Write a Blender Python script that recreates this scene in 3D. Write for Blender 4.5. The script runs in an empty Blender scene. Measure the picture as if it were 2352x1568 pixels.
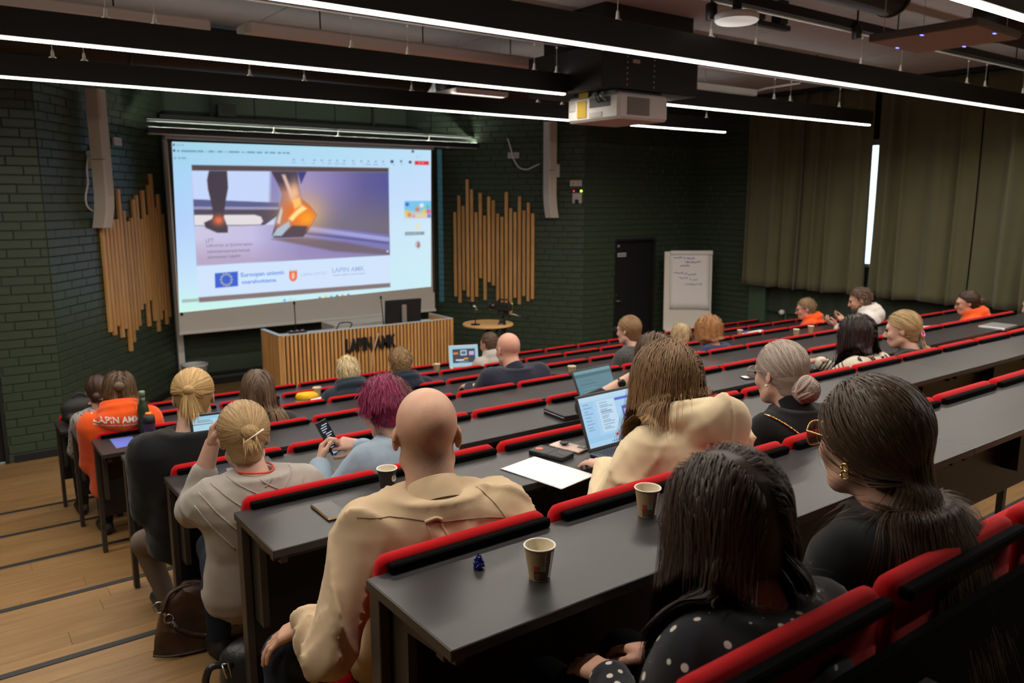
import bpy, bmesh, math, random
import numpy as np
from mathutils import Vector, Matrix, Quaternion
from mathutils.bvhtree import BVHTree
random.seed(7)
rng = np.random.default_rng(11)
C = bpy.context.scene.collection
sc = bpy.context.scene
PI = math.pi
# ------------------------------------------------------------------ camera
CAM_Z = 2.71
PITCH = math.atan(324 / 1829.0)
YAW = math.radians(53.65)                 # direction of view measured from the +x axis (along the desk rows)
cam_data = bpy.data.cameras.new('camera')
cam = bpy.data.objects.new('camera', cam_data)
C.objects.link(cam)
cam.location = (0, 0, CAM_Z)
cam.rotation_euler = (PI / 2 - PITCH, 0, YAW - PI / 2)
cam_data.sensor_width = 36.0
cam_data.lens = 28.0
cam_data.clip_start = 0.05
cam_data.clip_end = 200
cam_data.dof.use_dof = True
cam_data.dof.focus_distance = 2.35
cam_data.dof.aperture_fstop = 4.5
sc.camera = cam
# ------------------------------------------------------------------ world (overcast daylight behind the curtains), exposure
world = bpy.data.worlds.new('world')
sc.world = world
world.use_nodes = True
bg = world.node_tree.nodes['Background']
bg.inputs['Color'].default_value = (0.62, 0.86, 1.0, 1)
bg.inputs['Strength'].default_value = 3.2
sc.view_settings.view_transform = 'Standard'
sc.view_settings.look = 'None'
sc.view_settings.gamma = 1
sc.view_settings.exposure = 0.0
sc.view_settings.use_curve_mapping = False
try:
    sc.cycles.use_denoising = True
    sc.cycles.max_bounces = 6
    sc.cycles.diffuse_bounces = 3
    sc.cycles.glossy_bounces = 3
    sc.cycles.transmission_bounces = 4
    sc.cycles.transparent_max_bounces = 6
    sc.cycles.sample_clamp_indirect = 4
    sc.cycles.caustics_reflective = False
    sc.cycles.caustics_refractive = False
except Exception:
    pass
LED_STRENGTH = 14.0        # the linear luminaires under the ceiling
LED_WATT = 10.5            # watts per metre of their downward lens light
SCREEN_GAIN = 1.0          # projected picture

# ------------------------------------------------------------------ helpers
_F = Vector((math.cos(YAW) * math.cos(PITCH), math.sin(YAW) * math.cos(PITCH), -math.sin(PITCH)))
_R = Vector((math.sin(YAW), -math.cos(YAW), 0))
_U = _R.cross(_F)
def ray(px, py):
    return _F + _R * ((px - 1176) / 1829.0) - _U * ((py - 784) / 1829.0)
def at(px, py, x=None, y=None, z=None):
    """world point seen at a photo pixel, on the plane x=, y= or z= (metres)"""
    r = ray(px, py)
    t = x / r.x if x is not None else (y / r.y if y is not None else (z - CAM_Z) / r.z)
    return Vector((r.x * t, r.y * t, r.z * t + CAM_Z))

MATS = {}
def mat(name, col=(0.5, 0.5, 0.5), rough=0.5, metal=0.0, spec=0.5, emit=None, estr=1.0, bump=None, var=0.0, vscale=8.0, alpha=None, trans=0.0, coat=0.0, sheen=0.0, attr=None):
    if name in MATS:
        return MATS[name]
    m = bpy.data.materials.new(name)
    m.use_nodes = True
    nt = m.node_tree
    b = nt.nodes['Principled BSDF']
    b.inputs['Base Color'].default_value = (*col, 1)
    b.inputs['Roughness'].default_value = rough
    b.inputs['Metallic'].default_value = metal
    b.inputs['Specular IOR Level'].default_value = spec
    if coat:
        b.inputs['Coat Weight'].default_value = coat
    if sheen:
        b.inputs['Sheen Weight'].default_value = sheen
    if trans:
        b.inputs['Transmission Weight'].default_value = trans
    if alpha is not None:
        b.inputs['Alpha'].default_value = alpha
    if emit is not None:
        b.inputs['Emission Color'].default_value = (*emit, 1)
        b.inputs['Emission Strength'].default_value = estr
    tc = None
    def coord():
        nonlocal tc
        if tc is None:
            tc = nt.nodes.new('ShaderNodeTexCoord')
        return tc.outputs['Object']
    src = None
    if attr:
        a = nt.nodes.new('ShaderNodeAttribute')
        a.attribute_name = attr
        src = a.outputs['Color']
        nt.links.new(src, b.inputs['Base Color'])
    if var:
        n = nt.nodes.new('ShaderNodeTexNoise')
        n.inputs['Scale'].default_value = vscale
        n.inputs['Detail'].default_value = 5
        nt.links.new(coord(), n.inputs['Vector'])
        mr = nt.nodes.new('ShaderNodeMapRange')
        mr.inputs['From Min'].default_value = 0.25
        mr.inputs['From Max'].default_value = 0.75
        mr.inputs['To Min'].default_value = 1 - var
        mr.inputs['To Max'].default_value = 1 + var
        nt.links.new(n.outputs['Fac'], mr.inputs['Value'])
        mx = nt.nodes.new('ShaderNodeVectorMath')
        mx.operation = 'SCALE'
        mx.inputs[0].default_value = col
        if src:
            nt.links.new(src, mx.inputs[0])
        nt.links.new(mr.outputs['Result'], mx.inputs['Scale'])
        nt.links.new(mx.outputs['Vector'], b.inputs['Base Color'])
    if bump:
        sca, stre = bump
        n2 = nt.nodes.new('ShaderNodeTexNoise')
        n2.inputs['Scale'].default_value = sca
        n2.inputs['Detail'].default_value = 4
        nt.links.new(coord(), n2.inputs['Vector'])
        bp = nt.nodes.new('ShaderNodeBump')
        bp.inputs['Strength'].default_value = stre
        bp.inputs['Distance'].default_value = 0.004
        nt.links.new(n2.outputs['Fac'], bp.inputs['Height'])
        nt.links.new(bp.outputs['Normal'], b.inputs['Normal'])
    MATS[name] = m
    return m

def wood(name, c1, c2, scale=(1.2, 14, 14), rough=0.45, spec=0.4, rand=0.12):
    """straight-grained oak: stretched noise along the object's x axis, each piece its own tone"""
    if name in MATS:
        return MATS[name]
    m = bpy.data.materials.new(name)
    m.use_nodes = True
    nt = m.node_tree
    b = nt.nodes['Principled BSDF']
    b.inputs['Roughness'].default_value = rough
    b.inputs['Specular IOR Level'].default_value = spec
    tc = nt.nodes.new('ShaderNodeTexCoord')
    oi = nt.nodes.new('ShaderNodeObjectInfo')
    ad = nt.nodes.new('ShaderNodeVectorMath'); ad.operation = 'ADD'
    sc_ = nt.nodes.new('ShaderNodeVectorMath'); sc_.operation = 'SCALE'
    cmb = nt.nodes.new('ShaderNodeCombineXYZ')
    for i in range(3):
        nt.links.new(oi.outputs['Random'], cmb.inputs[i])
    sc_.inputs['Scale'].default_value = 37.0
    nt.links.new(cmb.outputs['Vector'], sc_.inputs[0])
    nt.links.new(tc.outputs['Object'], ad.inputs[0])
    nt.links.new(sc_.outputs['Vector'], ad.inputs[1])
    mp = nt.nodes.new('ShaderNodeMapping')
    mp.inputs['Scale'].default_value = scale
    nt.links.new(ad.outputs['Vector'], mp.inputs['Vector'])
    n = nt.nodes.new('ShaderNodeTexNoise')
    n.inputs['Scale'].default_value = 3.0
    n.inputs['Detail'].default_value = 6
    n.inputs['Distortion'].default_value = 0.6
    nt.links.new(mp.outputs['Vector'], n.inputs['Vector'])
    cr = nt.nodes.new('ShaderNodeValToRGB')
    cr.color_ramp.elements[0].color = (*c1, 1); cr.color_ramp.elements[0].position = 0.3
    cr.color_ramp.elements[1].color = (*c2, 1); cr.color_ramp.elements[1].position = 0.72
    nt.links.new(n.outputs['Fac'], cr.inputs['Fac'])
    mr = nt.nodes.new('ShaderNodeMapRange')
    mr.inputs['To Min'].default_value = 1 - rand
    mr.inputs['To Max'].default_value = 1 + rand
    nt.links.new(oi.outputs['Random'], mr.inputs['Value'])
    mx = nt.nodes.new('ShaderNodeVectorMath'); mx.operation = 'SCALE'
    nt.links.new(cr.outputs['Color'], mx.inputs[0])
    nt.links.new(mr.outputs['Result'], mx.inputs['Scale'])
    nt.links.new(mx.outputs['Vector'], b.inputs['Base Color'])
    bp = nt.nodes.new('ShaderNodeBump')
    bp.inputs['Strength'].default_value = 0.12
    bp.inputs['Distance'].default_value = 0.002
    nt.links.new(n.outputs['Fac'], bp.inputs['Height'])
    nt.links.new(bp.outputs['Normal'], b.inputs['Normal'])
    MATS[name] = m
    return m

class MB:
    """collects shapes into ONE mesh"""
    def __init__(self):
        self.v = []; self.f = []
    def add(self, vs, fs):
        o = len(self.v)
        self.v += [tuple(p) for p in vs]
        self.f += [tuple(i + o for i in f) for f in fs]
        return self
    def box(self, lo, hi, ch=0.0, M=None):
        lo = Vector(lo); hi = Vector(hi)
        if ch <= 0:
            vs = [(x, y, z) for x in (lo.x, hi.x) for y in (lo.y, hi.y) for z in (lo.z, hi.z)]
            fs = [(0, 1, 3, 2), (4, 6, 7, 5), (0, 4, 5, 1), (2, 3, 7, 6), (0, 2, 6, 4), (1, 5, 7, 3)]
        else:
            vs = []; idx = {}
            for sx in (0, 1):
                for sy in (0, 1):
                    for sz in (0, 1):
                        p = [hi.x if sx else lo.x, hi.y if sy else lo.y, hi.z if sz else lo.z]
                        q = [-1 if sx else 1, -1 if sy else 1, -1 if sz else 1]
                        for a in range(3):
                            w = [p[i] + (0 if i == a else ch * q[i]) for i in range(3)]
                            idx[(sx, sy, sz, a)] = len(vs); vs.append(tuple(w))
            fs = []
            for a in range(3):
                b, c = [(1, 2), (0, 2), (0, 1)][a]
                for s in (0, 1):
                    quad = []
                    for (i, j) in ((0, 0), (1, 0), (1, 1), (0, 1)):
                        k = [0, 0, 0]; k[a] = s; k[b] = i; k[c] = j
                        quad.append(idx[(*k, a)])
                    fs.append(tuple(quad))
            for a in range(3):              # edges parallel to axis a
                b, c = [(1, 2), (0, 2), (0, 1)][a]
                for i in (0, 1):
                    for j in (0, 1):
                        k0 = [0, 0, 0]; k0[a] = 0; k0[b] = i; k0[c] = j
                        k1 = list(k0); k1[a] = 1
                        fs.append((idx[(*k0, b)], idx[(*k1, b)], idx[(*k1, c)], idx[(*k0, c)]))
            for sx in (0, 1):
                for sy in (0, 1):
                    for sz in (0, 1):
                        fs.append((idx[(sx, sy, sz, 0)], idx[(sx, sy, sz, 1)], idx[(sx, sy, sz, 2)]))
        if M is not None:
            vs = [M @ Vector(p) for p in vs]
        return self.add(vs, fs)
    def tube(self, pts, r, n=8, caps=True):
        pts = [Vector(p) for p in pts]
        rr = r if isinstance(r, (list, tuple)) else [r] * len(pts)
        vs = []; fs = []
        up = None
        for i, p in enumerate(pts):
            t = (pts[min(i + 1, len(pts) - 1)] - pts[max(i - 1, 0)])
            t = t.normalized() if t.length > 1e-9 else Vector((0, 0, 1))
            if up is None:
                up = Vector((0, 0, 1)) if abs(t.z) < 0.9 else Vector((1, 0, 0))
            a = t.cross(up)
            a = a.normalized() if a.length > 1e-6 else t.orthogonal().normalized()
            b = a.cross(t); up = b
            for k in range(n):
                an = 2 * PI * k / n
                vs.append(p + a * math.cos(an) * rr[i] + b * math.sin(an) * rr[i])
        for i in range(len(pts) - 1):
            for k in range(n):
                k2 = (k + 1) % n
                fs.append((i * n + k, i * n + k2, (i + 1) * n + k2, (i + 1) * n + k))
        if caps:
            fs.append(tuple(range(n - 1, -1, -1)))
            fs.append(tuple((len(pts) - 1) * n + k for k in range(n)))
        return self.add(vs, fs)
    def lathe(self, prof, n=20, c=(0, 0, 0), M=None, caps=True):
        vs = []; fs = []
        for (r, z) in prof:
            for k in range(n):
                an = 2 * PI * k / n
                p = Vector((c[0] + r * math.cos(an), c[1] + r * math.sin(an), c[2] + z))
                vs.append(M @ p if M is not None else p)
        for i in range(len(prof) - 1):
            for k in range(n):
                k2 = (k + 1) % n
                fs.append((i * n + k, i * n + k2, (i + 1) * n + k2, (i + 1) * n + k))
        if prof[0][0] > 1e-6 and caps:
            fs.append(tuple(range(n - 1, -1, -1)))
        if prof[-1][0] > 1e-6 and caps:
            fs.append(tuple((len(prof) - 1) * n + k for k in range(n)))
        return self.add(vs, fs)
    def prism(self, poly, d, M):
        """2D polygon (u,v) extruded d along w, placed by M"""
        n = len(poly)
        vs = [M @ Vector((u, v, 0)) for u, v in poly] + [M @ Vector((u, v, d)) for u, v in poly]
        fs = [tuple(range(n - 1, -1, -1)), tuple(range(n, 2 * n))]
        fs += [(i, (i + 1) % n, n + (i + 1) % n, n + i) for i in range(n)]
        return self.add(vs, fs)
    def mesh(self, name, m=None, smooth=False):
        me = bpy.data.meshes.new(name)
        me.from_pydata(self.v, [], self.f)
        me.update()
        if m is not None:
            me.materials.append(m)
        bm = bmesh.new(); bm.from_mesh(me)
        bmesh.ops.recalc_face_normals(bm, faces=bm.faces)
        bm.to_mesh(me); bm.free()
        if smooth:
            me.polygons.foreach_set('use_smooth', [True] * len(me.polygons))
        return me
    def build(self, name, m=None, parent=None, smooth=False):
        return obj(name, self.mesh(name, m, smooth), parent)

def obj(name, me, parent=None, loc=None):
    o = bpy.data.objects.new(name, me)
    C.objects.link(o)
    if parent is not None:
        o.parent = parent
    if loc is not None:
        o.location = loc
    return o
def tag(o, label=None, cat=None, group=None, kind=None):
    if label: o['label'] = label
    if cat: o['category'] = cat
    if group: o['group'] = group
    if kind: o['kind'] = kind
    return o
def thing(name, label, cat, loc=(0, 0, 0), rz=0.0, group=None):
    o = bpy.data.objects.new(name, None)
    C.objects.link(o)
    o.location = loc; o.rotation_euler = (0, 0, rz)
    o.empty_display_size = 0.1
    return tag(o, label, cat, group)
def struct(name, mb, m, parent=None, label=None, cat=None):
    o = mb.build(name, m, parent)
    if parent is None:
        tag(o, label, cat, None, 'structure')
    return o
def copy_tree(o, parent=None):
    c = o.copy(); C.objects.link(c)
    if parent is not None: c.parent = parent
    for ch in list(o.children):
        copy_tree(ch, c)
    return c
ORD = ['zeroth', 'first', 'second', 'third', 'fourth', 'fifth', 'sixth', 'seventh', 'eighth', 'ninth', 'tenth', 'eleventh', 'twelfth', 'thirteenth', 'fourteenth', 'fifteenth', 'sixteenth', 'seventeenth', 'eighteenth', 'nineteenth', 'twentieth']
def frame(origin, xdir, ydir=None):
    """matrix with local x along xdir (horizontal), local z up"""
    x = Vector(xdir).normalized(); z = Vector((0, 0, 1)); y = z.cross(x)
    M = Matrix((( x.x, y.x, z.x, origin[0]), (x.y, y.y, z.y, origin[1]), (x.z, y.z, z.z, origin[2]), (0, 0, 0, 1)))
    return M
# ------------------------------------------------------------------ materials of the house
GREEN = mat('green_painted_brick', (0.042, 0.062, 0.038), 0.42, spec=0.45, bump=(60, 0.25), var=0.12, vscale=5)
MORTAR = mat('green_painted_joint', (0.028, 0.042, 0.026), 0.7)
GREENP = mat('green_painted_panel', (0.044, 0.066, 0.042), 0.5, var=0.06)
BLACK = mat('matt_black', (0.008, 0.008, 0.009), 0.55)
BLACKM = mat('black_metal', (0.010, 0.010, 0.011), 0.4, spec=0.4)
LAMINATE = mat('black_laminate', (0.024, 0.023, 0.025), 0.34, spec=0.4, bump=(900, 0.06))
EDGE = mat('brown_edge_band', (0.035, 0.026, 0.020), 0.5)
RED = mat('red_upholstery', (0.42, 0.003, 0.006), 0.9, spec=0.12, sheen=0.08, bump=(500, 0.3))
SHELL = mat('black_gloss_shell', (0.006, 0.006, 0.007), 0.22, spec=0.55)
STEEL = mat('brushed_steel', (0.55, 0.54, 0.52), 0.3, 1.0)
WHITE = mat('white_paint', (0.72, 0.70, 0.66), 0.5)
GREY = mat('grey_paint', (0.42, 0.40, 0.38), 0.6)
CEIL = mat('grey_ceiling', (0.44, 0.45, 0.46), 0.9, var=0.05)
FLOORW = wood('oak_floor', (0.225, 0.122, 0.044), (0.32, 0.185, 0.075), (1.0, 12, 12), 0.42)
OAK = wood('oak_slat', (0.52, 0.26, 0.085), (0.70, 0.39, 0.145), (10, 10, 0.9), 0.5)
OAKT = wood('oak_table', (0.60, 0.33, 0.12), (0.74, 0.44, 0.18), (1.2, 12, 12), 0.45)
CEIL_Z = 4.34
XR, XL = 11.0, -1.5
YF = 12.0
P_ROW, RISE = 0.977, 0.161
def DY(k): return 1.54875 + P_ROW * k          # far edge of desk row k (row 0 = nearest desk, row 6 = frontmost)
def DZ(k): return 1.867375 - RISE * k          # its top
def TZ(k): return max(0.0, DZ(k) - 0.74)       # tread under it
def NY(k): return DY(k) + 0.11                 # nosing of tread k
X0 = 0.73
# ------------------------------------------------------------------ floors and steps
fl = MB().box((XL, NY(6) - 0.01, -0.1), (XR, YF + 0.2, 0.0))
floor = struct('floor', fl, FLOORW)
for k in range(-2, 7):
    y0 = NY(k) - P_ROW if k > -2 else -2.4
    o = struct('stair_tread', MB().box((XL, y0, -0.1 if k == 6 else TZ(k) - 0.4), (XR, NY(k) - 0.004, TZ(k) - 0.006)), FLOORW)
    st = MB().box((XL, NY(k) - 0.035, TZ(k) - 0.012), (XR, NY(k) + 0.004, TZ(k) + 0.0035), 0.002)
    st.build('nosing', BLACK, o)
    # oak planks of the tread, each its own board
    rows = 7; pw = (P_ROW - 0.036) / rows
    for r in range(rows):
        ya = NY(k) - 0.036 - pw * (r + 1)
        if ya < -1.0: continue
        xs = XL + random.uniform(-1.0, -0.2)
        while xs < (4.2 if k <= 0 else 1.2):
            L = random.choice([0.9, 1.2, 1.5, 1.8])
            a, b = max(xs, XL), xs + L
            if b > a + 0.05 and b > -0.9:
                MB().box((a + 0.0006, ya + 0.0006, TZ(k) - 0.012), (b - 0.0006, ya + pw - 0.0006, TZ(k) + random.uniform(-0.0003, 0.0003)), 0.0008).build('plank', FLOORW, o)
            xs += L
# stage floor planks in front of the first row
for r in range(18):
    ya = NY(6) + 0.01 + 0.1345 * r
    xs = XL + random.uniform(-1, 0)
    while xs < 8.4:
        L = random.choice([1.2, 1.5, 1.8])
        if xs + L > -0.3 and (ya > 9.2 or xs < 1.6):
            MB().box((xs + 0.0008, ya + 0.0008, -0.01), (xs + L - 0.0008, ya + 0.1337, 0.0006 + random.uniform(0, 0.0004)), 0.0008).build('plank', FLOORW, floor)
        xs += L
ceiling = struct('ceiling', MB().box((XL - 0.2, -2.6, CEIL_Z), (XR + 0.2, YF + 0.4, CEIL_Z + 0.12)), CEIL)
for j in range(7):                                   # joints of the ceiling boards
    for i in range(6):
        x = XL + 0.05 + i * 2.08; y = -2.2 + j * 2.1
        MB().box((x + 0.006, y + 0.006, CEIL_Z - 0.012), (x + 2.074, y + 2.094, CEIL_Z + 0.01), 0.003).build('panel', CEIL, ceiling)
# ------------------------------------------------------------------ brick walls
BRICK_L, BRICK_H, JT = 0.300, 0.0925, 0.010
_bm_full = MB().box((0.005, -0.012, 0.005), (BRICK_L - 0.005, 0.02, BRICK_H - 0.005), 0.004).mesh('brick', GREEN)
_bm_half = MB().box((0.005, -0.012, 0.005), (BRICK_L / 2 - 0.005, 0.02, BRICK_H - 0.005), 0.004).mesh('brick_half', GREEN)
def brick_wall(name, a, b, vis, holes=(), zmax=CEIL_Z, limit=300):
    """wall from a to b (its room side is on the right hand when walking a->b); vis(u, z): does the photo show bricks there"""
    a = Vector((*a, 0)); b = Vector((*b, 0)); L = (b - a).length
    M = frame(a, b - a)
    w = MB()
    segs = sorted(holes)
    us = [0.0]
    for (h0, h1, z0, z1) in segs:
        w.box((us[-1], 0.0, 0), (h0, 0.18, zmax)); w.box((h0, 0.0, z1), (h1, 0.18, zmax))
        if z0 > 0: w.box((h0, 0.0, 0), (h1, 0.18, z0))
        us.append(h1)
    w.box((us[-1], 0.0, 0), (L, 0.18, zmax))
    wall = struct(name, w, MORTAR)
    wall.matrix_world = M
    rest = MB(); n = 0; cand = []
    rows = int(zmax / BRICK_H)
    for r in range(rows):
        z = r * BRICK_H
        u = -BRICK_L * ((0, 0.5, 0.25, 0.75)[r % 4])
        while u < L:
            ln = BRICK_L
            u0, u1 = max(u, 0.0), min(u + ln, L)
            ok = u1 - u0 > 0.05 and vis((u0 + u1) / 2, z)
            for (h0, h1, z0, z1) in holes:
                if u0 < h1 and u1 > h0 and z < z1 and z + BRICK_H > z0:
                    if u0 < h0 - 0.05: u1 = h0
                    elif u1 > h1 + 0.05: u0 = h1
                    else: ok = False
            if ok: cand.append((u0, u1, z))
            u += ln
    cand.sort(key=lambda c: abs(c[2] - 1.2))
    for (u0, u1, z) in cand:
        dz = random.uniform(-0.0025, 0.0025)
        if n < limit:
            ob = obj('brick', _bm_full, wall, (u0, dz, z))
            ob.scale = ((u1 - u0) / BRICK_L, 1, 1)
            n += 1
        else:
            rest.box((u0 + 0.005, -0.012 + dz, z + 0.005), (u1 - 0.005, 0.02, z + BRICK_H - 0.005), 0.004)
    if rest.v:
        o = rest.build('bricks_above', GREEN, wall); o['kind'] = 'stuff'
    return wall
LW0, LW1 = (1.04, 9.55), (2.85, 12.0)
RW0, RW1 = (6.64, 12.0), (8.45, 9.55)
wall_left_front = brick_wall('wall_left_front', (XL, 9.55), LW0, lambda u, z: u > 1.7, holes=[(1.0, 2.0, -1, 2.08)])
wall_left_angled = brick_wall('wall_left_angled', LW0, LW1, lambda u, z: True)
wall_right_angled = brick_wall('wall_right_angled', RW0, RW1, lambda u, z: u > 0.35)
wall_right_front = brick_wall('wall_right_front', RW1, (XR, 9.55), lambda u, z: True, holes=[(9.11 - 8.45, 10.055 - 8.45, -1, 2.08)])
WINDOW = [(7.15, 5.2, 1.28, 3.55)]      # y range and z range of the window in the curtain wall
wall_right = brick_wall('wall_right', (XR, 9.55), (XR, -2.6), lambda u, z: u < 1.45, holes=[(9.55 - 7.2, 9.55 - 5.0, 1.76, 3.56)])
wf = MB().box((LW1[0] - 0.1, YF, 0), (RW0[0] + 0.1, YF + 0.18, CEIL_Z))
wall_front = struct('wall_front', wf, GREENP)
for i in range(6):                                     # upper panels with open joints
    x = 2.87 + i * 0.63
    MB().box((x + 0.006, YF - 0.014, 3.3), (x + 0.624, YF + 0.01, CEIL_Z), 0.003).build('panel', GREENP, wall_front)
MB().box((2.87, YF - 0.03, 0.0), (6.62, YF, 0.09), 0.004).build('baseboard', BLACK, wall_front)
MB().box((2.87, YF - 0.05, 0.16), (6.62, YF, 0.19), 0.004).build('ledge', BLACK, wall_front)
struct('wall_left', MB().box((XL - 0.18, -2.6, 0), (XL, 9.55, CEIL_Z)), GREENP)
struct('wall_back', MB().box((XL, -2.6, 0), (XR, -2.42, CEIL_Z)), GREENP)
for nm, a, b in (('baseboard_left', (0.55, 9.55), LW0), ('baseboard_left_angled', LW0, LW1), ('baseboard_right_angled', RW0, RW1), ('baseboard_right_front', RW1, (9.05, 9.55))):
    d = Vector((b[0] - a[0], b[1] - a[1], 0))
    o = struct(nm, MB().box((0, -0.03, 0.001), (d.length, -0.0125, 0.085), 0.003), BLACK)
    o.matrix_world = frame((*a, 0), d)
# pale corner post left of the screen
struct('trim_1', MB().box((2.775, 11.78, 0), (2.86, 11.87, 3.55), 0.006), WHITE)
# pilaster at the end of the curtain
struct('pillar', MB().box((XR - 0.10, 7.90, 0), (XR, 8.22, 1.45), 0.006), mat('green_pillar', (0.045, 0.085, 0.05), 0.5))
# doors
def door(name, x0, x1, label):
    d = struct(name, MB().box((x0 + 0.035, 9.60, 0.01), (x1 - 0.035, 9.645, 2.045), 0.003), BLACK, None, label, 'door')
    f = MB()
    f.box((x0, 9.53, 0), (x0 + 0.035, 9.68, 2.08), 0.003); f.box((x1 - 0.035, 9.53, 0), (x1, 9.68, 2.08), 0.003); f.box((x0 + 0.035, 9.53, 2.045), (x1 - 0.035, 9.68, 2.08), 0.003)
    f.build('door_frame', BLACK, d)
    return d
d1 = door('door_1', 9.11, 10.055, 'black door beside the flip chart')
h = MB().tube([(9.20, 9.60, 1.06), (9.20, 9.545, 1.06), (9.205, 9.54, 1.06), (9.33, 9.54, 1.06)], 0.010, 8)
h.lathe([(0.026, 0), (0.026, 0.008)], 16, M=Matrix.Translation((9.20, 9.592, 1.06)) @ Matrix.Rotation(PI / 2, 4, 'X'))
h.build('door_handle', STEEL, d1, True)
MB().lathe([(0.024, 0), (0.024, 0.014), (0.012, 0.016)], 16, M=Matrix.Translation((9.20, 9.60, 1.16)) @ Matrix.Rotation(PI / 2, 4, 'X')).build('lock', STEEL, d1, True)
MB().box((9.23, 9.592, 1.79), (9.42, 9.601, 1.85), 0.002).build('sign', WHITE, d1)
for i in range(5):
    MB().box((9.243 + i * 0.035, 9.590, 1.805), (9.265 + i * 0.035, 9.5925, 1.835)).build('letter', BLACK, d1)
MB().box((9.22, 9.592, 1.95), (9.27, 9.601, 1.985), 0.002).build('label_plate', GREY, d1)
door('door_2', -0.5, 0.5, 'black door at the foot of the stairs')
# ------------------------------------------------------------------ window behind the curtains
win = struct('window_1', MB().box((XR + 0.06, 5.05, 1.78), (XR + 0.07, 7.15, 3.54)), mat('window_glass', (0.9, 0.95, 1), 0.05, trans=1.0, spec=0.3), None, 'daylit window behind the curtains', 'window')
f = MB()
for (ya, yb, za, zb) in ((5.0, 5.06, 1.76, 3.56), (7.14, 7.2, 1.76, 3.56), (5.06, 7.14, 1.76, 1.80), (5.06, 7.14, 3.48, 3.56), (5.72, 5.77, 1.80, 3.48)):
    f.box((XR + 0.02, ya, za), (XR + 0.14, yb, zb), 0.004)
f.build('window_frame', WHITE, win)
blind = mat('blind_slat', (0.85, 0.9, 0.9), 0.5, trans=0.35)
for i in range(53):
    z = 1.83 + i * 0.031
    MB().box((XR + 0.024, 5.08, z), (XR + 0.042, 7.12, z + 0.0015), M=Matrix.Translation((0, 0, 0))).build('blind_slat', blind, win)
MB().box((XR + 0.0, 5.0, 1.74), (XR + 0.05, 7.2, 1.765), 0.004).build('sill', WHITE, win)
# ------------------------------------------------------------------ linear luminaires hanging under the ceiling
LED = mat('led_diffuser', (0.9, 0.9, 0.85), 0.4, emit=(1.0, 0.95, 0.82), estr=LED_STRENGTH)
UPLED = mat('led_uplight', (0.9, 0.9, 0.85), 0.4, emit=(1.0, 0.93, 0.84), estr=5.0)
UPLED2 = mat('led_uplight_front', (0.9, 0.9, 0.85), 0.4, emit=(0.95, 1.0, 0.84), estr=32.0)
LEDOFF = mat('led_off', (0.75, 0.74, 0.70), 0.4)
WIRE = mat('steel_wire', (0.60, 0.59, 0.56), 0.4, 0.3)
BELL = mat('nickel_bell', (0.90, 0.87, 0.78), 0.35, 0.25)
ZL = 3.61
def luminaire(x0, x1, y, label, hang, on=True, zl=ZL, top=0.16):
    t = thing('linear_light', label, 'ceiling light', ((x0 + x1) / 2, y, zl), 0, 'linear ceiling lights')
    h = (x1 - x0) / 2
    MB().box((-h, -0.045, 0.012), (h, 0.045, 0.012 + top), 0.003).build('housing', BLACKM, t)
    MB().box((-h + 0.004, -0.019, 0.0), (h - 0.004, 0.019, 0.0125), 0.003).build('diffuser', LED if on else LEDOFF, t)
    if on:
        la = bpy.data.lights.new('linear_lamp', 'AREA'); la.shape = 'RECTANGLE'; la.size = x1 - x0 - 0.01; la.size_y = 0.036
        la.energy = LED_WATT * (x1 - x0); la.color = (1.0, 0.92, 0.81); la.spread = math.radians(166)
        lo = obj('lamp', la, t, (0, 0, -0.002))
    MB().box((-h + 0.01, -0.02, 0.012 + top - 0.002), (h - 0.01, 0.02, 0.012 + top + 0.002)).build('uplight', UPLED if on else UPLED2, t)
    for hx in hang:
        g = MB()
        ht = 0.215 if on else 0.075
        g.tube([(hx - (x0 + x1) / 2, 0, 0.012 + top + 0.03), (hx - (x0 + x1) / 2, 0, 0.012 + top + ht)], 0.0022, 6)
        hw = g.build('hanger_wire', WIRE, t)
        b = MB().lathe([(0.027, 0), (0.026, 0.008), (0.013, 0.016), (0.009, 0.055), (0.004, 0.065)], 12, c=(hx - (x0 + x1) / 2, 0, 0.012 + top))
        b.build('hanger_bell', BELL, hw, True)
        MB().lathe([(0.003, -0.012), (0.008, -0.01), (0.008, 0.006), (0.003, 0.008)], 8, c=(hx - (x0 + x1) / 2, 0, 0.012 + top + ht)).build('ferrule', BELL, hw, True)
    return t
def rail(x0, x1, y, label, z):
    t = thing('lighting_track', label, 'track', ((x0 + x1) / 2, y, z), 0, 'tracks above the linear lights')
    h = (x1 - x0) / 2
    MB().box((-h, -0.03, 0.030), (h, 0.05, 0.10 if z > 3.8 else 0.05), 0.003).build('track_body', BLACKM, t)
    MB().tube([(-h, -0.01, 0.012), (h, -0.01, 0.012)], 0.011, 8).build('conduit', WIRE if z > 3.8 else mat('dull_conduit', (0.12, 0.12, 0.12), 0.5), t, True)
    n = max(2, int((x1 - x0) / 2.2))
    for i in range(n):
        x = -h + (x1 - x0) * (i + 0.5) / n
        MB().tube([(x, 0.01, 0.1), (x, 0.01, CEIL_Z - z)], 0.006, 6).build('drop_rod', BLACKM, t)
    return t
def px_x(px, py, y):          # x of the thing seen at a photo pixel, at depth y
    return at(px, py, y=y).x
Y1, Y2, Y3, Y4 = 7.25, 5.52, 3.74, 1.90
luminaire(-1.2, 8.92, Y1, 'frontmost lit linear light, just below and before the screen top', [px_x(*p, Y1) for p in ((124, 160), (196, 165), (575, 195), (700, 205), (946, 226), (1235, 250), (1291, 255), (1515, 278), (1622, 285))], zl=3.61)
luminaire(-1.2, 4.63, Y2, 'second lit linear light from the front, left of the projector box', [px_x(*p, Y2) for p in ((246, 75), (358, 85), (808, 130), (937, 145), (1227, 175), (1278, 180))])
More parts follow.
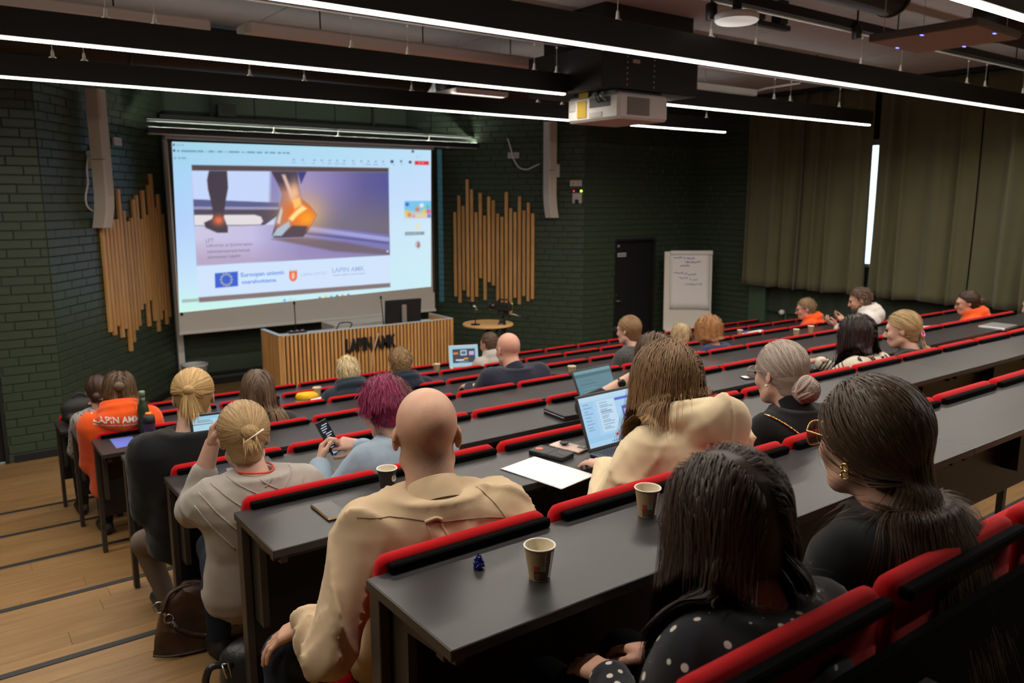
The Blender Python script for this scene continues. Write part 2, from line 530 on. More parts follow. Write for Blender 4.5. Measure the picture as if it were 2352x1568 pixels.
luminaire(5.82, 9.50, Y2, 'second lit linear light from the front, right of the projector box', [px_x(*p, Y2) for p in ((1596, 215), (1777, 240), (1814, 248), (1926, 262))])
luminaire(-1.2, 10.2, Y3, 'third lit linear light from the front, brightest band across the ceiling', [px_x(*p, Y3) for p in ((1180, 20), (1418, 60), (1632, 98), (1736, 118), (1976, 163), (2067, 180), (2219, 205), (2260, 217), (2347, 232))])
luminaire(-1.2, 10.2, Y4, 'lit linear light in the top right corner, nearest the camera', [-0.5, 2.0, 4.5, 6.5, 8.5])
luminaire(2.6, 10.2, 0.06, 'added linear light out of view behind the camera', [4.0, 6.5, 9.0])  # unseen lamp added to light backs and floor from behind
luminaire(2.42, 7.75, 11.0, 'unlit linear light hanging in front of the screen top', [px_x(*p, 11.0) for p in ((629, 296), (777, 303), (986, 313), (1122, 320))], on=False, zl=3.53, top=0.075)
rail(2.42, 7.95, 11.04, 'thin track right above the unlit light at the screen', 3.685)
rail(-1.2, 4.70, Y2, 'track above the second light, left of the projector box', 4.005)
rail(5.75, 9.2, Y2, 'track above the second light, right of the projector box', 4.005)
rail(-1.2, 10.2, Y3, 'long track above the third light, passing the round lamp', 4.005)
# ------------------------------------------------------------------ ducts and pale ceiling units
DUCT = mat('dark_brown_duct', (0.022, 0.014, 0.011), 0.45, 0.2)
def duct(label, p0, p1, r, m=DUCT):
    p0, p1 = Vector(p0), Vector(p1); d = (p1 - p0)
    t = thing('air_duct', label, 'duct', p0, 0, 'round ducts under the ceiling')
    MB().tube([(0, 0, 0), d], r, 28).build('duct_body', m, t, True)
    u = d.normalized()
    for s in (0.02, d.length / 2, d.length - 0.02):
        MB().tube([u * (s - 0.012), u * (s + 0.012)], r + 0.008, 28).build('duct_seam', m, t, True)
    return t
duct('long dark round duct before the green upper wall', (-1.4, 8.0, 4.09), (4.68, 8.0, 4.09), 0.21)
duct('dark round duct cut by the top edge of the picture', (2.8, 3.22, 4.14), (5.72, 3.22, 4.14), 0.145)
duct('dark round duct in the top right corner behind the wood panel', (6.02, 2.6, 3.97), (8.6, 2.6, 3.97), 0.20)
duct('dark duct beyond the projector box', (5.3, 8.6, 4.12), (8.4, 8.6, 4.12), 0.20)
PALE = mat('pale_ceiling_unit', (0.70, 0.66, 0.62), 0.55)
def pale_unit(x0, x1, y, z, h, label):
    t = thing('ventilation_beam', label, 'ventilation unit', ((x0 + x1) / 2, y, z), 0, 'pale ventilation beams')
    w = (x1 - x0) / 2
    MB().box((-w, -0.16, 0), (w, 0.16, h), 0.02).build('casing', PALE, t)
    MB().box((-w + 0.02, -0.10, -0.012), (w - 0.02, 0.10, 0.002), 0.004).build('outlet', GREY, t)
    for s in (-0.6, 0.0, 0.6):
        MB().tube([(w * s, 0, h), (w * s, 0, CEIL_Z - z)], 0.006, 6).build('drop_rod', BLACKM, t)
    return t
pale_unit(-1.3, 1.97, 6.75, 3.99, 0.10, 'pale ventilation beam at the top left')
pale_unit(2.26, 5.62, 6.75, 4.01, 0.11, 'pale ventilation beam left of the projector box')
t = thing('cable_tray', 'white cable tray with socket right of the projector box', 'cable tray', (7.2, 5.9, 3.86), 0)
MB().box((-0.5, -0.07, 0), (0.5, 0.07, 0.07), 0.006).build('tray', WHITE, t)
MB().box((-0.16, -0.10, -0.085), (0.04, 0.02, -0.0), 0.008).build('socket_box', WHITE, t)
MB().tube([(0.5, 0, 0.05), (0.68, -0.05, 0.10), (0.95, -0.3, 0.155)], 0.012, 8).build('cable', WHITE, t, True)
MB().tube([(-0.3, 0, 0.07), (-0.3, 0, CEIL_Z - 3.86)], 0.006, 6).build('drop_rod', WIRE, t)
# round surface lamp
t = thing('round_lamp', 'round white ceiling lamp at the top of the picture', 'ceiling light', at(1692, 42, y=3.55), 0)
MB().lathe([(0.0, -0.03), (0.128, -0.028), (0.14, -0.015)], 40).build('diffuser', mat('lamp_diffuser', (0.8, 0.8, 0.77), 0.4, emit=(1, 0.97, 0.9), estr=0.35), t, True)
MB().lathe([(0.14, -0.015), (0.142, 0.02), (0.125, 0.03), (0.0, 0.031)], 40).build('rim', WHITE, t, True)
MB().tube([(0, 0, 0.03), (0, 0, CEIL_Z - t.location.z)], 0.03, 12).build('stem', BLACKM, t)
# spot on track left of the lamp, hanging arm by the panel, speaker clamps at the ceiling
for (px, py, lab) in ((1634, 25, 'small black spot left of the round lamp'), (1968, 72, 'black clamp arm before the wood panel')):
    p = at(px, py, y=3.7)
    t = thing('track_spot', lab, 'spotlight', p, 0)
    MB().lathe([(0.0, -0.06), (0.036, -0.058), (0.04, 0.04), (0.015, 0.055)], 16).build('spot_body', BLACKM, t, True)
    MB().tube([(0, 0, 0.05), (0, 0, CEIL_Z - p.z)], 0.008, 8).build('stem', BLACKM, t)
p = at(1740, 10, y=4.3)
t = thing('ceiling_bracket', 'black ceiling bracket above the round lamp', 'bracket', p, 0)
for dx in (0.0, 0.30):
    MB().box((dx - 0.05, -0.05, -0.12), (dx + 0.05, 0.05, CEIL_Z - p.z), 0.006).build('post', BLACKM, t)
MB().box((-0.1, -0.03, -0.16), (0.42, 0.03, -0.12), 0.006).build('crossbar', BLACKM, t)
# ceiling microphone panels
MICB = mat('mic_panel_brown', (0.30, 0.20, 0.16), 0.6)
BLUE_LED = mat('blue_led', (0.1, 0.1, 1), 0.4, emit=(0.10, 0.12, 1.0), estr=6.0)
def mic_panel(label, c, a, m, edge):
    t = thing('ceiling_microphone', label, 'ceiling microphone', c, 0)
    MB().box((-a, -a, 0.004), (a, a, 0.05), 0.006).build('frame', edge, t)
    MB().box((-a + 0.012, -a + 0.012, 0.0), (a - 0.012, a - 0.012, 0.006), 0.002).build('face', m, t)
    for sx, sy in ((0, -1), (0, 1), (-1, 0), (1, 0)):
        MB().box((sx * (a - 0.03) - 0.014, sy * (a - 0.03) - 0.006, -0.003), (sx * (a - 0.03) + 0.014, sy * (a - 0.03) + 0.006, 0.001)).build('status_light', BLUE_LED, t)
    for sx in (-1, 1):
        for sy in (-1, 1):
            MB().tube([(sx * a * 0.8, sy * a * 0.8, 0.05), (sx * a * 0.8, sy * a * 0.8, CEIL_Z - c[2])], 0.002, 5).build('wire', WIRE, t)
    return t
mp = mic_panel('square brownish ceiling microphone panel with blue lights, top right', (5.43, 2.69, 3.72), 0.33, MICB, mat('mic_edge_dark', (0.09, 0.07, 0.06), 0.6))
mp.rotation_euler = (0, 0, math.radians(2))
mic_panel('square pale ceiling microphone panel with blue lights, above the screen', (4.9, 7.5, 3.80), 0.33, mat('mic_panel_pale', (0.55, 0.46, 0.44), 0.6), WHITE)
# ------------------------------------------------------------------ projector in its black lift box
t = thing('projector_lift', 'large black box holding the projector under the ceiling', 'lift box', (5.22, 5.55, 3.63), 0)
MB().box((-0.585, -0.50, 0.0), (0.585, 0.5, 0.35), 0.008).build('lower_case', BLACK, t)
MB().box((-0.47, -0.4, 0.35), (0.62, 0.42, CEIL_Z - 3.63), 0.008).build('upper_case', BLACK, t)
for x in (-0.30, 0.02):
    for i in range(7):
        MB().lathe([(0.0, -0.003), (0.008, 0.0)], 8, M=Matrix.Translation((x, -0.502, 0.04 + i * 0.045)) @ Matrix.Rotation(PI / 2, 4, 'X')).build('rivet', GREY, t)
MB().box((-0.24, -0.508, 0.22), (-0.16, -0.50, 0.25)).build('type_plate', GREY, t)
MB().tube([(-0.55, -0.42, 0.36), (-0.66, -0.46, 0.43), (-0.8, -0.5, 0.44), (-0.50, -0.5, 0.5)], 0.014, 8).build('cable', WHITE, t, True)
MB().tube([(-0.7, -0.47, 0.44), (-0.61, -0.5, 0.37), (-0.585, -0.51, 0.28)], 0.012, 8).build('cable', WHITE, t, True)
PROJ = mat('projector_shell', (0.62, 0.59, 0.58), 0.45)
t = thing('projector', 'white ceiling projector with yellow labels below the black box', 'projector', (5.08, 5.0, 3.385), 0)
MB().box((-0.30, 0.0, 0), (0.30, 0.66, 0.215), 0.022).build('body', PROJ, t)
gr = MB().box((-0.20, -0.004, 0.035), (0.06, 0.004, 0.18)).build('rear_grille', BLACK, t)
for i in range(16):
    MB().box((-0.20, -0.009, 0.037 + i * 0.009), (0.06, -0.003, 0.0405 + i * 0.009)).build('grille_bar', GREY, gr)
YEL = mat('yellow_label', (0.40, 0.26, 0.02), 0.6)
MB().box((-0.306, 0.40, 0.035), (-0.299, 0.52, 0.18)).build('yellow_label', YEL, t)
MB().box((-0.306, 0.55, 0.10), (-0.299, 0.63, 0.18)).build('type_plate', GREY, t)
MB().box((-0.304, 0.10, 0.11), (-0.297, 0.36, 0.19)).build('connector_panel', BLACK, t)
MB().box((-0.306, 0.2, 0.03), (-0.299, 0.36, 0.07)).build('connector_plate', GREY, t)
for i in range(3):
    MB().tube([(-0.30, 0.14 + i * 0.05, 0.15), (-0.33, 0.14 + i * 0.05, 0.16), (-0.34, 0.18 + i * 0.03, 0.20), (-0.30, 0.24, 0.25)], 0.006, 6).build('cable', BLACK if i else STEEL, t, True)
MB().box((-0.28, 0.06, 0.21), (0.28, 0.6, 0.244), 0.006).build('mount_plate', mat('blue_black_mount', (0.012, 0.018, 0.024), 0.4), t)
MB().box((-0.306, 0.38, 0.20), (-0.29, 0.5, 0.25)).build('yellow_label', YEL, t)
ln = MB().lathe([(0.07, 0), (0.065, 0.05), (0.05, 0.06), (0.0, 0.055)], 24, M=Matrix.Translation((0, 0.66, 0.11)) @ Matrix.Rotation(-PI / 2, 4, 'X'))
ln.build('lens', SHELL, t, True)
# spill of the projected beam past the right edge of the screen (a thin upright strip of the angled wall)
sp = bpy.data.lights.new('beam_spill', 'SPOT'); sp.energy = 2600; sp.color = (0.22, 0.50, 1.0); sp.spot_size = math.radians(60); sp.spot_blend = 0.0; sp.shadow_soft_size = 0.004
so = obj('beam_spill', sp, t, (0, 0.74, 0.11))
tgt = Vector((6.995, 11.52, 2.32)) - (t.location + Vector((0, 0.74, 0.11)))
so.rotation_euler = tgt.to_track_quat('-Z', 'Y').to_euler()
sp.use_nodes = True
nt = sp.node_tree; em = nt.nodes['Emission']; ge = nt.nodes.new('ShaderNodeTexCoord'); se = nt.nodes.new('ShaderNodeSeparateXYZ'); nt.links.new(ge.outputs['Normal'], se.inputs[0])
def nmath(op, a, b=None):
    n = nt.nodes.new('ShaderNodeMath'); n.operation = op
    for i, v in enumerate((a, b)):
        if v is None: continue
        if isinstance(v, (int, float)): n.inputs[i].default_value = v
        else: nt.links.new(v, n.inputs[i])
    return n.outputs[0]
hx = nmath('ABSOLUTE', nmath('DIVIDE', se.outputs[0], se.outputs[2])); hz = nmath('ABSOLUTE', nmath('DIVIDE', se.outputs[1], se.outputs[2]))
nt.links.new(nmath('MULTIPLY', nmath('LESS_THAN', hx, 0.0055), nmath('LESS_THAN', hz, 0.20)), em.inputs['Strength'])
# ------------------------------------------------------------------ rows of desks and tip-up seats
ROWN = {6: 'front row', 5: 'second row from the stage', 4: 'third row from the stage', 3: 'fourth row from the stage', 2: 'fifth row from the stage', 1: 'sixth row from the stage', 0: 'seventh row from the stage', -1: 'rearmost row'}
DEEP = mat('shaded_black', (0.002, 0.002, 0.002), 0.9, spec=0.05)  # black with the shade at the rearmost row put into its colour
DEPTH = 0.364
SW = 0.52
def make_desk(L, first):
    """origin: far left corner of the top, on the tread"""
    t = thing('desk', 'desk', 'desk')
    top = MB().box((0, -DEPTH, 0.714), (L, 0, 0.74), 0.002).build('tabletop', LAMINATE, t)
    if first:
        MB().box((-0.0012, -DEPTH + 0.002, 0.7155), (0.0008, -0.002, 0.7385)).build('edge_band', EDGE, top)
    MB().box((0.012, -0.048, 0.24), (L - 0.004, -0.028, 0.714), 0.002).build('front_panel', BLACKM, t)
    MB().box((0.004, -0.052, 0.0), (0.030, -0.004, 0.714), 0.002).build('leg', EDGE if first else BLACKM, t)
    MB().box((0.02, -0.30, 0.675), (L - 0.02, -0.27, 0.714), 0.002).build('apron', BLACKM, t)
    n = max(2, round(L / 1.04) + 1)
    for i in range(n):
        x = 0.035 + (L - 0.09) * i / (n - 1)
        b = MB().prism([(0.0, 0.0), (-0.27, 0.0), (-0.27, -0.04), (-0.075, -0.06), (-0.075, -0.34), (0.0, -0.34)], 0.022, Matrix(((0, 0, 1, x), (1, 0, 0, -0.050), (0, 1, 0, 0.714), (0, 0, 0, 1))))
        b.build('bracket', EDGE if (first and i == 0) else BLACKM, t)
    if first is False:
        pass
    return t
def make_seat():
    """origin: on the line of the desk's far edge, at desk-top height, left end of the seat"""
    t = thing('auditorium_seat', 'seat', 'seat')
    w = SW - 0.026
    # upholstered back: rounded bar on top, pad below
    prof = [(-0.014, 0.020), (-0.010, 0.030), (0.000, 0.0355), (0.012, 0.0345), (0.022, 0.027), (0.028, 0.014), (0.030, -0.02), (0.036, -0.16), (0.034, -0.30), (0.022, -0.33), (-0.004, -0.33), (-0.014, -0.30)]
    n = len(prof)
    secs = [(0.0, 0.55, -0.016), (0.006, 0.84, -0.007), (0.02, 1.0, -0.001), (0.045, 1.0, 0.0), (w * 0.5, 1.0, 0.0), (w - 0.045, 1.0, 0.0), (w - 0.02, 1.0, -0.001), (w - 0.006, 0.84, -0.007), (w, 0.55, -0.016)]
    vs = []; fs = []
    for (x, s, dz) in secs:
        for (y, z) in prof:
            vs.append((x, 0.0165 + 0.008 + (y - 0.008) * s, z * (1 if z < 0 else s) + (dz if z > 0 else -dz * 0.5)))
    for i in range(len(secs) - 1):
        for k in range(n):
            k2 = (k + 1) % n
            fs.append((i * n + k, (i + 1) * n + k, (i + 1) * n + k2, i * n + k2))
    fs.append(tuple(range(n))); fs.append(tuple((len(secs) - 1) * n + k for k in range(n - 1, -1, -1)))
    MB().add(vs, fs).build('backrest', RED, t, True)
    sh = MB().box((0.020, -0.022, 0.0006), (w - 0.006, 0.003, 0.0235), 0.004)
    sh.build('back_shell', SHELL, t)
    # tipped-up seat pad
    pad = MB()
    pp = [(0.06, -0.42), (0.085, -0.43), (0.125, -0.40), (0.17, -0.16), (0.165, -0.09), (0.145, -0.075), (0.12, -0.08), (0.10, -0.14), (0.065, -0.34)]
    m2 = len(pp); vs = []; fs = []
    for (x, s) in ((0.02, 0.8), (0.035, 1.0), (w - 0.035, 1.0), (w - 0.02, 0.8)):
        cy = sum(p[0] for p in pp) / m2; cz = sum(p[1] for p in pp) / m2
        for (y, z) in pp: vs.append((x, cy + (y - cy) * s, cz + (z - cz) * s))
    for i in range(3):
        for k in range(m2):
            k2 = (k + 1) % m2
            fs.append((i * m2 + k, (i + 1) * m2 + k, (i + 1) * m2 + k2, i * m2 + k2))
    fs.append(tuple(range(m2))); fs.append(tuple(3 * m2 + k for k in range(m2 - 1, -1, -1)))
    pad.add(vs, fs).build('seat_pad', RED, t, True)
    for x in (0.035, w - 0.055):
        MB().box((x, 0.03, -0.47), (x + 0.02, 0.10, -0.33), 0.003).build('hinge_arm', BLACKM, t)
    MB().box((w / 2 - 0.02, 0.004, -0.9), (w / 2 + 0.02, 0.034, -0.30), 0.003).build('leg', BLACKM, t)
    MB().box((w / 2 - 0.035, 0.112, -0.9), (w / 2 + 0.035, 0.19, -0.885), 0.003).build('foot_plate', BLACKM, t)
    return t
def make_seat_open():
    """the same seat with its pad folded down (someone sits on it)"""
    t = copy_tree(seat0)
    for ch in list(t.children):
        if ch.name.startswith('seat_pad'):
            bpy.data.objects.remove(ch)
    w = SW - 0.026
    pad = MB(); vs = []; fs = []
    pp = [(0.045, -0.44), (0.06, -0.465), (0.12, -0.49), (0.30, -0.495), (0.42, -0.48), (0.455, -0.455), (0.445, -0.435), (0.40, -0.425), (0.2, -0.435), (0.07, -0.43)]
    m2 = len(pp)
    for (x, s) in ((0.02, 0.8), (0.035, 1.0), (w - 0.035, 1.0), (w - 0.02, 0.8)):
        for (y, z) in pp: vs.append((x, 0.25 + (y - 0.25) * (0.9 + 0.1 * s), -0.46 + (z + 0.46) * s))
    for i in range(3):
        for k in range(m2):
            k2 = (k + 1) % m2
            fs.append((i * m2 + k, (i + 1) * m2 + k, (i + 1) * m2 + k2, i * m2 + k2))
    fs.append(tuple(range(m2))); fs.append(tuple(3 * m2 + k for k in range(m2 - 1, -1, -1)))
    pad.add(vs, fs).build('seat_pad', RED, t, True)
    return t
seat0 = make_seat()
seat1 = make_seat_open()
XEND = {6: 17, 5: 17, 4: 17, 3: 17, 2: 15, 1: 14, 0: 9, -1: 6}
OCC = {0: [0, 2, 3], 1: [0, 1, 4, 7, 8, 12], 2: [0, 14], 3: [1, 5, 7, 8, 9, 14], 4: [0, 3, 4, 15], 5: [0, 7], -1: [0, 1], 6: []}
seat_used = [False, False]
def put_seat(k, i):
    occ = i in OCC[k]
    src = seat1 if occ else seat0
    if seat_used[occ]:
        s = copy_tree(src)
    else:
        s = src; seat_used[occ] = True
    s.location = (X0 + 0.02 + 0.013 + SW * i, DY(k) + (0.065 if k < 0 else 0), DZ(k))
    if k < 0:
        for ch in s.children:
            if ch.name.startswith('back_shell'):
                if not ch.data.name.startswith('back_shell_shaded'):
                    ch.data = ch.data.copy(); ch.data.name = 'back_shell_shaded'; ch.data.materials[0] = DEEP  # shell colour darkened to stand for shade
    s['label'] = f"{'occupied' if occ else 'empty'} red auditorium seat, {ORD[i + 1]} from the stairs in the {ROWN[k]}"
    s['group'] = 'red tip-up seats in the ' + ROWN[k]
    return s
for k in range(-1, 7):
    for i in range(XEND[k] + 1):
        put_seat(k, i)
desk_first = make_desk(2.131, True)
desk_mid = make_desk(2.08, False)
desk_end = make_desk(1.06, False)
used = set()
def put_desk(k, j, src, x):
    if src.name in used: d = copy_tree(src)
    else: d = src; used.add(src.name)
    d.location = (x, DY(k), DZ(k) - 0.74)
    d['label'] = f"black laminate desk section, {ORD[j + 1]} from the stairs, behind the {ROWN[k]} seats"
    d['group'] = 'black desk rows'
    return d
NSEC = {0: 3, 1: 4, 2: 5, 3: 5, 4: 5, 5: 5, 6: 5}
for k in range(0, 7):
    x = X0
    for j in range(NSEC[k]):
        if j == 0: put_desk(k, j, desk_first, x); x += 2.131
        elif j < 4: put_desk(k, j, desk_mid, x); x += 2.08
        else: put_desk(k, j, desk_end, x); x += 1.06
# black ledge behind the rearmost seats, with small grey hinge plates at the seat gaps
t = thing('rear_counter', 'black counter behind the rearmost seats with small grey plates', 'counter', (X0, DY(-1) + 0.065, TZ(-1)), 0)
MB().box((0, -0.05, 0.0), (3.4, -0.032, 0.70), 0.003).build('back_panel', DEEP, t)
for i in range(1, 4):
    MB().box((SW * i + 0.03, -0.12, 0.60), (SW * i + 0.07, -0.05, 0.612), 0.002).build('plate', BLACK, t)
    MB().box((SW * i + 0.035, -0.12, 0.611), (SW * i + 0.065, -0.095, 0.615), 0.001).build('grey_tip', GREY, t)
# ------------------------------------------------------------------ projection screen
def lin(c): 
    c = np.asarray(c, float) / 255.0
    return np.where(c <= 0.04045, c / 12.92, ((c + 0.055) / 1.055) ** 2.4)
def inside(P, poly, soft=5.0):
    """soft mask of a polygon (crop coordinates), P[...,2]"""
    x, y = P[..., 0], P[..., 1]
    n = len(poly); ins = np.zeros(x.shape, bool); d = np.full(x.shape, 1e9)
    for i in range(n):
        x0, y0 = poly[i]; x1, y1 = poly[(i + 1) % n]
        if y0 != y1:
            c = ((y0 > y) != (y1 > y)) & (x < (x1 - x0) * (y - y0) / (y1 - y0) + x0)
            ins ^= c
        dx, dy = x1 - x0, y1 - y0
        t = np.clip(((x - x0) * dx + (y - y0) * dy) / (dx * dx + dy * dy + 1e-9), 0, 1)
        d = np.minimum(d, np.hypot(x - x0 - t * dx, y - y0 - t * dy))
    s = np.where(ins, d, -d)
    return np.clip(0.5 + s / (2 * soft), 0, 1)
def blob(P, c, rx, ry=None, p=2.0):
    ry = ry or rx
    return np.exp(-(((P[..., 0] - c[0]) / rx) ** 2 + ((P[..., 1] - c[1]) / ry) ** 2) ** (p / 2))
def paint(P):
    X, Y = P[..., 0], P[..., 1]
    img = np.zeros(P.shape[:-1] + (3,))
    def put(m, c):
        nonlocal img
        c = np.asarray(c, float)
        if c.ndim == 1: c = c[None, None, :]
        img = img * (1 - m[..., None]) + c * m[..., None]
    def grad(stops, t):
        t = np.clip(t, 0, 1)
        xs = [s[0] for s in stops]
        return np.stack([np.interp(t, xs, [s[1][k] for s in stops]) for k in range(3)], -1)
    one = np.ones(X.shape)
    left = grad([(0, (160, 212, 232)), (0.2, (168, 212, 246)), (0.5, (178, 208, 250)), (0.85, (196, 228, 248)), (1, (200, 244, 232))], (Y - 90) / 1250)
    right = grad([(0, (186, 224, 246)), (0.3, (200, 222, 252)), (0.55, (205, 232, 248)), (1, (200, 236, 244))], (Y - 130) / 1080)
    w = np.clip((X - 60) / 1950, 0, 1)[..., None]
    put(one, left * (1 - w) + right * w)
    # white slide sheet
    put(inside(P, [(228, 258), (1706, 280), (1720, 1145), (280, 1250)], 4), (206, 226, 251))
    # picture
    pic = [(228, 300), (1706, 312), (1715, 932), (268, 1012)]
    a = grad([(0, (168, 152, 198)), (0.35, (140, 128, 180)), (0.75, (98, 92, 148)), (1, (84, 86, 150))], (X - 1000) / 700)
    b = grad([(0, (118, 112, 140)), (1, (112, 104, 122))], (X - 1000) / 700)
    ww = np.clip((Y - 430) / 260, 0, 1)[..., None]
    pcol = a * (1 - ww) + b * ww
    m = inside(P, pic, 4)
    put(m, pcol)
    put(m * np.clip((900 - X) / 60, 0, 1), (196, 214, 250))
    put(m * inside(P, [(1020, 300), (1095, 300), (1050, 400), (1035, 350)], 5), (60, 64, 128))
    put(m * inside(P, [(820, 300), (880, 300), (900, 560), (815, 540)], 14), (140, 136, 190))
    put(m * inside(P, [(240, 515), (885, 540), (885, 575), (240, 572)], 5), (92, 94, 142))
    put(m * inside(P, [(240, 572), (885, 575), (885, 592), (240, 590)], 4), (150, 146, 180))
    put(m * inside(P, [(240, 590), (885, 592), (870, 640), (760, 720), (240, 715)], 4), (82, 74, 90))
    put(m * inside(P, [(245, 632), (700, 630), (750, 645), (765, 680), (745, 705), (245, 712)], 5), (226, 220, 224))
    fl_ = inside(P, [(245, 722), (830, 705), (1130, 715), (1715, 780), (1715, 932), (268, 1012)], 5) * m
    put(fl_, grad([(0, (205, 198, 226)), (0.3, (196, 190, 226)), (0.55, (140, 134, 196)), (1, (112, 112, 178))], (X - 250) / 1450))
    put(fl_ * np.clip((Y - 800 - (X - 300) * 0.02) / 160, 0, 1) * 0.6, (168, 146, 178))
    put(fl_ * inside(P, [(1110, 722), (1712, 800), (1712, 832), (1090, 745)], 5), (160, 160, 216))
    put(fl_ * inside(P, [(1085, 760), (1712, 838), (1712, 850), (1060, 775)], 4), (92, 88, 140))
    put(fl_ * inside(P, [(830, 812), (1060, 800), (1400, 838), (1715, 900), (1715, 932), (1300, 905)], 10), (112, 98, 114))
    leg = inside(P, [(360, 296), (345, 370), (352, 440), (376, 540), (392, 630), (384, 662), (322, 690), (335, 728), (420, 765), (500, 765), (500, 725), (470, 650), (482, 540), (502, 430), (494, 296)], 5)
    put(m * leg, (68, 60, 72))
    put(m * leg * blob(P, (432, 672), 45, 38), (232, 112, 70))
    rl = inside(P, [(822, 300), (872, 392), (912, 480), (896, 560), (862, 680), (832, 785), (850, 803), (960, 800), (1065, 795), (1112, 735), (1166, 632), (1112, 560), (1050, 512), (1034, 420), (1022, 300)], 5)
    put(m * (1 - rl) * blob(P, (1070, 620), 170, 150) * 0.75, (245, 190, 120))
    put(m * rl, (72, 62, 78))
    put(m * rl * np.clip((Y - 380) / 90, 0, 1) * np.clip((760 - Y) / 60, 0, 1), (186, 128, 108))
    put(m * rl * inside(P, [(905, 330), (930, 330), (1010, 520), (985, 540)], 8), (226, 190, 176))
    put(m * rl * blob(P, (1000, 470), 40, 90), (240, 190, 150))
    put(m * rl * blob(P, (1040, 630), 130, 105, 3), (236, 110, 34))
    put(m * rl * blob(P, (1090, 660), 70, 60), (255, 160, 40))
    put(m * rl * inside(P, [(955, 660), (1010, 600), (1060, 560), (1095, 585), (1030, 630), (985, 680)], 9), (255, 226, 150))
    put(m * rl * inside(P, [(985, 520), (1040, 500), (1055, 560), (1000, 590)], 10), (255, 196, 110))
    put(m * rl * inside(P, [(832, 790), (868, 735), (962, 676), (968, 716), (905, 790)], 7), (176, 190, 206))
    put(m * rl * inside(P, [(868, 690), (900, 570), (912, 600), (890, 700)], 6), (206, 206, 200))
    put(m * rl * inside(P, [(905, 795), (985, 712), (1100, 716), (1062, 798)], 8), (84, 70, 78))
    put(inside(P, [(228, 257), (1706, 280), (1706, 312), (232, 298)], 4), (84, 72, 76))
    put(inside(P, [(280, 1250), (1718, 1142), (1720, 1173), (286, 1288)], 4), (128, 112, 112))
    put(inside(P, [(156, 1266), (282, 1258), (282, 1280), (158, 1290)], 4), (158, 184, 178))
    # EU flag
    fg = inside(P, [(403, 1070), (575, 1056), (577, 1165), (406, 1180)], 4)
    put(fg, (56, 92, 206))
    for k in range(12):
        an = 2 * PI * k / 12
        put(blob(P, (490 + 40 * math.cos(an), 1117 + 42 * math.sin(an)), 8), (206, 206, 150))
    # crest of the regional council
    put(inside(P, [(960, 1054), (1020, 1050), (1020, 1104), (1006, 1124), (990, 1131), (974, 1124), (962, 1106)], 3), (236, 104, 66))
    put(inside(P, [(980, 1066), (1000, 1064), (1004, 1100), (990, 1116), (977, 1102)], 4), (236, 190, 160))
    for x in (968, 982, 997, 1012): put(blob(P, (x, 1046), 4, 6), (200, 200, 190))
    # window bar
    for (x, y, r, c) in ((95, 106, 9, (60, 90, 170)), (98, 149, 9, (40, 50, 70)), (104, 206, 9, (120, 160, 190)), (1888, 156, 10, (60, 70, 80)), (1732, 232, 12, (44, 60, 86)), (1800, 230, 9, (90, 120, 150)), (1868, 236, 11, (44, 60, 86)), (1698, 905, 8, (220, 230, 245))):
        put(blob(P, (x, y), r, r, 4), c)
    def dashes(x0, y0, x1, y1, h, c, seed, dens=0.62):
        r = np.random.default_rng(seed)
        t = (X - x0) / (x1 - x0)
        yy = y0 + (y1 - y0) * t
        cells = np.floor((X - x0) / 9).astype(int)
        tab = r.random(400) < dens
        on = tab[np.clip(cells, 0, 399)] & (t >= 0) & (t <= 1)
        put(on * np.exp(-((Y - yy) / h) ** 4) * 0.8, c)
    dashes(118, 108, 172, 109, 6, (120, 170, 196), 1); dashes(120, 152, 965, 168, 7, (92, 138, 170), 2, 0.75); dashes(126, 206, 190, 207, 7, (110, 160, 190), 3)
    for i, x in enumerate((995, 1063, 1150, 1205, 1265, 1320, 1375, 1440, 1502, 1555, 1610, 1665)):
        y = 218 + (x - 995) * 0.022
        put(blob(P, (x, y), 9, 8, 4) * 0.75, (130, 150, 196)); dashes(x - 18, y + 23, x + 18, y + 23, 5, (150, 180, 215), 20 + i)
    dashes(1715, 256, 1750, 256, 5, (130, 160, 200), 40); dashes(1780, 254, 1818, 255, 5, (140, 170, 210), 41); dashes(1905, 194, 1976, 196, 5, (140, 200, 205), 42)
    put(inside(P, [(1903, 228), (2008, 230), (2008, 257), (1903, 255)], 4), (222, 44, 56))
    dashes(1920, 241, 1972, 242, 5, (245, 150, 150), 43)
    # participant pictures
    pm = inside(P, [(1824, 528), (2030, 526), (2028, 655), (1828, 656)], 4)
    put(pm, (120, 196, 236)); put(pm * np.clip((Y - 590) / 40, 0, 1), (222, 206, 176))
    for (x, y, r, c) in ((1846, 553, 14, (40, 80, 190)), (1842, 610, 16, (245, 200, 50)), (1862, 632, 16, (230, 120, 60)), (1922, 592, 16, (226, 110, 80)), (1925, 570, 9, (240, 150, 90)), (1975, 605, 18, (246, 200, 70)), (2006, 606, 18, (230, 80, 150)), (2010, 640, 15, (90, 110, 220)), (1895, 640, 14, (190, 150, 220)), (1955, 560, 16, (250, 250, 250)), (2000, 570, 12, (90, 190, 120))):
        put(pm * blob(P, (x, y), r, r, 3) * 0.9, c)
    put(blob(P, (1925, 720), 18, 18, 4), (240, 226, 150)); put(blob(P, (1925, 720), 10, 10, 4), (206, 226, 226))
    put(inside(P, [(1830, 760), (1974, 757), (1974, 780), (1830, 785)], 4), (136, 152, 160)); dashes(1840, 773, 1966, 769, 4, (180, 200, 205), 44)
    put(blob(P, (1926, 856), 18, 26, 4), (150, 110, 112)); put(blob(P, (1916, 852), 9, 18, 4), (206, 190, 196)); put(blob(P, (1912, 880), 12, 8, 4), (222, 226, 240))
